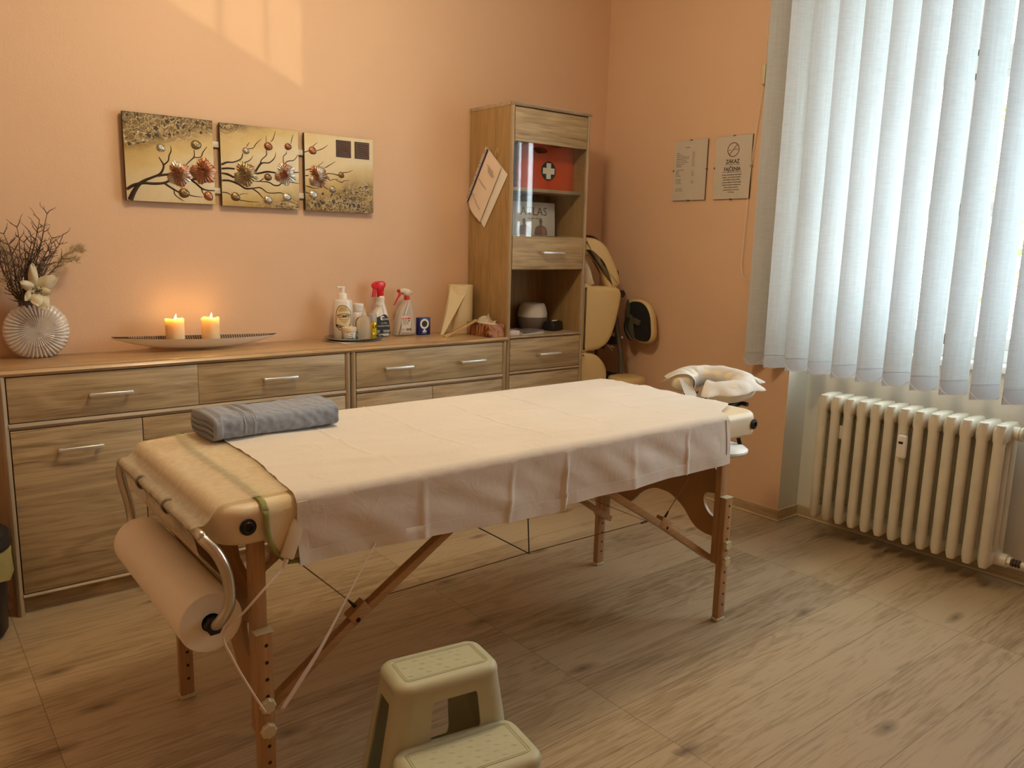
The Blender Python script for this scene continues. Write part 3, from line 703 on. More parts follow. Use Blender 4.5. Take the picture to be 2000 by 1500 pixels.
# plastic sleeve of papers hanging askew on the cabinet side: plane x = TX0
t = thing('document_sleeve', 'clear punched sleeve of papers hanging askew on the side of the tall cabinet', 'folder', (TX0-.002, -.145, 1.36))
PA, PB, PC, PD = (-.151, 1.738), (-.320, 1.601), (-.142, 1.362), (.031, 1.488)
PA, PB, PC, PD = [Vector((0, a, b)) for a, b in ((-.158, 1.738), (-.322, 1.603), (-.146, 1.360), (.0, 1.495))]
def q4(A, B, C, D, u, v): return (A*(1-u)+B*u)*(1-v)+(D*(1-u)+C*u)*v
bm = NB(); sheet_solid(bm, 8, 8, lambda u, v: ((lambda p: Vector((TX0-.003-.004*v*(1-u), p.y, p.z)))(q4(PA, PB, PC, PD, u, v)), (-1, 0, 0)), .0006)
obj('backing_sheet', bm, M['paper'], t)
bm = NB(); sheet_solid(bm, 10, 10, lambda u, v: ((lambda p: Vector((TX0-.006-.012*sin(pi*min(1, u*1.1))*v-.006*u, p.y, p.z)))(q4(PA, PB, PC, PD, .10+.66*u+.05*v*u, v*1.0)), (-1, 0, 0)), .0006)
s = obj('front_sheet', bm, cloth('paper_salmon_tint', (0.80, 0.68, 0.58, 1), sheen=0), t)
bm = NB(); sheet_solid(bm, 2, 10, lambda u, v: ((lambda p: Vector((TX0-.0085-.001*v, p.y, p.z)))(q4(PA, PB, PC, PD, .045+.05*u, v)), (-1, 0, 0)), .0006)
obj('blue_strip', bm, plain('dark_blue_strip', (0.03, 0.025, 0.09, 1), 0.5), t)
bm = NB(); sheet_solid(bm, 2, 10, lambda u, v: ((lambda p: Vector((TX0-.0075, p.y, p.z)))(q4(PA, PB, PC, PD, -.045+.09*u, v)), (-1, 0, 0)), .0005)
obj('punched_edge', bm, M['frosted'], t)
bm = NB()
for v in (.07, .10, .30, .36, .52, .63, .68, .84, .90, .95):
    p = q4(PA, PB, PC, PD, -.012, v); lathe(bm, [(0, 0), (.0035, 0), (.0035, .0006), (0, .0006)], (TX0-.0088, p.y, p.z), 10, M=Matrix.Rotation(pi/2, 4, 'Y'))
obj('punch_holes', bm, M['grey_ink'], t)
bm = NB()
for v0, ua, ub in ((.17, .30, .62), (.20, .36, .70), (.23, .40, .66), (.47, .22, .62), (.74, .10, .36), (.77, .12, .50), (.80, .45, .72)):
    A = q4(PA, PB, PC, PD, ua, v0); B = q4(PA, PB, PC, PD, ub, v0)
    beam(bm, (TX0-.0135-.014*v0-.002, A.y, A.z), (TX0-.0140-.013*v0-.004, B.y, B.z), .0016, .001, up=(1, 0, 0), bev=0)
obj('written_lines', bm, M['grey_ink'], s)

# first aid box on the upper shelf
t = thing('first_aid_box', 'orange red first aid case with a white cross behind the cabinet glass', 'first aid kit', (-.60, -.20, 1.552))
Mx = frame_M((0, -.245, 0), (1, 0, 0), (0, 0, 1))
ORG_RED = plain('orange_red_plastic', (0.62, 0.07, 0.02, 1), 0.35)
ol = spline([(-.815, 1.553), (-.60, 1.553), (-.470, 1.553), (-.460, 1.575), (-.468, 1.625), (-.458, 1.67), (-.458, 1.735), (-.462, 1.765), (-.52, 1.768), (-.60, 1.764), (-.625, 1.780), (-.66, 1.790), (-.70, 1.792), (-.745, 1.788), (-.77, 1.770), (-.80, 1.765), (-.818, 1.74), (-.812, 1.69), (-.822, 1.63), (-.815, 1.58)], 4, True)
slot = [(-.690+.050*cos(a), 1.741+.0155*sin(a)) for a in [2*pi*k/28 for k in range(28)]]
bm = NB(); prism(bm, [(p[0], p[1]) for p in ol], -.085, 0, Mx, holes=(slot,)); bmesh.ops.bevel(bm, geom=[e for e in bm.edges if len(e.link_faces) == 2 and e.calc_face_angle(0) > 1.2], offset=.006, segments=2, affect='EDGES', clamp_overlap=True)
obj('case', bm, ORG_RED, t)
bm = NB(); lathe(bm, [(0, 0), (.047, 0), (.047, .0015), (0, .0015)], (-.632, -.245, 1.646), 40, M=Matrix.Rotation(pi/2, 4, 'X')); e = obj('emblem_disc', bm, plain('dark_green', (0.015, 0.03, 0.018, 1), 0.5), t)
bm = NB(); a, b = .038, .0145
prism(bm, [(-b, -a), (b, -a), (b, -b), (a, -b), (a, b), (b, b), (b, a), (-b, a), (-b, b), (-a, b), (-a, -b), (-b, -b)], .0, .0012, frame_M((-.632, -.2466, 1.646), (1, 0, 0), (0, 0, 1))); obj('white_cross', bm, M['paper'], e)
# atlas
t = thing('atlas_book', 'pale anatomy atlas standing behind the cabinet glass below the first aid case', 'book', (-.69, -.2, 1.328))
bm = NB(); Mb = frame_M((-.838, -.215, 1.329), (1, 0, 0), (0, .06, 1)); bx(bm, 0, .290, 0, .165, -.022, 0, .0015, M=Mb); obj('cover', bm, plain('book_cover', (0.62, 0.60, 0.57, 1), 0.35), t)
bm = NB(); text_bm(bm, 'ATLAS', .058, Mb @ Matrix.Translation((.150, .118, .0006)), .0006, xs=1.05); obj('title', bm, M['grey_ink'], t)
bm = NB(); text_bm(bm, 'anatómie človeka', .013, Mb @ Matrix.Translation((.155, .085, .0006)), .0005); obj('subtitle', bm, M['grey_ink'], t)
FIG = plain('printed_figure', (0.20, 0.15, 0.13, 1), 0.5); FIG2 = plain('printed_muscle', (0.40, 0.18, 0.14, 1), 0.5)
for fx in (.085, .195):
    bm = NB()
    prism(bm, [(p[0], p[1]) for p in spline([(fx-.042, 0.002), (fx-.040, .025), (fx-.032, .043), (fx-.010, .052), (fx-.008, .060), (fx-.011, .070), (fx-.008, .080), (fx, .084), (fx+.008, .080), (fx+.011, .070), (fx+.008, .060), (fx+.010, .052), (fx+.032, .043), (fx+.040, .025), (fx+.042, .002)], 3)], 0, .0006, Mb)
    f = obj('printed_figure', bm, FIG, t)
    bm = NB(); prism(bm, [(fx+.004, .004), (fx+.030, .004), (fx+.030, .038), (fx+.006, .046)], .0006, .0009, Mb)
    for k in range(4): bx(bm, fx-.020, fx-.002, .008+.009*k, .0095+.009*k, .0006, .0009, M=Mb)
    obj('printed_muscles', bm, FIG2, f)

# things in the open niche of the tall cabinet
S = SZ+.0003
t = thing('aroma_diffuser', 'round aroma diffuser, cream top over a brown base, in the cabinet niche', 'diffuser', (-.600, -.115, S))
bm = NB(); lathe(bm, [(0, 0), (.058, 0), (.066, .006), (.076, .03), (.080, .060), (.078, .066)], (-.600, -.115, S), 40); obj('base', bm, plain('brown_base', (0.14, 0.10, 0.085, 1), 0.5), t)
bm = NB(); lathe(bm, [(.078, .067), (.078, .085), (.072, .112), (.064, .132), (.058, .137), (.045, .138), (.042, .134), (0, .134)], (-.600, -.115, S), 40); obj('top', bm, plain('diffuser_cream', (0.66, 0.60, 0.52, 1), 0.45), t)
t = thing('black_case', 'small black box with a white label beside the diffuser in the niche', 'box', (-.540, -.215, S))
bm = NB(); Mc = Matrix.Translation((-.540, -.215, S)) @ Matrix.Rotation(.35, 4, 'Z'); bx(bm, -.050, .050, -.034, .034, .0, .050, .012, 2, Mc); obj('body', bm, M['black_plastic'], t)
bm = NB(); bx(bm, -.020, .022, -.012, .0, .0485, .054, .001, 1, Mc); obj('white_label', bm, M['white_plastic'], t)
t = thing('card_box', 'small pale box of cards at the left of the cabinet niche', 'box', (-.87, -.275, S))
bm = NB(); bx(bm, -.928, -.848, -.318, -.24, S, S+.024, .002); bx(bm, -.9275, -.8475, -.3185, -.2395, S+.011, S+.0125); tagset(t); obj('box_body', bm, plain('pale_card', (0.66, 0.57, 0.52, 1), 0.6), t)
for k, (dx, dy, rz, col) in enumerate(((0, 0, .08, (.62, .57, .50, 1)), (.004, .006, -.05, (.50, .44, .38, 1)), (.002, .0, .16, (.16, .13, .12, 1)))):
    bm = NB(); Mc = Matrix.Translation((-.762+dx, -.272+dy, S+.0065*k)) @ Matrix.Rotation(rz, 4, 'Z'); bx(bm, -.072, .072, -.045, .045, 0, .0062, .001, 1, Mc)
    o = obj('booklet', bm, plain('booklet_paper_%s' % 'abc'[k], col, 0.6), None)
    tagset(o, ('pale booklet lying at the bottom of the pile in the cabinet niche', 'greyish booklet in the middle of the pile in the cabinet niche', 'dark covered booklet on top of the pile in the cabinet niche')[k], 'booklet', 'booklets in the cabinet niche')
bm = NB(); tube(bm, spline([(-.885, -.22, S+.002), (-.89, -.2, S+.02), (-.86, -.18, S+.045), (-.80, -.16, S+.058), (-.77, -.13, S+.055), (-.76, -.10, S+.03), (-.74, -.09, S+.003), (-.68, -.09, S+.003)], 6), .002, 6)
tagset(obj('power_cable', bm, M['cord_white']), 'thin white cable curling up behind the booklets in the cabinet niche', 'cable')

# waste bin at the left end of the sideboard
t = thing('waste_bin', 'dark waste bin at the left edge, beside the end of the long sideboard', 'bin', (-3.180, -.42, 0))
bm = NB(); lathe(bm, [(0, 0), (.105, 0), (.118, .02), (.132, .30), (.128, .30), (.112, .02), (0, .015)], (-3.180, -.42, 0), 32); obj('bucket', bm, M['black_plastic'], t)
bm = NB(); lathe(bm, [(.126, .285), (.140, .27), (.139, .22), (.143, .20), (.143, .30), (.136, .312), (.120, .305), (.112, .27), (0, .2)], (-3.180, -.42, 0), 24, cap=False)
for v in bm.verts: v.co.x += .004*sin(v.co.y*90+v.co.z*40); v.co.z += .008*sin(atan2(v.co.y+.42, v.co.x+3.180)*5)
obj('bag', bm, cloth('yellow_bin_bag', (0.42, 0.36, 0.14, 1), tr=.2, sheen=0), t)
bm = NB(); lathe(bm, [(.145, .30), (.15, .31), (.14, .345), (.08, .375), (0, .38)], (-3.180, -.42, 0), 28); obj('lid', bm, M['black_plastic'], t)
# ------------------------------------------------------------------ three part wall picture
PX, PZ, PHH, PY = (-2.5354, -2.1788, -1.8229), (1.412, 1.4095, 1.4067), .3236, -.030
PW = (.3287, .3289, .3282)
def art_mat():
    t = NT('painted_panel'); c = t.coord(rnd=False)
    sp = t.a('ShaderNodeSeparateXYZ'); t.k(c, 0, sp, 0)
    nz = t.a('ShaderNodeTexNoise'); nz.inputs['Scale'].default_value = 9; nz.inputs['Detail'].default_value = 4; t.k(c, 0, nz, 'Vector')
    def math(op, a, b=None, av=None, bv=None):
        m = t.a('ShaderNodeMath', operation=op)
        if a is not None: t.k(a[0], a[1], m, 0)
        else: m.inputs[0].default_value = av
        if b is not None: t.k(b[0], b[1], m, 1)
        elif bv is not None: m.inputs[1].default_value = bv
        return m
    # u across the whole picture 0..1, v up 0..1 (object space: origin at its bottom left)
    u = math('DIVIDE', (sp, 'X'), bv=1.041); v = math('DIVIDE', (sp, 'Z'), bv=.3236)
    nn = math('MULTIPLY', (nz, 0), bv=.24)
    # upper left texture: v > .58 at u=0, rising past 1 at u=.55
    lt = math('MULTIPLY', (u, 0), bv=.9); e1 = math('SUBTRACT', (v, 0), (lt, 0)); e1 = math('ADD', (e1, 0), (nn, 0)); r1 = t.ramp([(.64, (0,)*3), (.76, (1,)*3)]); t.k(e1, 0, r1, 0)
    # lower right texture: v < .0 at u=.5 up to .36 at u=1
    l2 = math('MULTIPLY', (u, 0), bv=.80); e2 = math('SUBTRACT', (l2, 0), (v, 0)); e2 = math('ADD', (e2, 0), (nn, 0)); r2 = t.ramp([(.46, (0,)*3), (.60, (1,)*3)]); t.k(e2, 0, r2, 0)
    mask = math('MAXIMUM', (r1, 0), (r2, 0)); mask.use_clamp = True
    # ground: cream fading to ochre towards the textured corners
    r1b = t.ramp([(.30, (0,)*3), (.80, (1,)*3)]); t.k(e1, 0, r1b, 0); r2b = t.ramp([(.22, (0,)*3), (.55, (1,)*3)]); t.k(e2, 0, r2b, 0); och = math('MAXIMUM', (r1b, 0), (r2b, 0))
    g = t.ramp([(0, (0.68, 0.57, 0.36)), (.45, (0.58, 0.43, 0.18)), (1, (0.34, 0.21, 0.055))])
    n4 = t.a('ShaderNodeTexNoise'); n4.inputs['Scale'].default_value = 14; n4.inputs['Detail'].default_value = 5; n4.inputs['Distortion'].default_value = 2; t.k(c, 0, n4, 'Vector')
    o2 = math('MULTIPLY', (n4, 0), bv=.35); o3 = math('ADD', (och, 0), (o2, 0)); o4 = math('SUBTRACT', (o3, 0), bv=.17); t.k(o4, 0, g, 0)
    # embossed scrolls
    ds = t.a('ShaderNodeTexNoise'); ds.inputs['Scale'].default_value = 9; ds.inputs['Detail'].default_value = 2; ds.inputs['Distortion'].default_value = 1.0; ds.inputs['Roughness'].default_value = .5; t.k(c, 0, ds, 'Vector')
    vm = math('MULTIPLY', (ds, 0), bv=24); sn = math('SINE', (vm, 0)); s01 = math('ABSOLUTE', (sn, 0))
    b2 = t.a('ShaderNodeTexNoise'); b2.inputs['Scale'].default_value = 20; b2.inputs['Detail'].default_value = 3; t.k(c, 0, b2, 'Vector')
    base = t.ramp([(.35, (0.055, 0.032, 0.012)), (.5, (0.20, 0.125, 0.040)), (.65, (0.40, 0.28, 0.10))]); t.k(b2, 0, base, 0)
    ln = t.ramp([(.0, (0.85, 0.74, 0.48)), (.13, (0.75, 0.62, 0.36)), (.22, (0.05, 0.03, 0.012)), (.42, (1, 1, 1))]); t.k(s01, 0, ln, 0)
    lf = t.ramp([(.26, (0,)*3), (.42, (1,)*3)]); t.k(s01, 0, lf, 0)
    cr = t.a('ShaderNodeMix', data_type='RGBA'); t.k(lf, 0, cr, 'Factor'); t.k(ln, 0, cr, 'A'); t.k(base, 0, cr, 'B')
    mx = t.a('ShaderNodeMix', data_type='RGBA'); mk = math('MULTIPLY', (mask, 0), bv=.62); t.k(mk, 0, mx, 'Factor'); t.k(g, 0, mx, 'A'); t.k(cr, 'Result', mx, 'B')
    # dark top edge and bottom edge
    ed1 = math('ADD', (v, 0), (nn, 0)); ed1 = math('SUBTRACT', (ed1, 0), (math('MULTIPLY', (u, 0), bv=.20), 0)); re1 = t.ramp([(1.02, (0,)*3)]) if False else t.ramp([(.93, (0,)*3), (1.0, (1,)*3)]); t.k(ed1, 0, re1, 0)
    dk = t.a('ShaderNodeMix', data_type='RGBA'); dk.inputs['B'].default_value = (0.045, 0.028, 0.012, 1); dm = math('MULTIPLY', (re1, 0), (mask, 0)); dm2 = math('MULTIPLY', (dm, 0), bv=.7); t.k(dm2, 0, dk, 'Factor'); t.k(mx, 'Result', dk, 'A')
    t.k(dk, 'Result', t.b, 'Base Color'); t.b.inputs['Roughness'].default_value = .45
    hb = math('MULTIPLY', (s01, 0), (mask, 0)); t.bump(hb, 0, .7, .004)
    return t.m
ART = art_mat(); ART_EDGE = plain('picture_edge', (0.035, 0.022, 0.012, 1), .5); TWIG = plain('painted_twig', (0.028, 0.014, 0.008, 1), .4)
def metal_leaf_mat(name, c1, c2):
    t = NT(name); c = t.coord(); n = t.a('ShaderNodeTexNoise'); n.inputs['Scale'].default_value = 22; n.inputs['Detail'].default_value = 3; t.k(c, 0, n, 'Vector')
    r = t.ramp([(.42, c1), (.56, c2)]); t.k(n, 0, r, 0); t.k(r, 0, t.b, 'Base Color'); t.b.inputs['Metallic'].default_value = .75; t.b.inputs['Roughness'].default_value = .32; return t.m
LM = {'s': metal_leaf_mat('silver_leaf', (.48, .45, .40), (.36, .30, .23)), 'c': metal_leaf_mat('copper_leaf', (.36, .15, .075), (.27, .12, .06)),
      'b': metal_leaf_mat('bronze_leaf', (.26, .18, .085), (.19, .11, .05)), 'm': metal_leaf_mat('silver_copper_leaf', (.50, .47, .41), (.30, .14, .075)), 'n': metal_leaf_mat('bronze_copper_leaf', (.28, .22, .11), (.28, .14, .07))}
EMB = [plain('emboss_cream', (0.60, 0.47, 0.25, 1), .5), plain('emboss_dark', (0.040, 0.024, 0.010, 1), .5), plain('emboss_brown', (0.17, 0.105, 0.035, 1), .5), plain('emboss_ochre', (0.36, 0.25, 0.09, 1), .5), plain('emboss_tan', (0.48, 0.36, 0.16, 1), .5)]
art = thing('wall_picture', 'three part picture of branches with metal leaves above the long sideboard', 'picture', (PX[0], PY, PZ[0]))
quads = [((30,40),(1385,200),(1430,1465),(95,1390)), ((62,68),(1318,225),(1340,1450),(120,1385)), ((75,68),(1230,195),(1235,1440),(100,1375))]
BR = [[[(95,1220,40),(200,1160,45),(350,1130,40),(500,1140,40),(660,1130,35),(800,1075,30),(1000,1070,35),(1200,1080,30),(1415,1065,20)],
 [(145,1385,80),(190,1280,70),(260,1170,60),(350,1100,45),(480,1045,35),(590,1000,35),(640,930,30),(650,860,25),(610,790,18),(580,740,10)],
 [(650,860,22),(720,800,18),(735,720,18),(765,650,15),(760,580,8)], [(560,1025,30),(650,1010,35),(750,1000,30)], [(985,865,12),(1040,810,15),(1105,750,18),(1115,700,12),(1110,640,12)],
 [(1105,750,15),(1210,745,15),(1240,680,15),(1305,590,8)], [(660,1135,30),(740,1190,28),(820,1240,25),(880,1275,18)], [(805,1240,15),(820,1310,15),(900,1375,12),(965,1415,5)],
 [(1060,1080,35),(1140,1145,30),(1220,1215,28),(1300,1245,20),(1420,1253,15)], [(1220,1215,20),(1235,1280,15),(1260,1310,10)], [(1020,1310,18),(1100,1335,14),(1240,1350,6)], [(1350,920,40),(1410,900,40)]],
 [[(100,740,35),(190,705,25),(290,705,20),(410,655,18),(440,570,14)], [(395,685,10),(455,715,15),(555,675,12),(605,605,5)], [(530,495,12),(605,485,12),(650,420,12),(735,345,5)], [(500,460,12),(545,395,5)],
 [(100,805,30),(200,800,30),(310,810,25)], [(100,875,20),(200,895,35),(300,945,30)], [(600,1000,12),(700,1010,14),(770,965,14)], [(700,1010,12),(850,1025,18),(930,1070,20),(1010,1075,20),(1080,1030,14),(1200,1030,12),(1328,1050,8)],
 [(110,990,30),(230,995,30),(370,1050,30),(490,1120,30),(620,1115,20),(720,1110,20),(830,1185,15),(930,1195,15),(1040,1190,15),(1100,1225,8)], [(600,1125,18),(690,1190,18),(760,1270,12)],
 [(640,860,30),(720,740,32),(780,720,20),(860,720,18),(940,650,15),(965,560,5)], [(720,735,22),(740,670,15),(815,600,15),(812,520,12)], [(810,390,10),(810,290,4)], [(880,390,8),(920,350,14),(960,225,5)],
 [(610,890,25),(720,880,30),(830,860,30),(960,880,25)], [(1090,760,15),(1085,630,12),(1130,580,12),(1135,545,6)], [(1100,750,15),(1150,700,15),(1250,685,12),(1312,605,9)], [(1205,430,8),(1220,350,12),(1240,280,5)],
 [(1220,880,18),(1328,875,14)], [(115,1175,15),(190,1185,15),(260,1225,10)], [(390,1225,10),(430,1205,8),(530,1200,4)], [(390,1300,12),(550,1325,10),(700,1330,4)]],
 [[(80,400,15),(150,380,12)], [(220,300,12),(300,235,5)], [(275,380,10),(380,345,12),(470,280,5)], [(95,700,15),(180,680,15)], [(300,640,10),(400,560,5)], [(300,640,15),(410,665,12),(480,630,12),(595,560,5)],
 [(95,795,20),(150,790,10)], [(450,760,15),(540,765,12),(640,790,18)], [(720,745,12),(800,740,10),(890,708,5)], [(470,850,10),(515,875,10),(560,860,10),(650,855,5)], [(600,865,10),(700,910,12),(740,885,10),(830,880,4)],
 [(370,930,15),(430,1000,14),(480,1020,8)], [(100,965,12),(170,985,15),(230,1005,12),(330,1010,5)], [(100,1070,15),(170,1100,10)]]]
LV = [[(865,995,185,'m',.2),(1230,945,195,'c',-.3),(605,600,62,'s',0),(1135,560,75,'n',.5),(950,1285,78,'b',.3),(1320,1330,72,'c',-.3)],
      [(460,890,190,'n',.2),(1095,890,180,'m',.1),(485,525,55,'s',0),(840,460,68,'c',.2),(1155,470,58,'c',.4),(835,945,62,'b',.3),(320,1245,72,'b',0),(835,1300,72,'s',.2),(1135,1260,72,'s',.4)],
      [(290,810,185,'m',.4),(210,370,68,'c',0),(690,785,55,'n',0),(545,1030,62,'s',.2),(225,1115,78,'s',.3)]]
def homog(q, w, h):
    # projective map taking the four picture corners (TL, TR, BR, BL) to (0,h) (w,h) (w,0) (0,0)
    dst = [(0, h), (w, h), (w, 0), (0, 0)]; A = []; B = []
    for (x, y), (X, Y) in zip(q, dst):
        A.append([x, y, 1, 0, 0, 0, -X*x, -X*y]); B.append(X); A.append([0, 0, 0, x, y, 1, -Y*x, -Y*y]); B.append(Y)
    n = 8
    for i in range(n):
        p = max(range(i, n), key=lambda r: abs(A[r][i])); A[i], A[p] = A[p], A[i]; B[i], B[p] = B[p], B[i]
        for r in range(n):
            if r != i:
                f = A[r][i]/A[i][i]
                if f: A[r] = [a-f*b for a, b in zip(A[r], A[i])]; B[r] -= f*B[i]
    H = [B[i]/A[i][i] for i in range(n)]
    return lambda x, y: ((H[0]*x+H[1]*y+H[2])/(H[6]*x+H[7]*y+1), (H[3]*x+H[4]*y+H[5])/(H[6]*x+H[7]*y+1))
def relief_leaf(bm, cx, cz, R, rot, big, Mp):
    nr, na = (9, 96) if big else (5, 32); t = bmesh.new(); rings = []
    KP = [(0, 1.10), (14, .92), (28, .84), (54, 1.0), (76, .84), (92, .78), (122, .92), (142, .80), (162, .70), (180, .40)]
    def prof(a):
        d = abs(((math.degrees(a)+180) % 360)-180)
        for (p, q), (r_, w_) in zip(KP[:-1], KP[1:]):
            if p <= d <= r_: return q+(w_-q)*(d-p)/(r_-p)
        return .34
    for i in range(1, nr+1):
        ring = []
        for k in range(na):
            a = 2*pi*k/na
            if big: rad = R*(prof(a)+.035*sin(22*a))
            else: rad = R*(.88+.22*max(0, cos(a))**5+.04*cos(13*a))
            s = i/nr; h = (.0085 if big else .006)*(1-s**2.0)+(.0022*cos(a*24)*s if big else .001*cos(9*a)*s)*(1.1-s)*2+.0016
            ring.append(t.verts.new((cx+rad*s*cos(a+rot), cz+rad*s*sin(a+rot), max(.0004, h) if i < nr else .0006+(.0015*sin(5*a)**2 if big else 0))))
        rings.append(ring)
    c0 = t.verts.new((cx, cz, .0045 if big else .006))
    for k in range(na): t.faces.new((c0, rings[0][k], rings[0][(k+1) % na]))
    for a, b in zip(rings[:-1], rings[1:]):
        for k in range(na): t.faces.new((a[k], b[k], b[(k+1) % na], a[(k+1) % na]))
    bmesh.ops.transform(t, matrix=Mp, verts=t.verts); merge(bm, t)
for i in range(3):
    x0, z0, w = PX[i], PZ[i], PW[i]; Mp = frame_M((x0, PY-.0003, z0), (1, 0, 0), (0, 0, 1)); hm = homog(quads[i], w, PHH)
    bm = NB(); bx(bm, x0, x0+w, PY, PY+.018, z0, z0+PHH, .0012)
    for f in bm.faces: f.material_index = 0 if f.normal.y < -.9 else 1
    bm.normal_update()
    for f in bm.faces: f.material_index = 0 if f.calc_center_median().y < PY+.0002 else 1
    pn = obj('panel', bm, [ART, ART_EDGE], art)
    bm = NB()
    for br in BR[i]:
        pts = [(*hm(a, b), c) for a, b, c in br]; sc = w/1330
        P3 = spline([Vector((p[0], p[1], p[2]*sc*.5)) for p in pts], 5) if len(pts) > 2 else [Vector((p[0], p[1], p[2]*sc*.5)) for p in pts]
        L = []; Rr = []
        for k, p in enumerate(P3):
            d = P3[min(k+1, len(P3)-1)]-P3[max(k-1, 0)]; d = Vector((d.x, d.y)); d.normalize(); r = max(.0006, p.z)
            L.append((p.x-d.y*r, p.y+d.x*r)); Rr.append((p.x+d.y*r, p.y-d.x*r))
        va = [bm.verts.new(Mp @ Vector((*q, .0004))) for q in L]; vb = [bm.verts.new(Mp @ Vector((*q, .0004))) for q in Rr]
        vc = [bm.verts.new(Mp @ Vector((p.x, p.y, .0004+max(.0008, p.z*.7)))) for p in P3]
        for k in range(len(P3)-1):
            bm.faces.new((va[k], va[k+1], vc[k+1], vc[k])); bm.faces.new((vc[k], vc[k+1], vb[k+1], vb[k]))
    obj('painted_twigs', bm, TWIG, pn)
    bm = NB(); rq = random.Random(40+i)
    def lf_poly(cx, cz, r, rot, kind):
        if kind == 0: return [(cx+r*(.55+.45*abs(cos(2.5*a)))*cos(a+rot), cz+r*(.55+.45*abs(cos(2.5*a)))*sin(a+rot)) for a in [2*pi*k/20 for k in range(20)]]
        if kind == 1: return [(cx+r*cos(a)*cos(rot)-.45*r*sin(a)*abs(cos(a/2))*sin(rot), cz+r*cos(a)*sin(rot)+.45*r*sin(a)*abs(cos(a/2))*cos(rot)) for a in [2*pi*k/14 for k in range(14)]]
        return [(cx+.5*r*cos(a)*(1+.3*cos(3*a)), cz+.5*r*sin(a)*(1+.3*cos(3*a))) for a in [2*pi*k/14 for k in range(14)]]
    def inside(x, z):
        u, v = (PX[i]-PX[0]+x)/1.041, z/PHH
        up = v-.9*u; lo = .80*u-v
        return max((up-.57)*3, (lo-.36)*3)
    n_ = 0
    for q_ in range(1500):
        x, z = rq.uniform(.008, w-.008), rq.uniform(.006, PHH-.006); d = inside(x, z)
        if d < rq.uniform(0, .35): continue
        r = rq.uniform(.005, .0165)*(1.0 if d > .3 else .7); r = min(r, x-.002, w-x-.002, z-.002, PHH-z-.002)
        if r < .003: continue
        kind = rq.choice((0, 0, 1, 1, 2)); rot = rq.uniform(0, 6.28); n_ += 1
        P = lf_poly(x, z, r, rot, kind); z0_ = .00030+.0000035*n_
        f = bm.faces.new([bm.verts.new(Mp @ Vector((*p, z0_))) for p in P]); f.material_index = rq.choice((0, 0, 3))
        P = lf_poly(x+.0006, z-.0006, r*rq.uniform(.76, .90), rot, kind)
        f = bm.faces.new([bm.verts.new(Mp @ Vector((*p, z0_+.0000015))) for p in P]); f.material_index = rq.choice((1, 1, 2, 2, 2, 3))
        if n_ > (330, 210, 260)[i]: break
    obj('embossed_foliage', bm, EMB, pn, smooth=None)
    for cx, cy, r, mk, rot in LV[i]:
        u, v = hm(cx, cy); bm = NB(); relief_leaf(bm, u, v, r*w/1330*(1.16 if r > 120 else 1.12), rot-.5, r > 120, Mp); obj('metal_leaf', bm, LM[mk], pn, smooth=60)
    if i == 2:
        for q in ((605, 205, 858, 490), (918, 240, 1165, 515)):
            a = hm(q[0], q[1]); b = hm(q[2], q[3]); bm = NB(); cx, cz = (a[0]+b[0])/2, (a[1]+b[1])/2; hs = (b[0]-a[0])/2
            bx(bm, cx-hs, cx+hs, cz-hs, cz+hs, 0, .0015, 0, M=Mp)
            sq = obj('dark_square', bm, ART_EDGE, pn); bm = NB()
            for k in range(4):
                s = hs*(.86-.22*k); wv = hs*.075
                for e in ((-s, s, -s, -s+wv), (-s, s, s-wv, s), (-s, -s+wv, -s, s), (s-wv, s, -s+.14*hs, s)): bx(bm, cx+e[0], cx+e[1], cz+e[2], cz+e[3], .0012, .0034, .0008, 1, M=Mp)
            obj('square_spiral', bm, plain('copper_relief', (0.30, 0.13, 0.07, 1), .35, metal=.6), sq)
for zc_ in (PZ[0]+.055, PZ[0]+.235):
    bm = NB(); bx(bm, PX[0]+.1, PX[2]+.22, PY+.018, PY+.029, zc_-.010, zc_+.012, .001); obj('connecting_bar', bm, M['white_plastic'], art)

# ------------------------------------------------------------------ framed notices on the right wall
def notice(ytop, z0, label):
    t = thing('notice_frame', label, 'notice', (-.004, ytop-.105, z0))
    bm = NB(); bx(bm, -.009, -.001, ytop-.21, ytop, z0, z0+.297, .0006); obj('backing_board', bm, plain('hardboard', (0.12, 0.06, 0.03, 1), .7), t)
    bm = NB(); bx(bm, -.0098, -.0090, ytop-.2095, ytop-.0005, z0+.0005, z0+.2965); obj('paper_sheet', bm, M['notice_paper'], t)
    bm = NB()
    for yy, zz, dy, dz in ((ytop-.105, z0+.297, .004, .003), (ytop-.105, z0, .004, .003), (ytop, z0+.15, .003, .004), (ytop-.21, z0+.15, .003, .004)):
        bx(bm, -.013, -.0005, yy-dy, yy+dy, zz-dz, zz+dz, .0006)
    obj('clip', bm, M['grey_metal'], t)
    Mn = frame_M((-.0099, ytop-.105, z0), (0, -1, 0), (0, 0, 1)) 
    return t, Mn
M['notice_paper'] = plain('notice_paper', (0.55, 0.50, 0.42, 1), .35)
t, Mn = notice(-.518, 1.5267, 'clip framed printed price list on the right wall, nearer the corner')
rnd = random.Random(3); bm = NB()
text_bm(bm, 'CENNÍK', .0085, Mn @ Matrix.Translation((-.02, .262, .0003)), .0004)
words = ['Masáž', 'Klasická masáž', 'Relaxačná masáž chrbta a šije', 'Relaxačná masáž celého tela', 'Športová masáž chrbta', 'Športová masáž celého tela', 'Masáž šije a ramien', 'Masáž tváre', '', 'Doplnkové služby', 'Peeling', 'Zábal', 'Bankovanie', '', 'Permanentka', 'na 5 masáží', 'na 10 masáží', '', '', 'Tel. objednávky', 'Platba v hotovosti']
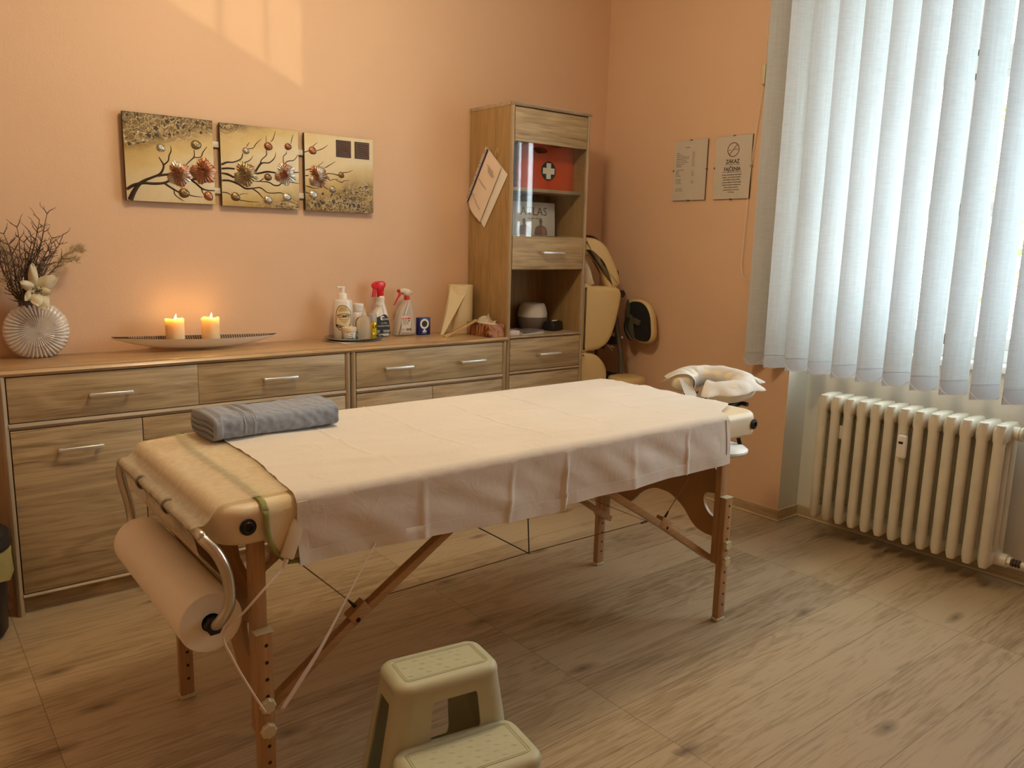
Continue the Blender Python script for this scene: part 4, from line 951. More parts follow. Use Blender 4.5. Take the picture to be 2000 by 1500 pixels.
for k, s in enumerate(words):
    if not s: continue
    z = .236-.0093*k; text_bm(bm, s, .0068, Mn @ Matrix.Translation((-.088, z, .0003)), .0004, align='LEFT')
    if k in (0, 1, 2, 3, 4, 5, 6, 7, 10, 11, 12, 15, 16): text_bm(bm, '%d min' % (20+10*(k % 5)), .0062, Mn @ Matrix.Translation((.012, z, .0003)), .0004, align='LEFT')
obj('print', bm, M['grey_ink'], t, smooth=None)
t, Mn = notice(-.7779, 1.5265, 'clip framed no smoking notice on the right wall beside the blind')
bm = NB(); ring = [(.034*cos(a), .034*sin(a)) for a in [2*pi*k/48 for k in range(48)]]; inn = [(.0305*cos(a), .0305*sin(a)) for a in [2*pi*k/48 for k in range(48)]]
Ms = Mn @ Matrix.Translation((0, .232, .0002)); prism(bm, ring, 0, .0004, Ms, holes=(inn[::-1],))
beam(bm, Ms @ Vector((-.022, -.0235, .0003)), Ms @ Vector((.022, .0235, .0003)), .0032, .0004, up=(-1, 0, 0), bev=0)
obj('prohibition_sign', bm, plain('brown_red_ink', (0.13, 0.03, 0.02, 1), .6), t, smooth=None)
bm = NB(); text_bm(bm, 'NO', .0075, Ms @ Matrix.Translation((-.0185, -.002, .0003)), .0004); text_bm(bm, 'SMOKING', .0058, Ms @ Matrix.Translation((.0155, .0, .0003)), .0004)
text_bm(bm, 'ZÁKAZ', .026, Mn @ Matrix.Translation((0, .176, .0003)), .0004, xs=.92, bold=.0004); text_bm(bm, 'FAJČENIA', .026, Mn @ Matrix.Translation((0, .140, .0003)), .0004, xs=.86, bold=.0004)
for z, hw in ((.1625, .043), (.1265, .056)): bx(bm, -hw, hw, z-.0008, z+.0008, .0002, .0006, M=Mn)
for k, s in enumerate(('Porušenie zákazu fajčenia v tomto objekte', 'podľa par. 7 odst. (1) písmeno f) Zákona', 'číslo 377/2004. Zb. zákona 377/2004', '„o ochrane nefajčiarov“ je možné oznámiť', 'na telefónnom čísle pre Bratislavský kraj,', 'alebo na inšpekciu potravinovú', 'a potravinovú správu v Nitre, alebo', 'v OÚVZ Nitra')):
    text_bm(bm, s, .0078, Mn @ Matrix.Translation((0, .1145-.0118*k, .0003)), .0004, xs=.84, bold=.0001)
obj('print', bm, M['black_ink'], t, smooth=None)

# ------------------------------------------------------------------ on the long sideboard
# disc vase with fanned ribs
VC = Vector((-2.868, -.070, .9505))
t = thing('disc_vase', 'silver white round flat vase with fanned ribs holding the dried flowers', 'vase', (VC.x, VC.y, SZ))
bm = NB(); R0, TH, na, nr = .1050, .026, 252, 16
def vz(front):
    rings = []
    for i in range(nr+1):
        s = i/nr; ring = []
        for k in range(na):
            a = 2*pi*k/na; tw = a+.32*(1-s)**2
            bulge = TH*sqrt(max(0, 1-s**3)); rib = .0042*cos(tw*42)*min(1, s*1.6)
            x, z = R0*s*cos(a), R0*s*sin(a)
            y = (bulge+(rib if i < nr else 0)) if i < nr else 0
            if z < -.096: z = -.096-(z+.096)*-.05; 
            ring.append(bm.verts.new((VC.x+x, VC.y+(-y if front else y), VC.z+z-.0105+0)))
        rings.append(ring)
    for a, b in zip(rings[:-1], rings[1:]):
        for k in range(na): bm.faces.new((a[k], b[k], b[(k+1) % na], a[(k+1) % na]))
    bm.faces.new(rings[0])
vz(True); vz(False); bmesh.ops.remove_doubles(bm, verts=bm.verts, dist=1e-5)
zm = min(v.co.z for v in bm.verts)
for v in bm.verts: v.co.z += SZ+.0004-zm
VT = SZ+.195
obj('body', bm, plain('pearl_silver_glaze', (0.70, 0.65, 0.60, 1), .25, metal=.25, coat=.3), t, smooth=70)
bm = NB(); lathe(bm, [(.030, -.012), (.031, .006), (.026, .007), (.024, -.01)], (VC.x-.02, VC.y, VT+.006), 24, sy=.55); obj('neck', bm, plain('dark_vase_mouth', (0.08, 0.06, 0.05, 1), .4), t)
# dried arrangement standing in the vase
rnd = random.Random(11)
t = thing('dried_arrangement', 'arrangement of brown twigs, pampas plumes and a cream fabric flower in the round vase', 'dried flowers', (VC.x-.02, VC.y, VT-.02))
base = Vector((VC.x-.02, VC.y-.005, VT-.015))
TW = plain('brown_twig', (0.10, 0.066, 0.045, 1), .8)
tips = [(-2.822, -.10, 1.352), (-2.852, -.08, 1.30), (-2.872, -.06, 1.285), (-2.838, -.11, 1.29), (-2.815, -.10, 1.25), (-2.776, -.10, 1.285), (-2.80, -.09, 1.235), (-2.915, -.09, 1.30), (-2.955, -.09, 1.275),
        (-2.975, -.08, 1.235), (-2.93, -.11, 1.22), (-2.895, -.07, 1.25), (-2.855, -.10, 1.23), (-2.79, -.12, 1.20), (-2.96, -.1, 1.19), (-3.00, -.09, 1.27), (-2.845, -.09, 1.33), (-2.86, -.11, 1.26), (-2.83, -.07, 1.22), (-2.81, -.08, 1.27), (-2.84, -.12, 1.20), (-2.88, -.08, 1.20), (-2.90, -.10, 1.21), (-2.94, -.07, 1.24), (-2.92, -.09, 1.17), (-2.82, -.09, 1.18), (-2.965, -.12, 1.23), (-2.985, -.07, 1.20)]
def twig(bm, p, q, r, lvl):
    d = q-p; L = d.length; n = 7; pts = []
    side = d.cross(Vector((0, 1, .2))).normalized()
    for i in range(n+1):
        s = i/n; pts.append(p+d*s+side*.010*sin(s*5+lvl*2)+Vector((rnd.uniform(-.003, .003), rnd.uniform(-.003, .003), rnd.uniform(-.002, .002)))*(1 if 0 < i < n else 0))
    tube(bm, pts, [r*(1-.65*i/n) for i in range(n+1)], 5)
    if lvl < 2:
        for i in range(1, n+1):
            for s in (1, -1):
                if rnd.random() < .85:
                    dd = d.normalized()*rnd.uniform(.5, .9)+side*s*rnd.uniform(.4, .9)+Vector((0, rnd.uniform(-.5, .3), 0))
                    twig2(bm, pts[i], pts[i]+dd.normalized()*rnd.uniform(.012, .04)*(1 if lvl == 0 else .6), r*.5, lvl+1)
def twig2(bm, p, q, r, lvl):
    mid = (p+q)/2+Vector((rnd.uniform(-.004, .004), 0, rnd.uniform(-.003, .003))); tube(bm, [p, mid, q], [r, r*.8, r*.4], 4)
    if lvl < 2:
        for k in range(2):
            d = (q-p).normalized()+Vector((rnd.uniform(-.8, .8), rnd.uniform(-.4, .4), rnd.uniform(-.1, .6)))
            s = mid if k else q; tube(bm, [s, s+d.normalized()*rnd.uniform(.006, .014)], [r*.6, r*.3], 4)
for q in tips:
    bm = NB(); twig(bm, base+Vector((rnd.uniform(-.012, .012), rnd.uniform(-.008, .008), 0)), Vector(q), .0032, 0); obj('twig', bm, TW, t, smooth=None)
PL = plain('pampas_plume', (0.62, 0.48, 0.30, 1), .9)
for q, n, sp in (((-2.735, -.10, 1.225), 260, .02), ((-3.02, -.11, 1.12), 420, .035), ((-2.965, -.06, 1.25), 300, .03), ((-2.75, -.1, 1.19), 160, .015)):
    bm = NB(); q = Vector(q); ctrl = base.lerp(q, .55)+Vector((0, 0, .03)); st = spline([base, ctrl, q, q+Vector((.02 if q.x > -2.85 else -.02, 0, -.012))], 6); tube(bm, st, .0009, 4)
    for k in range(n):
        s = st[int(len(st)*.35)+int(rnd.random()*(len(st)*.65-1))]; d = (q-base).normalized()*rnd.uniform(.5, 1)+Vector((rnd.gauss(0, .5), rnd.gauss(0, .4), rnd.gauss(0, .5)-.1))
        e = s+d.normalized()*rnd.uniform(.02, .02+sp*1.2); w_ = .0009; sd = d.cross(Vector((0, 1, 0))).normalized()*w_
        m_ = s.lerp(e, .5)+Vector((0, 0, .003)); bm.faces.new([bm.verts.new(x) for x in (s-sd, m_-sd, m_+sd, s+sd)]); bm.faces.new([bm.verts.new(x) for x in (m_-sd, e, m_+sd)])
    obj('pampas_plume', bm, PL, t, smooth=None)
FL = cloth('cream_petal', (0.72, 0.65, 0.46, 1), tr=.2, bs=120)
fc = Vector((-2.872, -.112, 1.088))
for (dx, dz, L, wd, dy) in ((-.010, 1, .095, .034, -.01), (.95, .62, .088, .055, -.02), (-.75, .55, .055, .035, -.03), (-.55, -.55, .050, .030, -.03), (.35, -.9, .075, .062, -.035), (.9, -.18, .052, .034, -.03), (.02, -1, .055, .050, -.05)):
    d = Vector((dx, 0, dz)).normalized(); s = Vector((d.z, 0, -d.x)); bm = NB()
    def fp(u, v, d=d, s=s, L=L, wd=wd, dy=dy):
        ww = wd*.5*sin(pi*min(1, .08+u*.92))**.7*(1-.15*u); a = (v-.5)*2
        return fc+d*(L*u)+s*(ww*a)+Vector((0, dy*u*1.1-.012*(1-a*a)*sin(pi*u)+.003*sin(9*u+a*3), 0)), (0, -1, 0)
    sheet_solid(bm, 10, 6, fp, .0008); obj('petal', bm, FL, t, smooth=70)
bm = NB()
for k in range(26):
    p = fc+Vector((rnd.gauss(.004, .009), -.022+rnd.gauss(0, .004), rnd.gauss(-.002, .007))); bmesh.ops.create_icosphere(bm, subdivisions=1, radius=.0026, matrix=Matrix.Translation(p))
obj('flower_centre', bm, TW, t)

# boat shaped candle dish
DC = Vector((-2.318, -.108, SZ)); DL, DWd = .322, .080
t = thing('boat_dish', 'long white boat shaped dish with a ridged inside holding two candles', 'dish', DC)
def dish(u, v, off=0.0):
    # u along -1..1, v across -1..1
    w_ = (1-abs(u)**1.9); y = DWd*w_*v; d = 1-v*v
    zr = .049-.009*u+.003*u*u                      # rim height
    dep = .046*(1-abs(u)**2.6)
    return Vector((DC.x+DL*u, DC.y+y, SZ+.001+zr-dep*d+off))
bm = NB(); V = grid(bm, 60, 14, lambda a, b: dish(2*a-1, 2*b-1))
for v in bm.verts: v.co.z = max(v.co.z, SZ+.0008)
obj('shell', bm, plain('cream_ceramic', (0.86, 0.81, 0.71, 1), .25, coat=.3), t, smooth=60)
bm = NB(); grid(bm, 60, 14, lambda a, b: dish((2*a-1)*.985, (2*b-1)*.94, .0045)); obj('liner', bm, plain('brown_dish_inside', (0.075, 0.05, 0.035, 1), .45), t, smooth=60)
bm = NB()
for k in range(60):
    u = -.78+1.66*k/59
    pts = [dish(u+.0*j, .93-.16*j, .0062) for j in range(5)]; tube(bm, pts, .0014, 5)
    pts = [dish(u+.0*j, -.90+.16*j, .0062) for j in range(3)]; tube(bm, pts, .0014, 5)
obj('inlay_strips', bm, plain('pale_inlay', (0.50, 0.40, 0.28, 1), .5), t)
WAX = plain('candle_wax', (0.92, 0.70, 0.42, 1), .45, sss=1.0)
WAX2 = None
for i, (cx, lab) in enumerate(((-2.408, 'lit cream candle on the boat dish, the one nearer the vase'), (-2.272, 'lit cream candle on the boat dish, the one farther from the vase'))):
    z0 = SZ+.021; h = .968-z0; c = (cx, DC.y, z0)
    t = thing('pillar_candle', lab, 'candle', c, group='lit candles on the boat dish')
    bm = NB(); lathe(bm, [(0, 0), (.0335, 0), (.0345, .004), (.0345, h-.012), (.0352, h-.004), (.0335, h), (.031, h-.001), (.028, h-.009), (.015, h-.014), (0, h-.015)], c, 48)
    for v in bm.verts:
        if v.co.z > z0+h-.006: a = atan2(v.co.y-c[1], v.co.x-c[0]); v.co.z += .0022*sin(3*a+i*2)+.001*sin(7*a); v.co.x += .001*cos(5*a)
    obj('wax', bm, WAX, t, smooth=50)
    bm = NB(); tube(bm, [(cx, c[1], z0+h-.016), (cx+.001, c[1], z0+h-.008), (cx+.003, c[1], z0+h-.003)], .0009, 6); obj('wick', bm, M['black_ink'], t)
    FM = NT('candle_flame'); em = FM.a('ShaderNodeEmission'); em.inputs[0].default_value = (1, .70, .30, 1); em.inputs[1].default_value = 26; FM.k(em, 0, FM.out, 0)
    bm = NB(); lathe(bm, [(0, -.006), (.0030, -.003), (.0042, .001), (.0036, .006), (.0018, .012), (0, .018)], (cx+.003, c[1], z0+h+.001), 12)
    for v in bm.verts: v.co.x += .0035*max(0, (v.co.z-(z0+h))/.018)
    obj('flame', bm, FM.m, t, smooth=80)
    fl = lamp('candle_light', 'POINT', (cx+.003, c[1], z0+h+.006), .22, (1.0, .55, .18), shadow_soft_size=.006); fl.parent = t; fl.location = (.003, 0, h+.03)
# napkin, tray and bottles
t_ = NB(); Nz = SZ+.0006
def nap(u, v):
    A, B, C_, D = Vector((-1.790, -.095, 0)), Vector((-1.745, -.222, 0)), Vector((-1.512, -.165, 0)), Vector((-1.53, -.02, 0)); p = (A*(1-u)+D*u)*(1-v)+(B*(1-u)+C_*u)*v
    e = max(0, (.12-u)/.12); return Vector((p.x, p.y, Nz+.0008*sin(u*14+v*9)**2+.006*e*e*(1-v))), (0, 0, 1)
sheet_solid(t_, 16, 10, nap, .0006); tagset(obj('paper_napkin', t_, M['paper']), 'white paper napkin lying under the round tray', 'napkin')
TC = Vector((-1.640, -.110, SZ+.0022))
t = thing('serving_tray', 'shiny round metal tray with a raised rim carrying the massage bottles', 'tray', TC)
bm = NB(); lathe(bm, [(0, 0), (.106, 0), (.128, .008), (.136, .0125), (.137, .014), (.127, .0105), (.105, .0028), (0, .0028)], TC, 56, sy=.80); obj('plate', bm, plain('mirror_metal', (0.62, 0.60, 0.55, 1), .12, metal=1), t)
TZ0 = TC.z+.0032
def bottle(name, label, cat, c): return thing(name, label, cat, c)
# pump bottle
c = (-1.684, -.092, TZ0)
t = bottle('pump_bottle', 'tall white pump bottle of massage oil with a cream label on the tray', 'bottle', c)
bm = NB(); lathe(bm, [(0, 0), (.040, 0), (.044, .006), (.044, .165), (.041, .173), (.024, .176), (.021, .178), (.021, .182)], c, 40, sy=.80); obj('body', bm, plain('white_bottle', (0.76, 0.70, 0.63, 1), .22), t, smooth=35)
bm = NB(); lathe(bm, [(.0185, .180), (.0185, .200), (.016, .203), (.0085, .205), (.0085, .222), (.010, .223), (.010, .232), (0, .233)], c, 28); bx(bm, c[0]-.030, c[0]+.004, c[1]-.006, c[1]+.006, TZ0+.227, TZ0+.2335, .002); bx(bm, c[0]-.030, c[0]-.026, c[1]-.004, c[1]+.004, TZ0+.223, TZ0+.229, .001); obj('pump', bm, M['white_plastic'], t)
LBL = plain('cream_label', (0.72, 0.58, 0.34, 1), .4); DRK = plain('aubergine_print', (0.030, 0.010, 0.022, 1), .45)
def wrap(bm, c, rx, ry, a0, kx=1.0):
    """bend flat label geometry (x = arc length, y = height, z = lift) round an oval bottle"""
    for v in bm.verts:
        a = a0+v.co.x*kx/rx; l = v.co.z; v.co = Vector((c[0]+(rx+l)*cos(a), c[1]+(ry+l)*sin(a), c[2]+v.co.y))
def dense(ol, step=.004):
    out = []
    for i in range(len(ol)):
        a, b = Vector(ol[i-1]), Vector(ol[i]); n = max(1, int((b-a).length/step))
        out += [tuple(a.lerp(b, k/n)) for k in range(n)]
    return out
def label_fill(bm, ol, z, mi=0, step=.0035):
    """flat polygon cut in thin strips so that it can be bent"""
    t = bmesh.new(); t.faces.new([t.verts.new((p[0], p[1], z)) for p in ol]); xs = [p[0] for p in ol]
    x = min(xs)+step
    while x < max(xs): bmesh.ops.bisect_plane(t, geom=list(t.verts)+list(t.edges)+list(t.faces), plane_co=(x, 0, 0), plane_no=(1, 0, 0)); x += step
    bmesh.ops.triangulate(t, faces=t.faces)
    for f in t.faces: f.material_index = mi
    merge(bm, t)
olab = [(p.x, p.y) for p in spline([(0, .045), (.022, .062), (.030, .073), (.0295, .098), (.031, .117), (.024, .127), (.012, .145), (-.004, .153), (-.020, .148), (-.031, .127), (-.034, .100), (-.034, .065), (-.024, .048), (-.012, .042)], 4, True)]
LA0 = -pi/2-.25
bm = NB(); label_fill(bm, olab, .0005, 1); label_fill(bm, offset_poly(olab if area2(olab) > 0 else olab[::-1], .0028), .0009, 0); wrap(bm, c, .044, .0352, LA0, 1.22); lb = obj('label', bm, [LBL, DRK], t, smooth=None)
bm = NB()
text_bm(bm, 'TOMFIT', .019, Matrix.Translation((-.001, .103, .0012)), .0004, xs=.80, bold=.0005); text_bm(bm, 'MASSAGE OIL', .0055, Matrix.Translation((-.003, .128, .0012)), .0004)
text_bm(bm, 'MASÁŽNÍ', .0065, Matrix.Translation((-.001, .082, .0012)), .0004); text_bm(bm, 'OLEJ', .0065, Matrix.Translation((-.001, .075, .0012)), .0004)
for s in (1, -1):
    for k in range(9): bx(bm, -.019+.0042*k, -.0162+.0042*k, .1025+s*(.0135-.0002*(k-4)**2)-.0015, .1025+s*(.0135-.0002*(k-4)**2)+.0015, .001, .0014)
    bx(bm, -.030, .026, .1025+s*.0105-.0004, .1025+s*.0105+.0004, .001, .0014)
bmesh.ops.triangulate(bm, faces=bm.faces); wrap(bm, c, .044, .0352, LA0, 1.22); obj('label_print', bm, DRK, lb, smooth=None)
bm = NB(); label_fill(bm, [(-.034, .070), (-.034, .058), (.012, .045), (.012, .057)], .0014); label_fill(bm, [(.000, .0), (.0036, .0), (.0036, .042), (.000, .042)], .0006); wrap(bm, c, .044, .0352, LA0, 1.22); obj('label_ribbon', bm, DRK, lb, smooth=None)
bm = NB(); text_bm(bm, 'ZORA', .0095, Matrix.Translation((-.014, .0585, .0018)) @ Matrix.Rotation(-.27, 4, 'Z'), .0004); bmesh.ops.triangulate(bm, faces=bm.faces); wrap(bm, c, .044, .0352, LA0, 1.22); obj('ribbon_print', bm, M['paper'], lb, smooth=None)
bm = NB(); label_fill(bm, [(-.020, .132), (.012, .132), (.006, .144), (-.012, .146)], .0012); wrap(bm, c, .044, .0352, LA0, 1.22); obj('gold_crest', bm, M['gold'], lb, smooth=None)
# small jar
c = (-1.690, -.163, TZ0); t = bottle('cream_jar', 'small white jar of vaseline at the front of the tray', 'jar', c)
bm = NB(); lathe(bm, [(0, 0), (.023, 0), (.025, .003), (.0275, .040), (.0275, .042)], c, 36); obj('body', bm, M['white_plastic'], t)
bm = NB(); lathe(bm, [(.0305, .041), (.0315, .043), (.031, .058), (.029, .060), (0, .0605)], c, 36); obj('lid', bm, plain('cream_lid', (0.74, 0.66, 0.50, 1), .4), t)
bm = NB(); text_bm(bm, 'vitar', .0085, Matrix.Translation((.004, .0295, .0006)), .0004, shear=.2); text_bm(bm, 'kozmetická', .0045, Matrix.Translation((0, .0215, .0006)), .0004); text_bm(bm, 'vazelína', .0125, Matrix.Translation((.002, .0110, .0006)), .0004, bold=.0003, xs=.95)
bmesh.ops.triangulate(bm, faces=bm.faces); wrap(bm, c, .0265, .0265, -pi/2-.25); obj('label_print', bm, plain('dark_green_ink', (0.02, 0.07, 0.07, 1), .5), t, smooth=None)
# bottle with flip cap behind
c = (-1.590, -.058, TZ0); t = bottle('flip_cap_bottle', 'white bottle with a flip cap and dark trimmed label behind the clear bottle', 'bottle', c)
bm = NB(); lathe(bm, [(0, 0), (.026, 0), (.030, .005), (.030, .090), (.027, .108), (.0205, .114), (.0205, .118)], c, 32, sy=.8); obj('body', bm, plain('white_flip_bottle', (0.76, 0.70, 0.63, 1), .22), t)
bm = NB(); lathe(bm, [(.0200, .117), (.0215, .120), (.0235, .150), (.0225, .153), (0, .1535)], c, 28); bx(bm, c[0]-.010, c[0]+.010, c[1]-.0245, c[1]-.018, TZ0+.142, TZ0+.146, .001); obj('flip_cap', bm, M['white_plastic'], t)
ol2 = [(p.x, p.y) for p in spline([(0, .012), (.018, .022), (.024, .045), (.022, .072), (.010, .092), (-.008, .094), (-.024, .078), (-.026, .045), (-.018, .020)], 4, True)]
bm = NB(); label_fill(bm, ol2, .0005, 1); label_fill(bm, offset_poly(ol2 if area2(ol2) > 0 else ol2[::-1], .004), .0009, 0); wrap(bm, c, .030, .024, -pi/2); obj('label', bm, [LBL, DRK], t, smooth=None)
# clear squeeze bottle
c = (-1.610, -.150, TZ0); t = bottle('clear_bottle', 'empty clear plastic bottle with a nozzle, in the middle of the tray', 'bottle', c)
bm = NB(); lathe(bm, [(.0, .002), (.024, 0), (.0285, .003), (.0285, .084), (.026, .094), (.019, .101), (.010, .104), (.010, .108)], c, 36); obj('body', bm, M['clear'], t)
bm = NB(); lathe(bm, [(.012, .104), (.0125, .106), (.0115, .114), (.0075, .120), (.004, .132), (.003, .140), (0, .1405)], c, 20); obj('nozzle', bm, M['frosted'], t)
# yellow spray can
c = (-1.552, -.120, TZ0); t = bottle('spray_can', 'yellow aerosol can with a grey cap at the right of the tray', 'spray can', c)
bm = NB(); lathe(bm, [(0, 0), (.019, 0), (.0202, .003), (.0202, .070), (.019, .073)], c, 32); b_ = obj('can', bm, plain('yellow_tin', (0.62, 0.44, 0.02, 1), .22, metal=.3), t)
bm = NB(); lathe(bm, [(.0195, .0735), (.0198, .076), (.0195, .106), (.017, .111), (.010, .113), (0, .1135)], c, 32); obj('cap', bm, plain('grey_cap', (0.42, 0.38, 0.36, 1), .35), t)
bm = NB(); text_bm(bm, 'US', .021, Matrix.Translation((.006, .052, .0004)), .0004, bold=.0006); bx(bm, -.001, .018, .0325, .0365, .0003, .0007); text_bm(bm, 'SPRAY', .006, Matrix.Translation((.006, .012, .0004)), .0004)
for v_ in (.066,): bx(bm, -.02, .02, v_, v_+.0012, .0003, .0006)
bmesh.ops.triangulate(bm, faces=bm.faces); wrap(bm, c, .0204, .0204, -pi/2-.15); obj('print', bm, plain('olive_black_ink', (0.03, 0.03, 0.01, 1), .5), b_, smooth=None)

# white trigger bottle with the red head
c = (-1.478, -.060, SZ+.0005)
t = bottle('trigger_spray_bottle', 'white spray bottle with a transparent red trigger head and black label', 'spray bottle', c)
bm = NB(); Mx = frame_M((c[0], c[1], c[2]), (1, 0, 0), (0, 0, 1))
ol = [(p.x, p.y) for p in spline([(-.035, .002), (.036, .002), (.043, .010), (.041, .040), (.034, .085), (.022, .130), (.0125, .160), (.012, .188), (-.012, .188), (-.013, .165), (-.018, .150), (-.016, .138), (-.030, .115), (-.042, .098), (-.045, .080), (-.045, .012), (-.041, .003)], 4, True)]
slab(bm, ol, [(.010, -.024), (.003, -.021), (0, -.014), (0, .014), (.003, .021), (.010, .024)], Mx); obj('body', bm, M['white_plastic'], t, smooth=60)
bm = NB(); lathe(bm, [(.0145, .184), (.0155, .186), (.0155, .210), (.013, .212)], c, 28); h_ = obj('collar', bm, M['red'], t)
ol = [(p.x, p.y) for p in spline([(-.012, .211), (-.014, .222), (-.036, .224), (-.041, .240), (-.034, .250), (-.020, .256), (.008, .258), (.021, .252), (.023, .238), (.016, .224), (.012, .212)], 4, True)]
bm = NB(); slab(bm, ol, [(.004, -.0125), (.001, -.0105), (0, -.007), (0, .007), (.001, .0105), (.004, .0125)], Mx)
RC = NT('clear_red'); RC.b.inputs['Base Color'].default_value = (.75, .04, .06, 1); RC.b.inputs['Roughness'].default_value = .15; _tp = RC.a('ShaderNodeBsdfTransparent'); _tp.inputs[0].default_value = (1, .25, .25, 1); _mx = RC.a('ShaderNodeMixShader'); _mx.inputs[0].default_value = .3; RC.k(RC.b, 0, _mx, 1); RC.k(_tp, 0, _mx, 2); RC.k(_mx, 0, RC.out, 0)
obj('head', bm, RC.m, t, smooth=60)
bm = NB(); slab(bm, [(-.036, .226), (-.018, .226), (-.026, .188), (-.041, .186)], [(.001, -.006), (0, -.005), (0, .005), (.001, .006)], Mx); obj('trigger', bm, RC.m, t)
bm = NB(); ollb = [(p.x, p.y) for p in spline([(-.036, .018), (.036, .018), (.0375, .030), (.030, .080), (.020, .100), (.006, .106), (-.014, .098), (-.038, .086), (-.038, .03)], 3, True)]
prism(bm, ollb, .0243, .0250, frame_M((c[0], c[1], c[2]), (1, 0, 0), (0, 0, 1))); lb = obj('label', bm, plain('charcoal_label', (0.018, 0.02, 0.02, 1), .35), t)
bm = NB(); Ml = Mx @ Matrix.Translation((0, 0, .0251))
text_bm(bm, 'GUNA', .013, Ml @ Matrix.Translation((.014, .083, .0001)), .0004); text_bm(bm, 'MASÁŽNÍ SPREJ', .0088, Ml @ Matrix.Translation((.002, .052, .0001)), .0004); text_bm(bm, 'Lux Ruby', .0085, Ml @ Matrix.Translation((.006, .066, .0001)), .0004)
prism(bm, [(.011*cos(a)-.003, .011*sin(a)+.089) for a in [radians(q) for q in range(20, 270, 16)]]+[(.006*cos(a)+.0005, .006*sin(a)+.088) for a in [radians(q) for q in range(260, 20, -20)]], 0, .0004, Ml)
obj('label_print', bm, M['paper'], lb, smooth=None)
bm = NB(); bx(bm, -.036, .036, .022, .034, 0, .0004, M=Ml); obj('silver_band', bm, plain('silver_band', (0.30, 0.30, 0.29, 1), .35), lb); bm = NB(); prism(bm, [(.010*cos(a)-.008, .010*sin(a)+.026) for a in [2*pi*k/20 for k in range(20)]], .0004, .0007, Ml); obj('round_emblem', bm, M['black_plastic'], lb)
# clear trigger bottle
c = (-1.352, -.065, SZ+.0005)
t = bottle('trigger_spray_bottle', 'half clear spray bottle with a cream head and red trigger beside the blue box', 'spray bottle', c)
Mx = frame_M(c, (1, 0, 0), (0, 0, 1))
ol = [(p.x, p.y) for p in spline([(-.043, .002), (.042, .002), (.050, .010), (.048, .050), (.040, .105), (.031, .150), (.026, .168), (.001, .168), (-.004, .160), (-.022, .135), (-.035, .115), (-.042, .085), (-.049, .04), (-.050, .010)], 4, True)]
bm = NB(); slab(bm, ol, [(.008, -.024), (.002, -.020), (0, -.014), (0, .014), (.002, .020), (.008, .024)], Mx); obj('body', bm, M['frosted'], t, smooth=60)
bm = NB(); olq = [(-.040, .004), (.040, .004), (.046, .012), (.043, .060), (.038, .095), (-.036, .095), (-.044, .06), (-.046, .012)]; slab(bm, olq, [(.004, -.020), (0, -.014), (0, .014), (.004, .020)], Mx); obj('liquid', bm, clearplastic('milky_liquid', (0.70, 0.64, 0.56, 1), .55), t, smooth=60)
bm = NB(); lathe(bm, [(.0125, .165), (.0135, .167), (.0135, .184), (.012, .186)], (c[0]+.0135, c[1], c[2]), 28); obj('collar', bm, M['red'], t)
ol = [(p.x, p.y) for p in spline([(-.026, .203), (-.026, .219), (-.010, .222), (.015, .221), (.032, .213), (.044, .199), (.040, .196), (.028, .192), (.020, .188), (.006, .187), (-.005, .194), (-.016, .202)], 4, True)]
bm = NB(); slab(bm, ol, [(.003, -.011), (0, -.007), (0, .007), (.003, .011)], Mx); obj('head', bm, plain('cream_head', (0.70, 0.62, 0.46, 1), .3), t, smooth=60)
bm = NB(); lathe(bm, [(0, 0), (.007, .001), (.0085, .004), (.0085, .012), (0, .012)], (c[0]-.038, c[1], c[2]+.2115), 20, M=Matrix.Rotation(pi/2, 4, 'Y')); obj('nozzle', bm, M['red'], t)
bm = NB(); slab(bm, [(p.x, p.y) for p in spline([(-.004, .198), (-.018, .204), (-.028, .200), (-.034, .186), (-.050, .158), (-.058, .146), (-.0545, .147), (-.042, .164), (-.028, .182), (-.018, .192)], 3, True)], [(.0005, -.005), (0, -.004), (0, .004), (.0005, .005)], Mx); obj('trigger', bm, M['red'], t)
Ml = Mx @ Matrix.Translation((0, 0, .0243)); bm = NB(); bx(bm, -.029, .020, .018, .094, 0, .0006, M=Ml); lb = obj('label', bm, plain('white_label', (0.70, 0.62, 0.52, 1), .5), t)
bm = NB(); bx(bm, -.028, .018, .079, .086, .0006, .0010, M=Ml); obj('red_band', bm, M['red'], lb)
bm = NB(); text_bm(bm, 'DEZINFEKCIA', .005, Ml @ Matrix.Translation((-.011, .0825, .0011)), .0003); obj('band_print', bm, M['paper'], lb, smooth=None)
bm = NB(); rnd = random.Random(9)
for k in range(4): bx(bm, -.024, .002, .0745-.0018*k, .0752-.0018*k, .0006, .0009, M=Ml); bx(bm, -.024, .008, .0655-.0020*k, .0663-.0020*k, .0006, .0009, M=Ml)
prism(bm, [(.011+.0045*cos(a), .0715+.0045*sin(a)) for a in [2*pi*k/16 for k in range(16)]], .0006, .0009, Ml)
x = -.005
for k in range(16):
    w_ = rnd.choice((.0006, .0012, .0018)); bx(bm, x, x+w_, .024, .036, .0006, .0009, M=Ml); x += w_+rnd.choice((.0005, .0008))
for k in range(4): bx(bm, -.028, -.012, .034-.0030*k, .0350-.0030*k, .0006, .0009, M=Ml)
for k in range(7): bx(bm, -.024+.0055*k, -.021+.0055*k, .050+.003*(k % 3), .053+.003*(k % 3), .0006, .0009, M=Ml)
bx(bm, .006, .018, .0885, .0900, .0006, .0009, M=Ml); obj('label_print', bm, M['grey_ink'], lb, smooth=None)
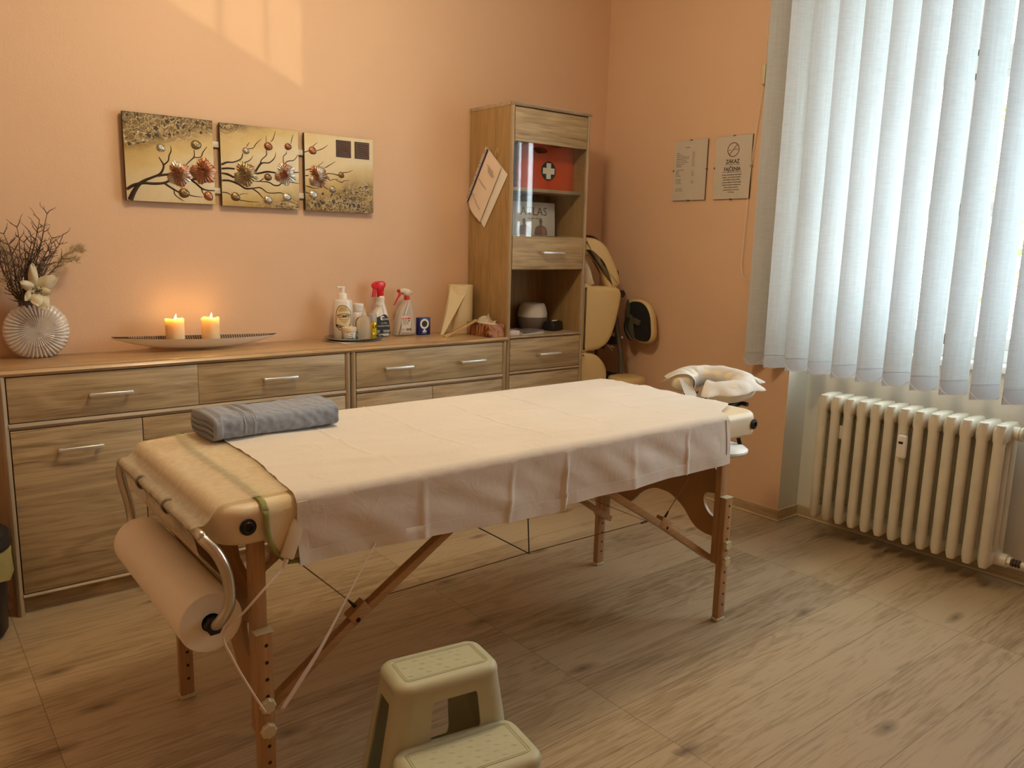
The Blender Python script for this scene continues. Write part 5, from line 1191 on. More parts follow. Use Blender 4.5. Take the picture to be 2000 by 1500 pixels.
# navy box
c = (-1.255, -.078, SZ+.0005)
t = thing('gift_box', 'small upright navy blue box with a white ring, beside the spray bottles', 'box', c)
bm = NB(); bx(bm, c[0]-.033, c[0]+.033, c[1]-.012, c[1]+.012, c[2], c[2]+.083, .001); obj('carton', bm, M['navy'], t)
Ml = frame_M((c[0], c[1]-.0121, c[2]), (1, 0, 0), (0, 0, 1))
circ = lambda r, n=36: [(r*cos(2*pi*k/n), .053+r*sin(2*pi*k/n)) for k in range(n)]
bm = NB(); prism(bm, circ(.0245), 0, .0005, Ml, holes=(circ(.0155)[::-1],)); r_ = obj('white_ring', bm, M['paper'], t, smooth=None)
bm = NB(); prism(bm, circ(.0155), 0, .0004, Ml); obj('dark_window', bm, plain('dark_olive', (0.035, 0.03, 0.01, 1), .25), t, smooth=None)
bm = NB(); prism(bm, [(-.011, .013), (.011, .013), (.011, .019), (.006, .021), (.004, .027), (0, .029), (-.004, .027), (-.006, .021), (-.011, .019)], 0, .0005, Ml); bx(bm, -.011, .011, .0075, .0088, 0, .0005, M=Ml); obj('white_crest', bm, M['paper'], t, smooth=None)
# kitchen roll
c = (-1.035, -.075, SZ+.0005)
t = thing('paper_towel_roll', 'cream kitchen roll standing by the tall cabinet with its loose sheet pulled out', 'paper towels', c)
CP = cloth('cream_kitchen_paper', (0.72, 0.60, 0.38, 1), bs=120, bstr=.15, sheen=0)
bm = NB(); lathe(bm, [(.020, .001), (.060, 0), (.061, .002), (.061, .234), (.060, .236), (.020, .236)], c, 48, cap=False); lathe(bm, [(.0205, .236), (.0205, .001)], c, 24, cap=False); obj('roll', bm, CP, t)
bm = NB(); lathe(bm, [(.019, .0), (.020, .0), (.020, .233), (.0175, .233), (.0175, .0)], c, 24, cap=False); obj('cardboard_tube', bm, plain('cardboard', (0.30, 0.20, 0.11, 1), .8), t)
# loose sheet: leaves the roll at its left and slants down to the worktop
def loose(u, v):
    top = Vector((c[0]-.061+.055*u, c[1]-.058*u-.004, c[2]+.235-.030*u)); bot = Vector((-1.185+.010*u, -.125-.010*u, c[2]+.001))
    p = top.lerp(bot, v); p.y -= .010*sin(pi*v)*(1-u); return p, (-.5, -.8, 0)
bm = NB(); sheet_solid(bm, 8, 14, loose, .0006)
sheet_solid(bm, 5, 10, lambda u, v: (Vector((c[0]-.061, c[1], c[2]+.235)).lerp(Vector((-1.183, -.118, c[2]+.001)), v).lerp(Vector((c[0]-.060, c[1]-.02, c[2]+.01+.20*(1-v))), u*.96), (-.3, -.8, 0)), .0006)
obj('loose_sheet', bm, CP, t, smooth=60)
# wooden incense holder leaning on the tissue box
bm = NB(); A, B = Vector((-1.200, -.205, SZ+.007)), Vector((-1.025, -.200, SZ+.0725)); d = (B-A).normalized()
t = thing('incense_holder', 'narrow pale bamboo incense holder leaning on the wooden tissue box', 'incense holder', A)
beam(bm, A, B, .022, .009, bev=.0015); beam(bm, A-d*.020, A+d*.012, .026, .010, bev=.0015); obj('holder', bm, plain('pale_bamboo', (0.55, 0.36, 0.14, 1), .45, var=.1), t)
bm = NB(); n_ = d.cross(Vector((0, 1, 0))).normalized(); n_ = n_ if n_.z > 0 else -n_; beam(bm, A+d*.015+n_*.0052, B-d*.02+n_*.0052, .006, .0014, bev=.0004); obj('groove', bm, plain('groove_brown', (0.22, 0.12, 0.045, 1), .5), t)
# tissue box
def rosewood():
    t = NT('rosewood_veneer'); c = t.coord(scale=(3.5, 17, 6), rnd=False); n = t.a('ShaderNodeTexNoise'); n.inputs['Scale'].default_value = 1.5; n.inputs['Detail'].default_value = 3; n.inputs['Distortion'].default_value = 2.2; t.k(c, 0, n, 'Vector')
    m = t.a('ShaderNodeMath', operation='MULTIPLY'); m.inputs[1].default_value = 20; t.k(n, 0, m, 0); s = t.a('ShaderNodeMath', operation='SINE'); t.k(m, 0, s, 0)
    r = t.ramp([(0, (0.05, 0.012, 0.004)), (.35, (0.20, 0.062, 0.018)), (.7, (0.36, 0.13, 0.05)), (1, (0.48, 0.22, 0.11))]); q = t.a('ShaderNodeMath', operation='MULTIPLY_ADD'); q.inputs[1].default_value = .5; q.inputs[2].default_value = .5; t.k(s, 0, q, 0); t.k(q, 0, r, 0); t.k(r, 0, t.b, 'Base Color'); t.b.inputs['Roughness'].default_value = .3; return t.m
t = thing('tissue_box', 'dark grained wooden tissue box against the tall cabinet with a tissue sticking out', 'tissue box', (-.985, -.19, SZ))
a = Vector((-1.031, -.294)); b = Vector((-.965, -.280)); cc = Vector((-1.045, -.10))
ux = Vector((1, 0, 0)); uy = Vector((0, 1, 0)); Mt = Matrix(((ux.x, uy.x, 0, -1.043), (ux.y, uy.y, 0, -.325), (0, 0, 1, SZ+.0005), (0, 0, 0, 1)))
TBW, TBD, TBH = .093, .180, .060
bm = NB(); prism(bm, [(0, 0), (TBW, 0), (TBW, TBD), (0, TBD)], 0, TBH, Mt); bmesh.ops.bevel(bm, geom=[e for e in bm.edges if e.calc_face_angle(0) > 1], offset=.0015, segments=2, affect='EDGES'); obj('box', bm, rosewood(), t)
bm = NB(); el = [(TBW/2+.026*cos(q), TBD*.45+.075*sin(q)) for q in [2*pi*k/32 for k in range(32)]]; prism(bm, el, TBH, TBH+.0008, Mt); obj('slot_insert', bm, M['paper'], t, smooth=None)
def tis(u, v):
    x = TBW/2+.022*(v-.35)*sin(u*6)+.010*v; y = TBD*(.85-.72*u)-.02*v*(u-.5); h = TBH+.046*v*(.62+.30*sin(u*5.6-1.2)+.14*sin(u*13))
    return Mt @ Vector((x, y, h)), Vector((.7, -.7, 0))
bm = NB(); sheet_solid(bm, 26, 8, tis, .0006); obj('tissue', bm, cloth('tissue_white', (0.80, 0.74, 0.62, 1), tr=.3, sheen=0), t, smooth=60)
# ------------------------------------------------------------------ folding massage table
BX0, BX1, BY0, BY1, BZ0, BZ1 = -2.800, -.928, -1.760, -1.050, .652, .735
tb = thing('massage_table', 'folding massage table with beech legs and cream padded top in the middle of the room', 'massage table', (-1.865, -1.405, 0))
I4 = Matrix.Identity(4)
def pad_prof():
    r = .022; out = [(.012, BZ0), (.004, BZ0+.002), (0, BZ0+.010), (0, BZ1-r)]
    return out+[(r-r*cos(a), BZ1-r+r*sin(a)) for a in [pi/2*i/6 for i in range(1, 7)]]+[(.045, BZ1+.0006)]
for a, b, xe in ((BX0, -1.865, 0), (-1.863, BX1, 1)):
    P = []
    R = .065
    if xe == 0: P = [(b, BY0), (b, BY1)]+[(a+R+R*cos(q), BY1-R+R*sin(q)) for q in [pi/2+pi/2*i/8 for i in range(9)]]+[(a+R+R*cos(q), BY0+R+R*sin(q)) for q in [pi+pi/2*i/8 for i in range(9)]]
    else: P = [(a, BY1), (a, BY0)]+[(b-R+R*cos(q), BY0+R+R*sin(q)) for q in [-pi/2+pi/2*i/8 for i in range(9)]]+[(b-R+R*cos(q), BY1-R+R*sin(q)) for q in [pi/2*i/8 for i in range(9)]]
    bm = NB(); slab(bm, P, pad_prof(), I4); obj('padded_top', bm, M['leather'], tb, smooth=55)
for x, y in ((-2.742, BY0), (-.972, BY0)):
    bm = NB(); My = Matrix.Rotation(pi/2, 4, 'X'); lathe(bm, [(0, -.001), (.0165, -.001), (.018, .001), (.0175, .004), (.012, .005), (.011, .0075), (.008, .008), (.0075, .004), (0, .004)], (x, y, .693), 28, M=My); obj('end_plug', bm, M['black_plastic'], tb)
LX = {0: -2.716, 1: -1.086}
def leg(xc, near, lean=0):
    s = -1 if near else 1; yi = (-1.728 if near else -1.182)
    o = lambda y: y  # keep
    bm = NB(); bx(bm, xc-.017, xc+.017, yi-.012, yi+.012, .205, BZ0+.004, .002); lg = obj('leg', bm, M['beech'], tb)
    y2 = yi+s*.0255
    bm = NB(); bx(bm, xc-.0185, xc+.0185, y2-.0125, y2+.0125, .008, .448, .003); ex = obj('leg_extension', bm, M['beech'], lg)
    yc = y2-.0128 if near else y2-.0128
    bm = NB()
    for k in range(10):
        z = .060+.040*k
        if abs(z-.222) < .012 or abs(z-.281) < .012: continue
        yf = (y2-.0129) if (near or z < .203) else (yi-.0124)
        lathe(bm, [(0, 0), (.0042, 0), (.0042, .0006), (0, .0006)], (xc+.003, yf+.0003, z), 12, M=Matrix.Rotation(pi/2, 4, 'X'))
    obj('peg_holes', bm, M['black_ink'], ex)
    bm = NB(); bx(bm, xc-.021, xc+.021, y2-.015, y2+.015, 0, .012, .003); obj('foot_cap', bm, M['cream_plastic'], ex)
    bm = NB(); bx(bm, xc-.020, xc+.020, y2-.014, y2+.0132, .4475, .4505, .001); obj('top_cap', bm, M['cream_plastic'], ex)
    for z in (.281, .222):
        bm = NB(); yk = y2+s*.0125; t = bmesh.new()
        ol = [((.0170+.0010*cos(8*q))*cos(q), (.0170+.0010*cos(8*q))*sin(q)) for q in [2*pi*k/64 for k in range(64)]]
        slab(bm, ol, [(.002, 0), (0, .002), (0, .010), (.003, .013)], frame_M((xc, yk, z), (1, 0, 0), (0, 0, 1)) if near else frame_M((xc, yk, z), (-1, 0, 0), (0, 0, 1)))
        obj('knob', bm, M['cream_plastic'], ex)
    return lg
for e in (0, 1):
    for nr in (True, False): leg(LX[e], nr)
    # plywood end panel with a wavy cut edge and D shaped hand holes
    xc = LX[e]+(.0 if e == 0 else .022); yc = -1.455; ya, yb = -1.716, -1.194
    H = yb-yc
    half = [(0, .395), (.035, .392), (.075, .375), (.110, .350), (.140, .318), (.170, .297), (.205, .288), (.240, .287), (H, .289)]
    P = spline([Vector((p[0], p[1], 0)) for p in half], 4)
    low = [(p.x, p.y) for p in P]
    outl = [(yc-x, z) for x, z in reversed(low)]+[(yc+x, z) for x, z in low[1:]]+[(yb, .512), (yb-.045, .545), (yb-.10, .57), (yb-.14, BZ0), (ya+.14, BZ0), (ya+.10, .57), (ya+.045, .545), (ya, .512)]
    def dh(s):
        pts = [(.0, .356), (-.022, .366), (-.042, .388), (-.050, .412), (-.045, .432), (-.025, .441), (0, .443)]
        q = [(p.x, p.y) for p in spline([Vector((a, b, 0)) for a, b in pts], 3)]
        return [((ya+.020-a) if s < 0 else (yb-.020+a), b) for a, b in q]
    bm = NB(); Mp = frame_M((xc, 0, 0), (0, 1, 0), (0, 0, 1))
    hA = dh(-1); hB = dh(1)
    prism(bm, outl, -.006, .006, Mp, holes=(hA, hB)); obj('end_panel', bm, M['ply'], tb)
# leg braces with hinge blocks
def brace(near, side):
    y = -1.700 if near else -1.215; sg = 1 if side == 0 else -1; x0 = LX[side]+sg*.02; zt = .640
    if side == 0: A = Vector((-2.690, y, .232)); K = Vector((-2.458, y, .392)); T = Vector((-2.060, y, zt))
    else: A = Vector((-1.092, y, .215)); K = Vector((-1.350, y, .386)); T = Vector((-1.760, y, zt))
    b = obj_b = NB(); beam(b, A, K+(K-A).normalized()*.012, .022, .026, up=(0, 1, 0), bev=.003); lo = obj('brace', b, M['beech_x'], tb)
    b = NB(); off = Vector((0, .0, 0)); n = Vector((-(K-A).z, 0, (K-A).x)).normalized(); n = n if n.z > 0 else -n
    beam(b, K+n*.0, T, .022, .026, up=(0, 1, 0), bev=.003); obj('brace', b, M['beech_x'], tb)
    b = NB(); d = (K-A).normalized()
    beam(b, K-d*.024+n*.008, K+d*.030+n*.008, .034, .030, up=(0, 1, 0), bev=.003); h = obj('hinge_block', b, M['beech_x'], tb)
    b = NB(); lathe(b, [(0, 0), (.006, 0), (.006, .0012), (0, .0012)], (K.x-d.x*.010, y-.0150, K.z-d.z*.010), 14, M=Matrix.Rotation(pi/2, 4, 'X')); obj('hinge_pin', b, M['black_plastic'], h)
    return K
Ks = {(n, s): brace(n, s) for n in (True, False) for s in (0, 1)}
# hinge rails under the middle of the top
bm = NB(); bx(bm, -2.12, -1.60, BY0+.02, BY0+.04, .632, BZ0+.004, .002); bx(bm, -2.12, -1.60, BY1-.04, BY1-.02, .632, BZ0+.004, .002); obj('frame_rail', bm, M['beech_x'], tb)
# tension cables
CC = Vector((-1.700, -1.440, .288))
def cable(a, b, m, r=.0016): bm = NB(); tube(bm, [a, b], r, 6); return obj('tension_cable', bm, m, tb)
for nr in (True, False):
    y = -1.700 if nr else -1.215
    for sd, xt in ((0, -2.62), (1, -1.185)):
        K = Ks[(nr, sd)]; sg = 1 if sd == 0 else -1
        c_ = cable((xt, y, .575 if nr else .60), (K.x-sg*.012, y, K.z+.03), M['cord_brown'])
        bm = NB(); tube(bm, [(K.x-sg*.026, y, K.z+.044), (K.x-sg*.006, y, K.z+.020)], [.0025, .005], 8); obj('cable_end', bm, M['black_plastic'], c_)
cable((-2.250, -1.400, .262), CC, M['cord_brown']); cable(CC, (-1.080, -1.400, .256), M['cord_brown'])
cable((Ks[(True, 0)].x+.01, -1.690, Ks[(True, 0)].z-.005), (-2.250, -1.400, .262), M['cord_brown'])
bm = NB(); tube(bm, [(-1.115, -1.402, .2562), (-1.080, -1.4, .256)], .004, 8); obj('cable_end', bm, M['black_plastic'], tb)
cable((-1.080, -1.400, .256), (Ks[(False, 1)].x, -1.225, Ks[(False, 1)].z), M['cord_brown'], .0012)
cable((-1.99, -1.44, .470), CC+Vector((0, 0, -.004)), M['cord_dark'], .0020); cable((-1.725, -1.44, .64), CC+Vector((0, 0, -.004)), M['cord_dark'], .0020); cable((-1.99, -1.44, .470), (-2.25, -1.44, .64), M['cord_dark'], .0020)
# paper roll holder: steel hoop hung on the end of the table
hy0, hy1, hx, hz = -1.765, -1.062, -2.832, .688
bm = NB(); rc = (-2.812, .484)
path = [(rc[0], -1.700, rc[1]-.002), (rc[0], -1.735, rc[1]+.001), (rc[0]+.006, -1.758, .500), (rc[0]+.022, hy0-.006, .540), (rc[0]+.020, hy0-.008, .600), (rc[0]+.004, hy0-.001, .650), (hx+.004, hy0+.022, .680), (hx, hy0+.06, hz), (hx, -1.4, hz), (hx, hy1-.05, hz), (hx, hy1-.014, .675), (hx, hy1-.004, .645), (rc[0]-.004, hy1-.002, .56), (rc[0], hy1-.012, .510), (rc[0], hy1-.05, rc[1]+.012), (rc[0], hy1-.09, rc[1]+.012)]
tube(bm, spline(path, 8), .0118, 16); hp = obj('roll_holder', bm, M['steel'], tb, smooth=60)
for yy in (-1.30, -1.52):
    bm = NB(); tube(bm, [(hx, yy-.008, hz), (hx, yy+.008, hz)], .0165, 20); bx(bm, hx+.008, BX0+.006, yy-.007, yy+.007, hz-.008, hz+.006, .002); obj('holder_clamp', bm, M['grey_metal'], hp)
bm = NB(); tube(bm, [(rc[0], -1.742, rc[1]-.002), (rc[0], -1.716, rc[1]-.002)], .0190, 6); obj('holder_cap', bm, M['black_plastic'], hp)
# couch roll
t = thing('paper_roll', 'long roll of couch paper on a steel hoop at the table end', 'paper roll', (rc[0], -1.43, rc[1]-.066))
bm = NB(); Mr = Matrix.Rotation(pi/2, 4, 'X')
lathe(bm, [(.0205, 0), (.064, .0), (.066, .002), (.066, .566), (.064, .568), (.0205, .568)], (rc[0], -1.152, rc[1]), 64, M=Mr, cap=False); lathe(bm, [(.0205, .568), (.0205, 0)], (rc[0], -1.152, rc[1]), 32, M=Mr, cap=False); obj('roll', bm, M['roll_paper'], t)
bm = NB(); lathe(bm, [(.0195, .001), (.0205, .001), (.0205, .5675), (.0195, .5675), (.0195, .001)], (rc[0], -1.152, rc[1]), 32, M=Mr, cap=False); obj('core', bm, plain('brown_card_core', (0.10, 0.06, 0.035, 1), .8), t)
# free length: up from the roll, over the hoop, on to the table under the sheet
prof = [(rc[0]+.052, .528), (rc[0]+.040, .560), (-2.822, .62), (-2.836, .668), (-2.8445, .690), (-2.8445, .6965), (-2.836, .7025), (-2.822, .703), (-2.810, .712), (-2.802, .724), (-2.790, .7365), (-2.770, .7415), (-2.73, .7440), (-2.70, .7462), (-2.62, .7464), (-2.5, .7464), (-2.40, .7464)]
pp = spline([Vector((a, 0, b)) for a, b in prof], 4)
def pf(u, v):
    i = min(len(pp)-1, int(round(u*(len(pp)-1)))); q = pp[i]; s = u
    if q.z < .70 and q.x < -2.76 and i < 26:
        ya_, yb_ = -1.712, -1.155
    else: ya_, yb_ = -1.712, -1.085
    k = min(1, i/26); ya_ = -1.700-.030*k*1; yb_ = -1.158+.06*k
    y = ya_+(yb_-ya_)*v; onbar = max(0, 1-abs(i-20)/14)
    wr = .0022*noise.noise(Vector((s*4, y*42, 1)))*(1.0 if i > 14 else .5)*(1 if i < 46 else .04)
    edge = .010*max(0, (v-.9)/.1) if i > 40 else 0
    nx = -.6 if i < 30 else 0
    return Vector((q.x+nx*wr*2, y, q.z+abs(wr)*1.2+(.0012*(sin(y*34)+1) if 24 < i < 44 else 0))), (0, 0, -1) if i > 30 else (.7, 0, -.2)
bm = NB(); sheet_solid(bm, len(pp)-1, 60, pf, .0002); obj('paper_sheet', bm, M['thin_paper'], t, smooth=80)

# heated blanket under the sheet, with green piping
bl = thing('heated_blanket', 'cream heated blanket with green piping showing at the left of the white sheet', 'blanket', (-1.9, -1.4, BZ1))
def edgex(v):  # left edge, v 0 = near side, 1 = far side
    return -2.703+.012*sin(v*5.0)-.012*(1-abs(2*v-.95))+.038*v*v
def drape_path(yn, zbn, zbf, ztop, yf, n=48, lift=0.0, r=.024):
    """profile across the table from the near hem over the top to the far hem"""
    pts = []
    for k in range(13): s = k/12; pts.append((yn-.004*sin(pi*s)*0, zbn+(ztop-r-zbn)*s))
    for k in range(1, 7): a = pi/2*k/6; pts.append((yn+r-r*cos(a), ztop-r+r*sin(a)))
    for k in range(1, 30): s = k/30; pts.append((yn+r+(yf-yn-2*r)*s, ztop))
    for k in range(0, 7): a = pi/2*k/6; pts.append((yf-r+r*sin(a), ztop-r+r*cos(a)))
    for k in range(1, 9): s = k/8; pts.append((yf, ztop-r+(zbf-ztop+r)*s))
    return pts
bp = drape_path(BY0-.006, .600, .63, BZ1+.0045, BY1+.006)
def bf(u, v):
    j = v*(len(bp)-1); i = min(len(bp)-2, int(j)); f = j-i; y = bp[i][0]*(1-f)+bp[i+1][0]*f; z = bp[i][1]*(1-f)+bp[i+1][1]*f
    tt = max(0, min(1, (y-BY0)/(BY1-BY0))); x0 = edgex(tt)
    if i < 12: x0 += .045*((12-j)/12)**3          # the bottom corner is rounded off
    x = x0+(-1.25-x0)*u
    n = Vector((0, -1, 0)) if i < 13 else (Vector((0, 1, 0)) if i > 48 else Vector((0, 0, 1)))
    return Vector((x, y-.002*(i < 13), z+.0006*noise.noise(Vector((x*9, y*9, 4))))), -n
bm = NB(); sheet_solid(bm, 40, len(bp)-1, bf, .0028); obj('blanket', bm, M['cover'], bl, smooth=70)
pts = [bf(0, v/60)[0]+Vector((-.002, 0, 0)) for v in range(0, 61)]
pts = [p+(Vector((0, -.002, 0)) if p.z < BZ1-.01 else Vector((0, 0, -.0002))) for p in pts]
bm = NB()
def pip(u, v):
    j = u*60; i = min(59, int(j)); p = pts[i].lerp(pts[i+1], j-i); a = 2*pi*v
    return p
rings = []
for i in range(61):
    p = pts[i]; side = p.z < BZ1-.012; ring = []
    for k in range(10):
        a = 2*pi*k/10; ring.append(bm.verts.new(p+Vector((.0068*cos(a), (.003*sin(a) if side else 0), (0 if side else .0022*sin(a)+.0012)))))
    rings.append(ring)
for a, b in zip(rings[:-1], rings[1:]):
    for k in range(10): bm.faces.new((a[k], a[(k+1) % 10], b[(k+1) % 10], b[k]))
tube(bm, [pts[0], pts[0]+Vector((.03, 0, -.003)), pts[0]+Vector((.12, 0, -.001))], .0055, 8)
obj('piping', bm, M['green_trim'], bl, smooth=80)
# its plug in a tilted white connector with the cord
bm = NB(); A, B = Vector((-2.632, -1.7700, .690)), Vector((-2.668, -1.779, .612)); beam(bm, B, A, .032, .010, up=(0, -1, 0), bev=.0045); cn = obj('connector', bm, M['cream_fix'] if 'cream_fix' in M else plain('pale_connector', (0.70, 0.60, 0.42, 1), .4), bl)
bm = NB(); tube(bm, [B, B+(B-A).normalized()*.020], [.006, .0035], 8)
for k in range(4): tube(bm, [B+(B-A).normalized()*(.004+.004*k), B+(B-A).normalized()*(.006+.004*k)], .0062-.0006*k, 8)
obj('strain_relief', bm, M['cord_white'], cn)
def ribbon(pts, ws, nrm):
    bm = NB(); S_ = spline(pts, 6); n = len(S_)
    def fn(u, v):
        j = u*(n-1); i = min(n-2, int(j)); p = S_[i].lerp(S_[i+1], j-i); d = (S_[i+1]-S_[i]).normalized(); s = d.cross(Vector(nrm)).normalized()
        k = u*(len(ws)-1); a = min(len(ws)-2, int(k)); w_ = ws[a]*(1-(k-a))+ws[a+1]*(k-a); return p+s*w_*(v-.5), nrm
    sheet_solid(bm, n-1, 2, fn, .0006); return bm
bm = NB(); tube(bm, spline([B+(B-A).normalized()*.018, (-2.722, -1.795, .566), (-2.765, -1.79, .524), (-2.800, -1.76, .47), (-2.79, -1.782, .42), (-2.762, -1.80, .35), (-2.735, -1.806, .292)], 8), .0026, 8); obj('cord', bm, M['cord_white'], cn)
bm = ribbon([(-2.455, -1.782, .600), (-2.475, -1.788, .578), (-2.517, -1.796, .524), (-2.562, -1.80, .458), (-2.607, -1.805, .396), (-2.656, -1.81, .340), (-2.700, -1.808, .284)], (.004, .003, .004, .007, .011, .014, .012), (.3, -.95, 0))
obj('fastening_strap', bm, M['cord_white'], bl, smooth=80)

# ------------------------------------------------------------------ white sheet
sh = NB(); SX0, SX1 = -2.640, -1.130
sp_ = drape_path(BY0-.014, .585, .60, BZ1+.0140, BY1+.012, r=.026)
HEM = [(-2.640, .591), (-2.50, .5895), (-2.30, .588), (-2.10, .575), (-1.90, .562), (-1.865, .563), (-1.860, .5765), (-1.70, .580), (-1.50, .582), (-1.33, .581), (-1.13, .583)]
def hemz(x):
    for (a, za), (b, zb_) in zip(HEM[:-1], HEM[1:]):
        if a <= x <= b: return za+(zb_-za)*(x-a)/(b-a)
    return HEM[0][1] if x < HEM[0][0] else HEM[-1][1]
def sf(u, v):
    j = v*(len(sp_)-1); i = min(len(sp_)-2, int(j)); f = j-i; y = sp_[i][0]*(1-f)+sp_[i+1][0]*f; z = sp_[i][1]*(1-f)+sp_[i+1][1]*f
    x0 = SX0+.030*min(1, max(0, (y-BY0)/.3))**1.2*1.0; q_ = max(0, min(1, (y-BY0-.012)/.10)); x1 = SX1+.150*q_*q_*(3-2*q_)*(1 if y < BY1-.03 else .9)
    x = x0+(x1-x0)*u
    nz = Vector((x*3.2, y*7.5, .3)); n = Vector((0, 0, 1))
    if i < 13:
        s = 1-j/12.0; s = max(0, s)                       # 1 at hem, 0 under the top edge
        z = hemz(x)+(z-.585)*(BZ1+.0140-.026-hemz(x))/(BZ1+.0140-.026-.585)
        w1 = sin(x*11+1.0+.8*sin(x*4))*.5+noise.noise(Vector((x*6, z*3, 9)))*.9
        y += -.006*s-(.011*s**1.3)*(w1+.5)
        y += -.0075*noise.noise(Vector((x*9+z*13, z*9-x*4, 2)))*min(1, s*2.5+.15)
        # folded ridges that run down the hanging side
        for cx, wd, am in ((-1.868, .006, .0075), (-2.055, .007, .006), (-2.33, .010, .0045), (-1.35, .006, .0055), (-1.60, .012, .003)):
            y += -am*math.exp(-((x-cx+.02*s*(cx == -2.055)-.012*(1-s))/wd)**2)*min(1, s*2+.15)
        n = Vector((0, -1, 0))
    elif i < 19: n = Vector((0, -.7, .7)); y -= .0012*noise.noise(Vector((x*22, 1, 1)))
    elif i > 53: n = Vector((0, 1, 0)); y += .006*noise.noise(Vector((x*7, z*4, 5)))
    else:
        ty = (y-BY0)/(BY1-BY0)
        z += .0022*noise.noise(Vector((x*2.5, y*22, 3)))+.0030*noise.noise(Vector((x*5+y*4, y*9-x*2, 7)))
        # long soft puckers that fan out towards the near edge, and laundry creases
        z += .0090*max(0, noise.noise(Vector((x*1.6-y*3.0, y*16+x*4.5, 13))))**1.2
        for cx in (-2.35, -2.10, -1.84, -1.58, -1.32): z += .0022*math.exp(-((x-cx+.01*sin(y*12))/.0035)**2)*(1 if ty > .1 else 0)
        for cy in (-1.60, -1.42, -1.22): z += .0020*math.exp(-((y-cy+.006*sin(x*6))/.004)**2)
        z += .004*math.exp(-((ty-.97)/.03)**2)*max(0, noise.noise(Vector((x*3, 0, 1)))+.3)
    z = max(z, BZ1+.0128) if 19 <= i <= 53 else z
    return Vector((x, y, z)), -n
sheet_solid(sh, 300, (len(sp_)-1)*2, sf, .0007)
sheet = obj('bed_sheet', sh, M['sheet'], smooth=80)
tagset(sheet, 'white cotton sheet with creases draped over the massage table', 'sheet')
# stitched hem along the near edge and both ends
bm = NB()
def hemstrip(fa, n):
    def fn(u, v):
        p = fa(u, v); return p, (0, -1, 0)
    sheet_solid(bm, n, 2, fn, .0009)
hemstrip(lambda u, v: sf(u, .0+.045*v)[0]+Vector((0, -.0019, 0)), 300)
hemstrip(lambda u, v: sf(.0+.016*v, .215*u)[0]+Vector((0, -.0019, 0)), 60)
hemstrip(lambda u, v: sf(1-.012*v, .215*u)[0]+Vector((0, -.0019, 0)), 60)
obj('hem', bm, M['sheet'], sheet, smooth=80)

# ------------------------------------------------------------------ folded grey towel
TWX0, TWX1, TWY0, TWY1, TWZ = -2.650, -2.285, -1.225, -1.040, BZ1+.0150
t = thing('folded_towel', 'folded grey terry towel lying on the left end of the massage table', 'towel', (-2.46, -1.13, TWZ))
rnd = random.Random(2)
Mtw = Matrix.Translation((-2.4660, -1.1640, TWZ)) @ Matrix.Rotation(radians(2.0), 4, 'Z')
def towel_body(bm, hx0, hx1, hy, z0, z1, nb=64, ns=48, bulge=.006, amp=.0016, infl=0.0):
    """rolled slab along x with a rounded front fold"""
    hz_ = (z1-z0)/2; zc_ = (z0+z1)/2
    def ringp(k, x):
        a = 2*pi*k/ns; ca, sa = cos(a), sin(a)
        e = .42
        y = hy*(abs(ca)**e)*(1 if ca > 0 else -1); z = hz_*(abs(sa)**.62)*(1 if sa > 0 else -1)
        return y, z
    rings = []
    for i in range(nb+1):
        u = i/nb; x = hx0+(hx1-hx0)*u; ring = []
        ec = 1.0 if 0 < i < nb else .93
        sag = 1-.10*sin(u*6.5)-.12*(1-u)*.0; top = 1+.10*sin(u*7+.4)+.18*(u-.5)
        for k in range(ns):
            y, z = ringp(k, x); z = z*ec*(top if z > 0 else 1); y *= ec
            nrm = Vector((0, y/hy, z/hz_)); nn = noise.noise(Vector((x*60, y*60, z*60+z0*50)))*amp+noise.noise(Vector((x*9, y*9, z*9)))*bulge*.6
            nrm.normalize(); q = Vector((x, y, zc_+z))+nrm*(nn+infl)
            q.z = max(q.z, z0); ring.append(bm.verts.new(Mtw @ q))
        rings.append(ring)
    for a, b in zip(rings[:-1], rings[1:]):
        for k in range(ns): bm.faces.new((a[k], a[(k+1) % ns], b[(k+1) % ns], b[k]))
    bm.faces.new(rings[0][::-1]); bm.faces.new(rings[-1])
bm = NB(); towel_body(bm, -.178, .184, .092, 0, .066, nb=170, ns=110, amp=.0026); obj('towel_body', bm, M['towel'], t, smooth=80)
for xa, xb, inf in ((-.180, -.152, .0010), (-.100, -.090, .0012), (-.074, -.063, .0012)):
    bm = NB(); towel_body(bm, xa, xb, .092, .0001, .066, nb=6, ns=110, amp=.0006, infl=inf); obj('woven_band', bm, M['towel_band'], t, smooth=80)
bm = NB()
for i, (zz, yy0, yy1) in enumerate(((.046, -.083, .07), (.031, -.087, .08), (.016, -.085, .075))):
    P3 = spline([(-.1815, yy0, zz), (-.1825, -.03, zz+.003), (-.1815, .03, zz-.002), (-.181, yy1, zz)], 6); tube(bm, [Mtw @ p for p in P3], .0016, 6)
obj('fold_shadow_lines', bm, plain('towel_fold_shadow', (0.16, 0.17, 0.18, 1), .9), t)  # dark tubes across the towel end; their colour paints the fold shadows

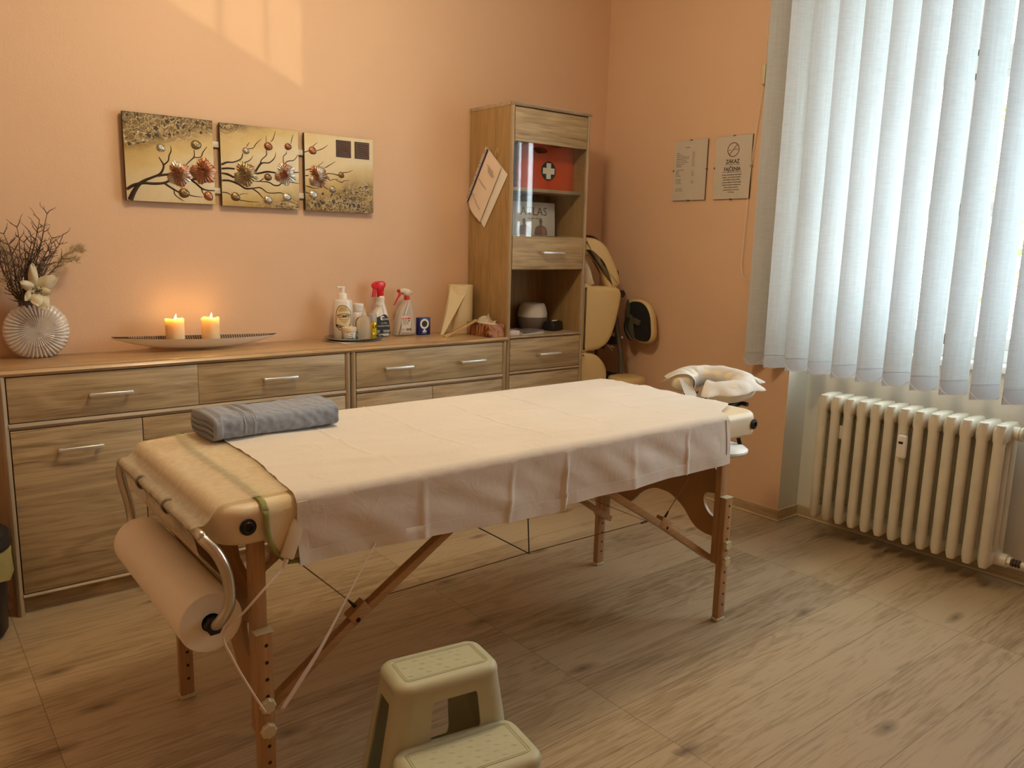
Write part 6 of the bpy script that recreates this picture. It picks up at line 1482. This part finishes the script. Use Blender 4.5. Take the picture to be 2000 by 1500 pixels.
# ------------------------------------------------------------------ face cradle at the far right end
CX, CY, CZ = -.745, -1.400, .757
fc_ = thing('face_cradle', 'horseshoe face cradle in a white disposable cover at the far table end', 'face cradle', (CX, CY, .70))
tilt = Matrix.Translation((CX, CY, CZ)) @ Matrix.Rotation(radians(-6), 4, 'Y') @ Matrix.Rotation(radians(3), 4, 'X') @ Matrix.Rotation(radians(-8), 4, 'Z')
def horseshoe(n=64):
    """centre line of the cushion, open towards the table (-x)"""
    out = []
    for k in range(n+1):
        a = radians(-148+296*k/n); out.append(Vector((.116*cos(a)+.006, .122*sin(a), 0)))
    return out
bm = NB(); HS = horseshoe(); rings = []
for i, p in enumerate(HS):
    d = (HS[min(i+1, len(HS)-1)]-HS[max(i-1, 0)]).normalized(); s = Vector((d.y, -d.x, 0)); e = sqrt(max(.02, 1-(abs(i/len(HS)*2-1))**14)); ring = []
    for k in range(20):
        a = 2*pi*k/20; ring.append(bm.verts.new(tilt @ (p+s*.050*e*(abs(cos(a))**.75)*(1 if cos(a) > 0 else -1)+Vector((0, 0, (.040*e*(abs(sin(a))**.8)*(1 if sin(a) > 0 else -1)))))))
    rings.append(ring)
for a, b in zip(rings[:-1], rings[1:]):
    for k in range(20): bm.faces.new((a[k], a[(k+1) % 20], b[(k+1) % 20], b[k]))
bm.faces.new(rings[0][::-1]); bm.faces.new(rings[-1]); obj('cushion', bm, M['leather'], fc_, smooth=70)
bm = NB()
n1 = 110
def cov(u, v):
    # u round the ring, v from the inner opening over the top to the frilled outer hem
    k = u*64; i = min(63, int(k)); p = HS[i].lerp(HS[i+1], k-i); d = (HS[min(i+1, 64)]-HS[max(i-1, 0)]).normalized(); s = Vector((d.y, -d.x, 0))
    a = pi*(1.16-1.10*v); rx = .052+.010*max(0, v-.72)/.28*(1+.8*sin(u*70)+.5*sin(u*31)); q = p+s*rx*cos(a)*1.0+Vector((0, 0, .0435*max(-.5, sin(a))+(.006*noise.noise(Vector((u*16, v*3, 2))))))
    if v > .86: q += s*.012*(v-.86)/.14*(1+sin(u*52))
    if v < .2: q.z -= .010*(1-v/.2)
    return tilt @ q, (0, 0, -1)
sheet_solid(bm, n1*2, 18, cov, .0006)
# the cover also bridges the opening at the front with a slack valley
def bridge(u, v):
    A = HS[0].lerp(HS[-1], u); q = A+Vector((-.018+.060*v, 0, .030-.075*sin(pi*u)*(1-.2*v)-.020*v)); return tilt @ q, (0, 0, -1)
sheet_solid(bm, 20, 12, bridge, .0006)
def flap(u, v):
    q = Vector((.120+.030*v, -.110-.018*u-.022*v, .030-.040*v-.008*u)); return tilt @ q, (0, 0, -1)
sheet_solid(bm, 4, 8, flap, .0006)
CVM = cloth('fleece_cover_white', (0.86, 0.82, 0.76, 1), tr=.30, bs=90, bstr=.15, sheen=0)
obj('disposable_cover', bm, CVM, fc_, smooth=70)
bm = NB(); beam(bm, (BX1-.03, CY-.10, .672), (CX+.05, CY-.10, .690), .022, .016, bev=.004); beam(bm, (BX1-.03, CY+.10, .672), (CX+.05, CY+.10, .690), .022, .016, bev=.004)
bx(bm, CX-.04, CX+.07, CY-.09, CY+.10, .698, .708, .003); tube(bm, [(CX+.05, CY-.140, .694), (CX+.05, CY+.10, .694)], .009, 12); obj('support_frame', bm, M['black_plastic'], fc_)
# arm rest sling hanging under the cradle
bm = NB(); ol = rrect(-.88, -.695, -1.60, -1.25, .085, 8); slab(bm, ol, [(.012, .508), (0, .518), (0, .526), (.012, .536)], Matrix.Identity(4)); t = thing('arm_rest', 'white padded arm rest shelf hanging below the face cradle', 'arm rest', (-.78, -1.42, .508)); obj('pad', bm, M['white_plastic'], t)
bm = NB()
for yy in (-1.53, -1.30):
    for x0_, x1_ in ((-.855, -.80), (-.71, -.76)): beam(bm, (x0_, yy, .534), (x1_, yy*1.0+(.02 if yy < -1.4 else -.02), .690), .018, .002, up=(1, 0, 0), bev=0)
obj('hanging_straps', bm, M['black_fabric'], t)
# ------------------------------------------------------------------ folded massage chair in the corner
ch = thing('massage_chair', 'folded tan massage chair standing in the corner between the tall cabinet and the wall', 'massage chair', (-.22, -.32, 0))
tv = Vector((1, -.35, 0)).normalized()
P0 = Vector((-.30, -.30, 0))
def CM(off=0.0, ang=0.0):
    """frame across the view of the corner: u along the cushions' width, v up"""
    t_ = Matrix.Rotation(ang, 3, 'Z') @ tv; n = Vector((t_.y, -t_.x, 0)); return frame_M(P0+n*off, t_, (0, 0, 1)), t_
Mc, _t = CM()
def cpad(name, pts, th=.055, mat=None, n=5, off=0.0, parent=None):
    bm = NB(); ol = [(p.x, p.y) for p in spline([Vector((a, b, 0)) for a, b in pts], n, True)]
    slab(bm, ol, [(.020, -.0), (.006, .004), (0, .014), (0, th-.022), (.004, th-.010), (.014, th-.002), (.028, th)], Mc @ Matrix.Translation((0, 0, off))); return obj(name, bm, mat or M['tan_leather'], parent or ch, smooth=70)
# coordinates measured from P0 along tv (u) and height
cpad('face_pad', [(-.13, 1.325), (-.082, 1.326), (-.040, 1.318), (.010, 1.285), (.052, 1.222), (.085, 1.155), (.100, 1.105), (.098, 1.085), (.072, 1.064), (.045, 1.058), (.028, 1.066), (.016, 1.095), (-.006, 1.150), (-.035, 1.195), (-.085, 1.235), (-.13, 1.245)], .060)
cpad('chest_pad', [(-.13, 1.075), (-.06, 1.078), (.045, 1.076), (.085, 1.068), (.103, 1.046), (.104, 1.005), (.085, .900), (.062, .822), (.030, .772), (-.015, .745), (-.07, .737), (-.13, .745)], .070)
cpad('knee_pad', [(-.13, .725), (-.07, .726), (-.020, .712), (.022, .672), (.042, .625), (.040, .570), (.025, .500), (-.02, .46), (-.13, .45)], .065)
bm = NB(); slab(bm, [(p.x, p.y) for p in spline([Vector((a, b, 0)) for a, b in [(-.13, 1.23), (-.09, 1.215), (-.06, 1.16), (-.045, 1.11), (-.04, 1.085), (-.13, 1.08)]], 4, True)], [(.004, -.02), (0, -.012), (0, .018), (.004, .024)], Mc); obj('back_cushion', bm, M['leather'], ch, smooth=70)
bm = NB(); tube(bm, spline([Mc @ Vector((a, b, -.028)) for a, b in [(-.12, 1.332), (-.06, 1.334), (-.02, 1.325), (.035, 1.28)]], 5), .006, 8); obj('cradle_frame', bm, plain('dark_red_frame', (0.06, 0.012, 0.01, 1), .5), ch)
bm = NB(); slab(bm, [(p.x, p.y) for p in spline([Vector((a, b, 0)) for a, b in [(.098, 1.160), (.112, 1.158), (.118, 1.135), (.116, 1.095), (.104, 1.075), (.100, 1.03), (.086, 1.03), (.088, 1.08), (.094, 1.12)]], 3, True)], [(0, -.03), (0, -.006)], Mc); obj('pivot_bracket', bm, M['black_plastic'], ch)
q = Mc @ Vector((.140, 1.035, -.02)); bm = NB(); slab(bm, [(.019*cos(a)*(1+.08*cos(6*a)), .019*sin(a)*(1+.08*cos(6*a))) for a in [2*pi*k/36 for k in range(36)]], [(.003, 0), (0, .003), (0, .018), (.003, .021)], frame_M(q, tv, (0, 0, 1))); tube(bm, [q, Mc @ Vector((.10, 1.030, -.02))], .006, 8); obj('height_knob', bm, M['black_plastic'], ch)
tube_pts = [(.100, 1.045), (.108, .99), (.118, .92), (.128, .86), (.144, .78), (.160, .70), (.166, .62), (.160, .54), (.148, .45), (.125, .30), (.09, .12), (.07, .018)]
bm = NB(); tube(bm, spline([Mc @ Vector((a, b, -.025)) for a, b in tube_pts], 6), .0135, 14); fr = obj('frame_tube', bm, M['grey_metal'], ch, smooth=70)
bm = NB(); tube(bm, spline([Mc @ Vector((a, b, -.10)) for a, b in [(.048, .80), (.050, .72), (.052, .60), (.060, .50), (.075, .40), (.11, .2), (.13, .018)]], 6), .0115, 12); tube(bm, spline([Mc @ Vector((a, b, -.06)) for a, b in [(.045, .60), (.062, .55), (.085, .50), (.11, .44)]], 4), .012, 10); obj('frame_tube', bm, M['grey_metal'], ch, smooth=70)
bm = NB(); tube(bm, [Mc @ Vector((-.10, .018, -.05)), Mc @ Vector((.19, .018, -.05))], .018, 12); obj('foot_bar', bm, M['black_plastic'], ch)
bm = NB(); beam(bm, Mc @ Vector((.03, .925, -.08)), Mc @ Vector((.125, .93, -.08)), .02, .035, bev=.003); beam(bm, Mc @ Vector((-.02, .86, -.10)), Mc @ Vector((.15, .85, -.10)), .03, .07, bev=.006); beam(bm, Mc @ Vector((.04, .785, -.08)), Mc @ Vector((.17, .77, -.08)), .02, .045, bev=.004)
beam(bm, Mc @ Vector((.065, .73, -.07)), Mc @ Vector((.085, .81, -.07)), .012, .03, bev=.002); obj('seat_mount', bm, M['black_plastic'], ch)
bm = NB(); tube(bm, [Mc @ Vector((.030, .80, -.03)), Mc @ Vector((.060, .765, -.03))], .003, 8); tube(bm, [Mc @ Vector((.085, .755, -.04)), Mc @ Vector((.115, .725, -.04))], .0035, 8); tube(bm, [Mc @ Vector((.100, .748, -.04)), Mc @ Vector((.125, .742, -.04))], .004, 8); tube(bm, [Mc @ Vector((.150, .800, -.012)), Mc @ Vector((.150, .800, .004))], .007, 12); obj('bolts', bm, M['steel'], ch)
# round seat cushion by the wall, seen from its black underside
def rpad(cx, z0, z1, y0, y1, sl=0.0):
    cy, cz = (y0+y1)/2, (z0+z1)/2; ry, rz = (y1-y0)/2, (z1-z0)/2
    return [(cy+ry*(abs(cos(a))**.75)*(1 if cos(a) > 0 else -1)+sl*sin(a)*.03, cz+rz*(abs(sin(a))**.75)*(1 if sin(a) > 0 else -1)) for a in [2*pi*k/40 for k in range(40)]]
Mw = frame_M((-.035, 0, 0), (0, -1, 0), (0, 0, 1))   # u = -y, normal = -x
ol = [(-a, b) for a, b in rpad(0, .772, 1.006, -.500, -.318, 1)]
bm = NB(); slab(bm, ol, [(.028, 0), (.010, .008), (0, .024), (0, .042), (.004, .050), (.010, .053)], Mw); sc_ = obj('seat_cushion', bm, M['tan_leather'], ch, smooth=70)
bm = NB(); slab(bm, offset_poly(ol if area2(ol) > 0 else ol[::-1], .012), [(0, .050), (0, .057), (.002, .059)], Mw); obj('underside_board', bm, M['black_fabric'], sc_)
bm = NB(); Mk = frame_M((-.105, 0, 0), (0, -1, 0), (0, 0, 1)); prism(bm, [(.325, .985), (.335, 1.005), (.352, .965), (.352, .925), (.372, .920), (.395, .800), (.385, .795), (.360, .790), (.345, .815), (.322, .83), (.318, .93)], 0, .006, Mk); beam(bm, (-.094, -.34, .90), (-.094, -.42, .88), .02, .03, bev=.002); pl_ = obj('mounting_plate', bm, plain('khaki_steel', (0.11, 0.10, 0.065, 1), .4, metal=.3), ch)
bm = NB(); tube(bm, spline([(-.112, -.345, .905), (-.118, -.338, .87), (-.118, -.345, .83), (-.112, -.375, .79)], 4), .012, 10); obj('lever', bm, M['black_plastic'], pl_)
bm = NB(); ol = [(p[0], p[1]) for p in rrect(-.255, -.060, -.50, -.30, .085, 8)]; slab(bm, ol, [(.02, .535), (.003, .54), (0, .555), (0, .575), (.008, .590), (.03, .596)], I4); obj('arm_rest_pad', bm, M['tan_leather'], ch, smooth=70)
bm = NB(); tube(bm, [(-.16, -.40, .54), (-.16, -.40, .3), (-.16, -.33, .02)], .011, 10); obj('arm_post', bm, M['grey_metal'], ch)
t = thing('power_box', 'black box with a small green light beneath the folded massage chair', 'box', (-.14, -.24, .0))
bm = NB(); bx(bm, -.235, -.085, -.262, -.17, 0, .585, .006); obj('housing', bm, M['black_plastic'], t)
GL = NT('green_led'); GL.b.inputs['Emission Color'].default_value = (.25, 1, .55, 1); GL.b.inputs['Emission Strength'].default_value = 2.5; GL.b.inputs['Base Color'].default_value = (.1, .5, .3, 1)
bm = NB(); bx(bm, -.234, -.214, -.2635, -.2615, .578, .583); obj('green_light', bm, GL.m, t)

# ------------------------------------------------------------------ two step plastic stool
ST = plain('olive_cream_plastic', (0.49, 0.485, 0.335, 1), .42, bump=.03, bscale=350)
st = thing('step_stool', 'olive cream two step plastic stool in front of the massage table', 'step stool', (-2.388, -2.0, 0), rotz=radians(-9))
TH_, SH_ = .348, .212
def loft(bm, rows, close=True):
    rings = [[bm.verts.new(p) for p in r] for r in rows]; n = len(rings[0])
    for a, b in zip(rings[:-1], rings[1:]):
        for k in range(n if close else n-1): bm.faces.new((a[k], a[(k+1) % n], b[(k+1) % n], b[k]))
    return rings
def skirt_shell(x_half_t, x_half_b, yb_t, yb_b, yf_t, yf_b, zt, zb, rc, th=.0045, windows=()):
    """tapering four sided shell, walls of thickness th, with cut windows; returns bmesh (local coordinates)"""
    bm = NB(); nS = 96
    def outline(s, inset=0.0):
        xh = x_half_b+(x_half_t-x_half_b)*s-inset; y0 = yf_b+(yf_t-yf_b)*s+inset; y1 = yb_b+(yb_t-yb_b)*s-inset; r = max(.005, rc-inset)
        return xh, y0, y1, r
    def side(fn_pt, nrm, u0, u1, wins, nu=34, nv=34):
        # panel as a polygon with holes in (u, s) space, mapped by fn_pt
        t_ = bmesh.new(); P = dense([(u0, 0), (u1, 0), (u1, 1), (u0, 1)], .04); es = []
        for L in [P]+[w_ for w_ in wins]:
            vs = [t_.verts.new((p[0], p[1], 0)) for p in L]; es += [t_.edges.new((vs[i], vs[(i+1) % len(vs)])) for i in range(len(vs))]
        bmesh.ops.triangle_fill(t_, edges=es, use_beauty=True, use_dissolve=False)
        src = [v for v in t_.verts]
        ret = bmesh.ops.extrude_face_region(t_, geom=list(t_.faces)); top = [g for g in ret['geom'] if isinstance(g, bmesh.types.BMVert)]
        for v in top: v.co.z = 1
        for v in t_.verts: v.co = fn_pt(v.co.x, v.co.y, v.co.z*th)
        merge(bm, t_)
    def win(u0, u1, s0, s1, r, top=0.0, k=5):
        w_, h_ = u1-u0, s1-s0; out = []
        for cx, cy, a0 in ((u1-r, s1-r*1.0, 0), (u0+r, s1-r*1.0, pi/2), (u0+r, s0+r, pi), (u1-r, s0+r, 3*pi/2)):
            for i in range(k+1): a = a0+pi/2*i/k; out.append((cx+r*cos(a)*1.0, cy+r*1.0*sin(a)))
        return out
    def front_pt(u, s, d): xh, y0, y1, r = outline(s); return Vector((u*(xh-r)*1.0, y0+d, zb+(zt-zb)*s))
    def back_pt(u, s, d): xh, y0, y1, r = outline(s); return Vector((u*(xh-r), y1-d, zb+(zt-zb)*s))
    def left_pt(u, s, d): xh, y0, y1, r = outline(s); ym, hh = (y0+y1)/2, (y1-y0)/2-r; return Vector((-xh+d, ym+u*hh, zb+(zt-zb)*s))
    def right_pt(u, s, d): xh, y0, y1, r = outline(s); ym, hh = (y0+y1)/2, (y1-y0)/2-r; return Vector((xh-d, ym+u*hh, zb+(zt-zb)*s))
    W = dict(windows)
    for nm, f in (('front', front_pt), ('back', back_pt), ('left', left_pt), ('right', right_pt)):
        if nm in W and W[nm] is None: continue
        side(f, None, -1, 1, [win(*q) for q in W.get(nm, ())])
    for sx in (-1, 1):
        for sy in (-1, 1):
            if sy < 0 and W.get('front', 0) is None: pass
            rows = []
            for s in (0, .5, 1):
                xh, y0, y1, r = outline(s); cx = sx*(xh-r); cy = (y1-r) if sy > 0 else (y0+r); z = zb+(zt-zb)*s; row = []
                for i in range(9): a = pi/2*i/8; row.append(Vector((cx+sx*r*cos(a), cy+sy*r*sin(a), z)))
                for i in range(8, -1, -1): a = pi/2*i/8; row.append(Vector((cx+sx*(r-th)*cos(a), cy+sy*(r-th)*sin(a), z)))
                rows.append(row)
            rg = loft(bm, rows); bm.faces.new(rg[0]); bm.faces.new(rg[-1])
    return bm
# upper body
bm = skirt_shell(.1255, .178, .137, .170, -.0040, -.012, TH_-.022, .0, .036, windows=(('front', [(-.50, .66, .640, .915, .05)]), ('back', [(-.55, .55, .30, .84, .08)]), ('left', [(-.78, .70, .22, .90, .08)]), ('right', [(-.70, .70, .22, .86, .09)])))
obj('upper_body', bm, ST, st, local=True, smooth=50)
def tread(x_half, y0, y1, z, r, lip):
    bm = NB(); ol = rrect(-x_half, x_half, y0, y1, r+.004, 8); slab(bm, ol, [(.0, z-lip), (.0, z-.018), (.003, z-.009), (.009, z-.003), (.018, z), (.024, z), (.0255, z-.0018), (.027, z-.0018), (.0278, z), (.0300, z), (.0305, z-.0015), (.0315, z-.0015), (.0325, z)], I4, capb=False); return bm
tr1 = obj('upper_tread', tread(.127, -.006, .139, TH_, .034, .024), ST, st, local=True, smooth=35)
# lower step in front
bm = skirt_shell(.147, .180, -.010, -.010, -.162, -.185, SH_-.022, .0, .036, windows=(('back', None), ('front', [(-.6, .6, .28, .80, .09)]), ('left', [(-.6, .7, .25, .78, .09)]), ('right', [(-.6, .7, .25, .78, .09)])))
obj('lower_body', bm, ST, st, local=True, smooth=50)
tr2 = obj('lower_tread', tread(.150, -.168, .002, SH_, .034, .024), ST, st, local=True, smooth=35)
# anti slip ticks on both treads
for tr, z, yh0, yh1, xh in ((tr1, TH_, .038, .098, .086), (tr2, SH_, -.125, -.040, .112)):
    bm = NB()
    nx = int(2*xh/.022); ny = int((yh1-yh0)/.019)+1
    for i in range(nx):
        for j in range(ny):
            x = -xh+.022*i+(.011 if j % 2 else 0); y = yh0+.019*j; s = 1 if (i+j) % 2 else -1
            for k in range(4): bx(bm, -.0042, .0042, -.0005, .0005, 0, .0004, M=Matrix.Translation((x+.0028*k*(1 if s > 0 else 1), y, z-.0001)) @ Matrix.Rotation(s*.9, 4, 'Z'))
    obj('grip_pattern', bm, ST, tr, local=True, smooth=None)
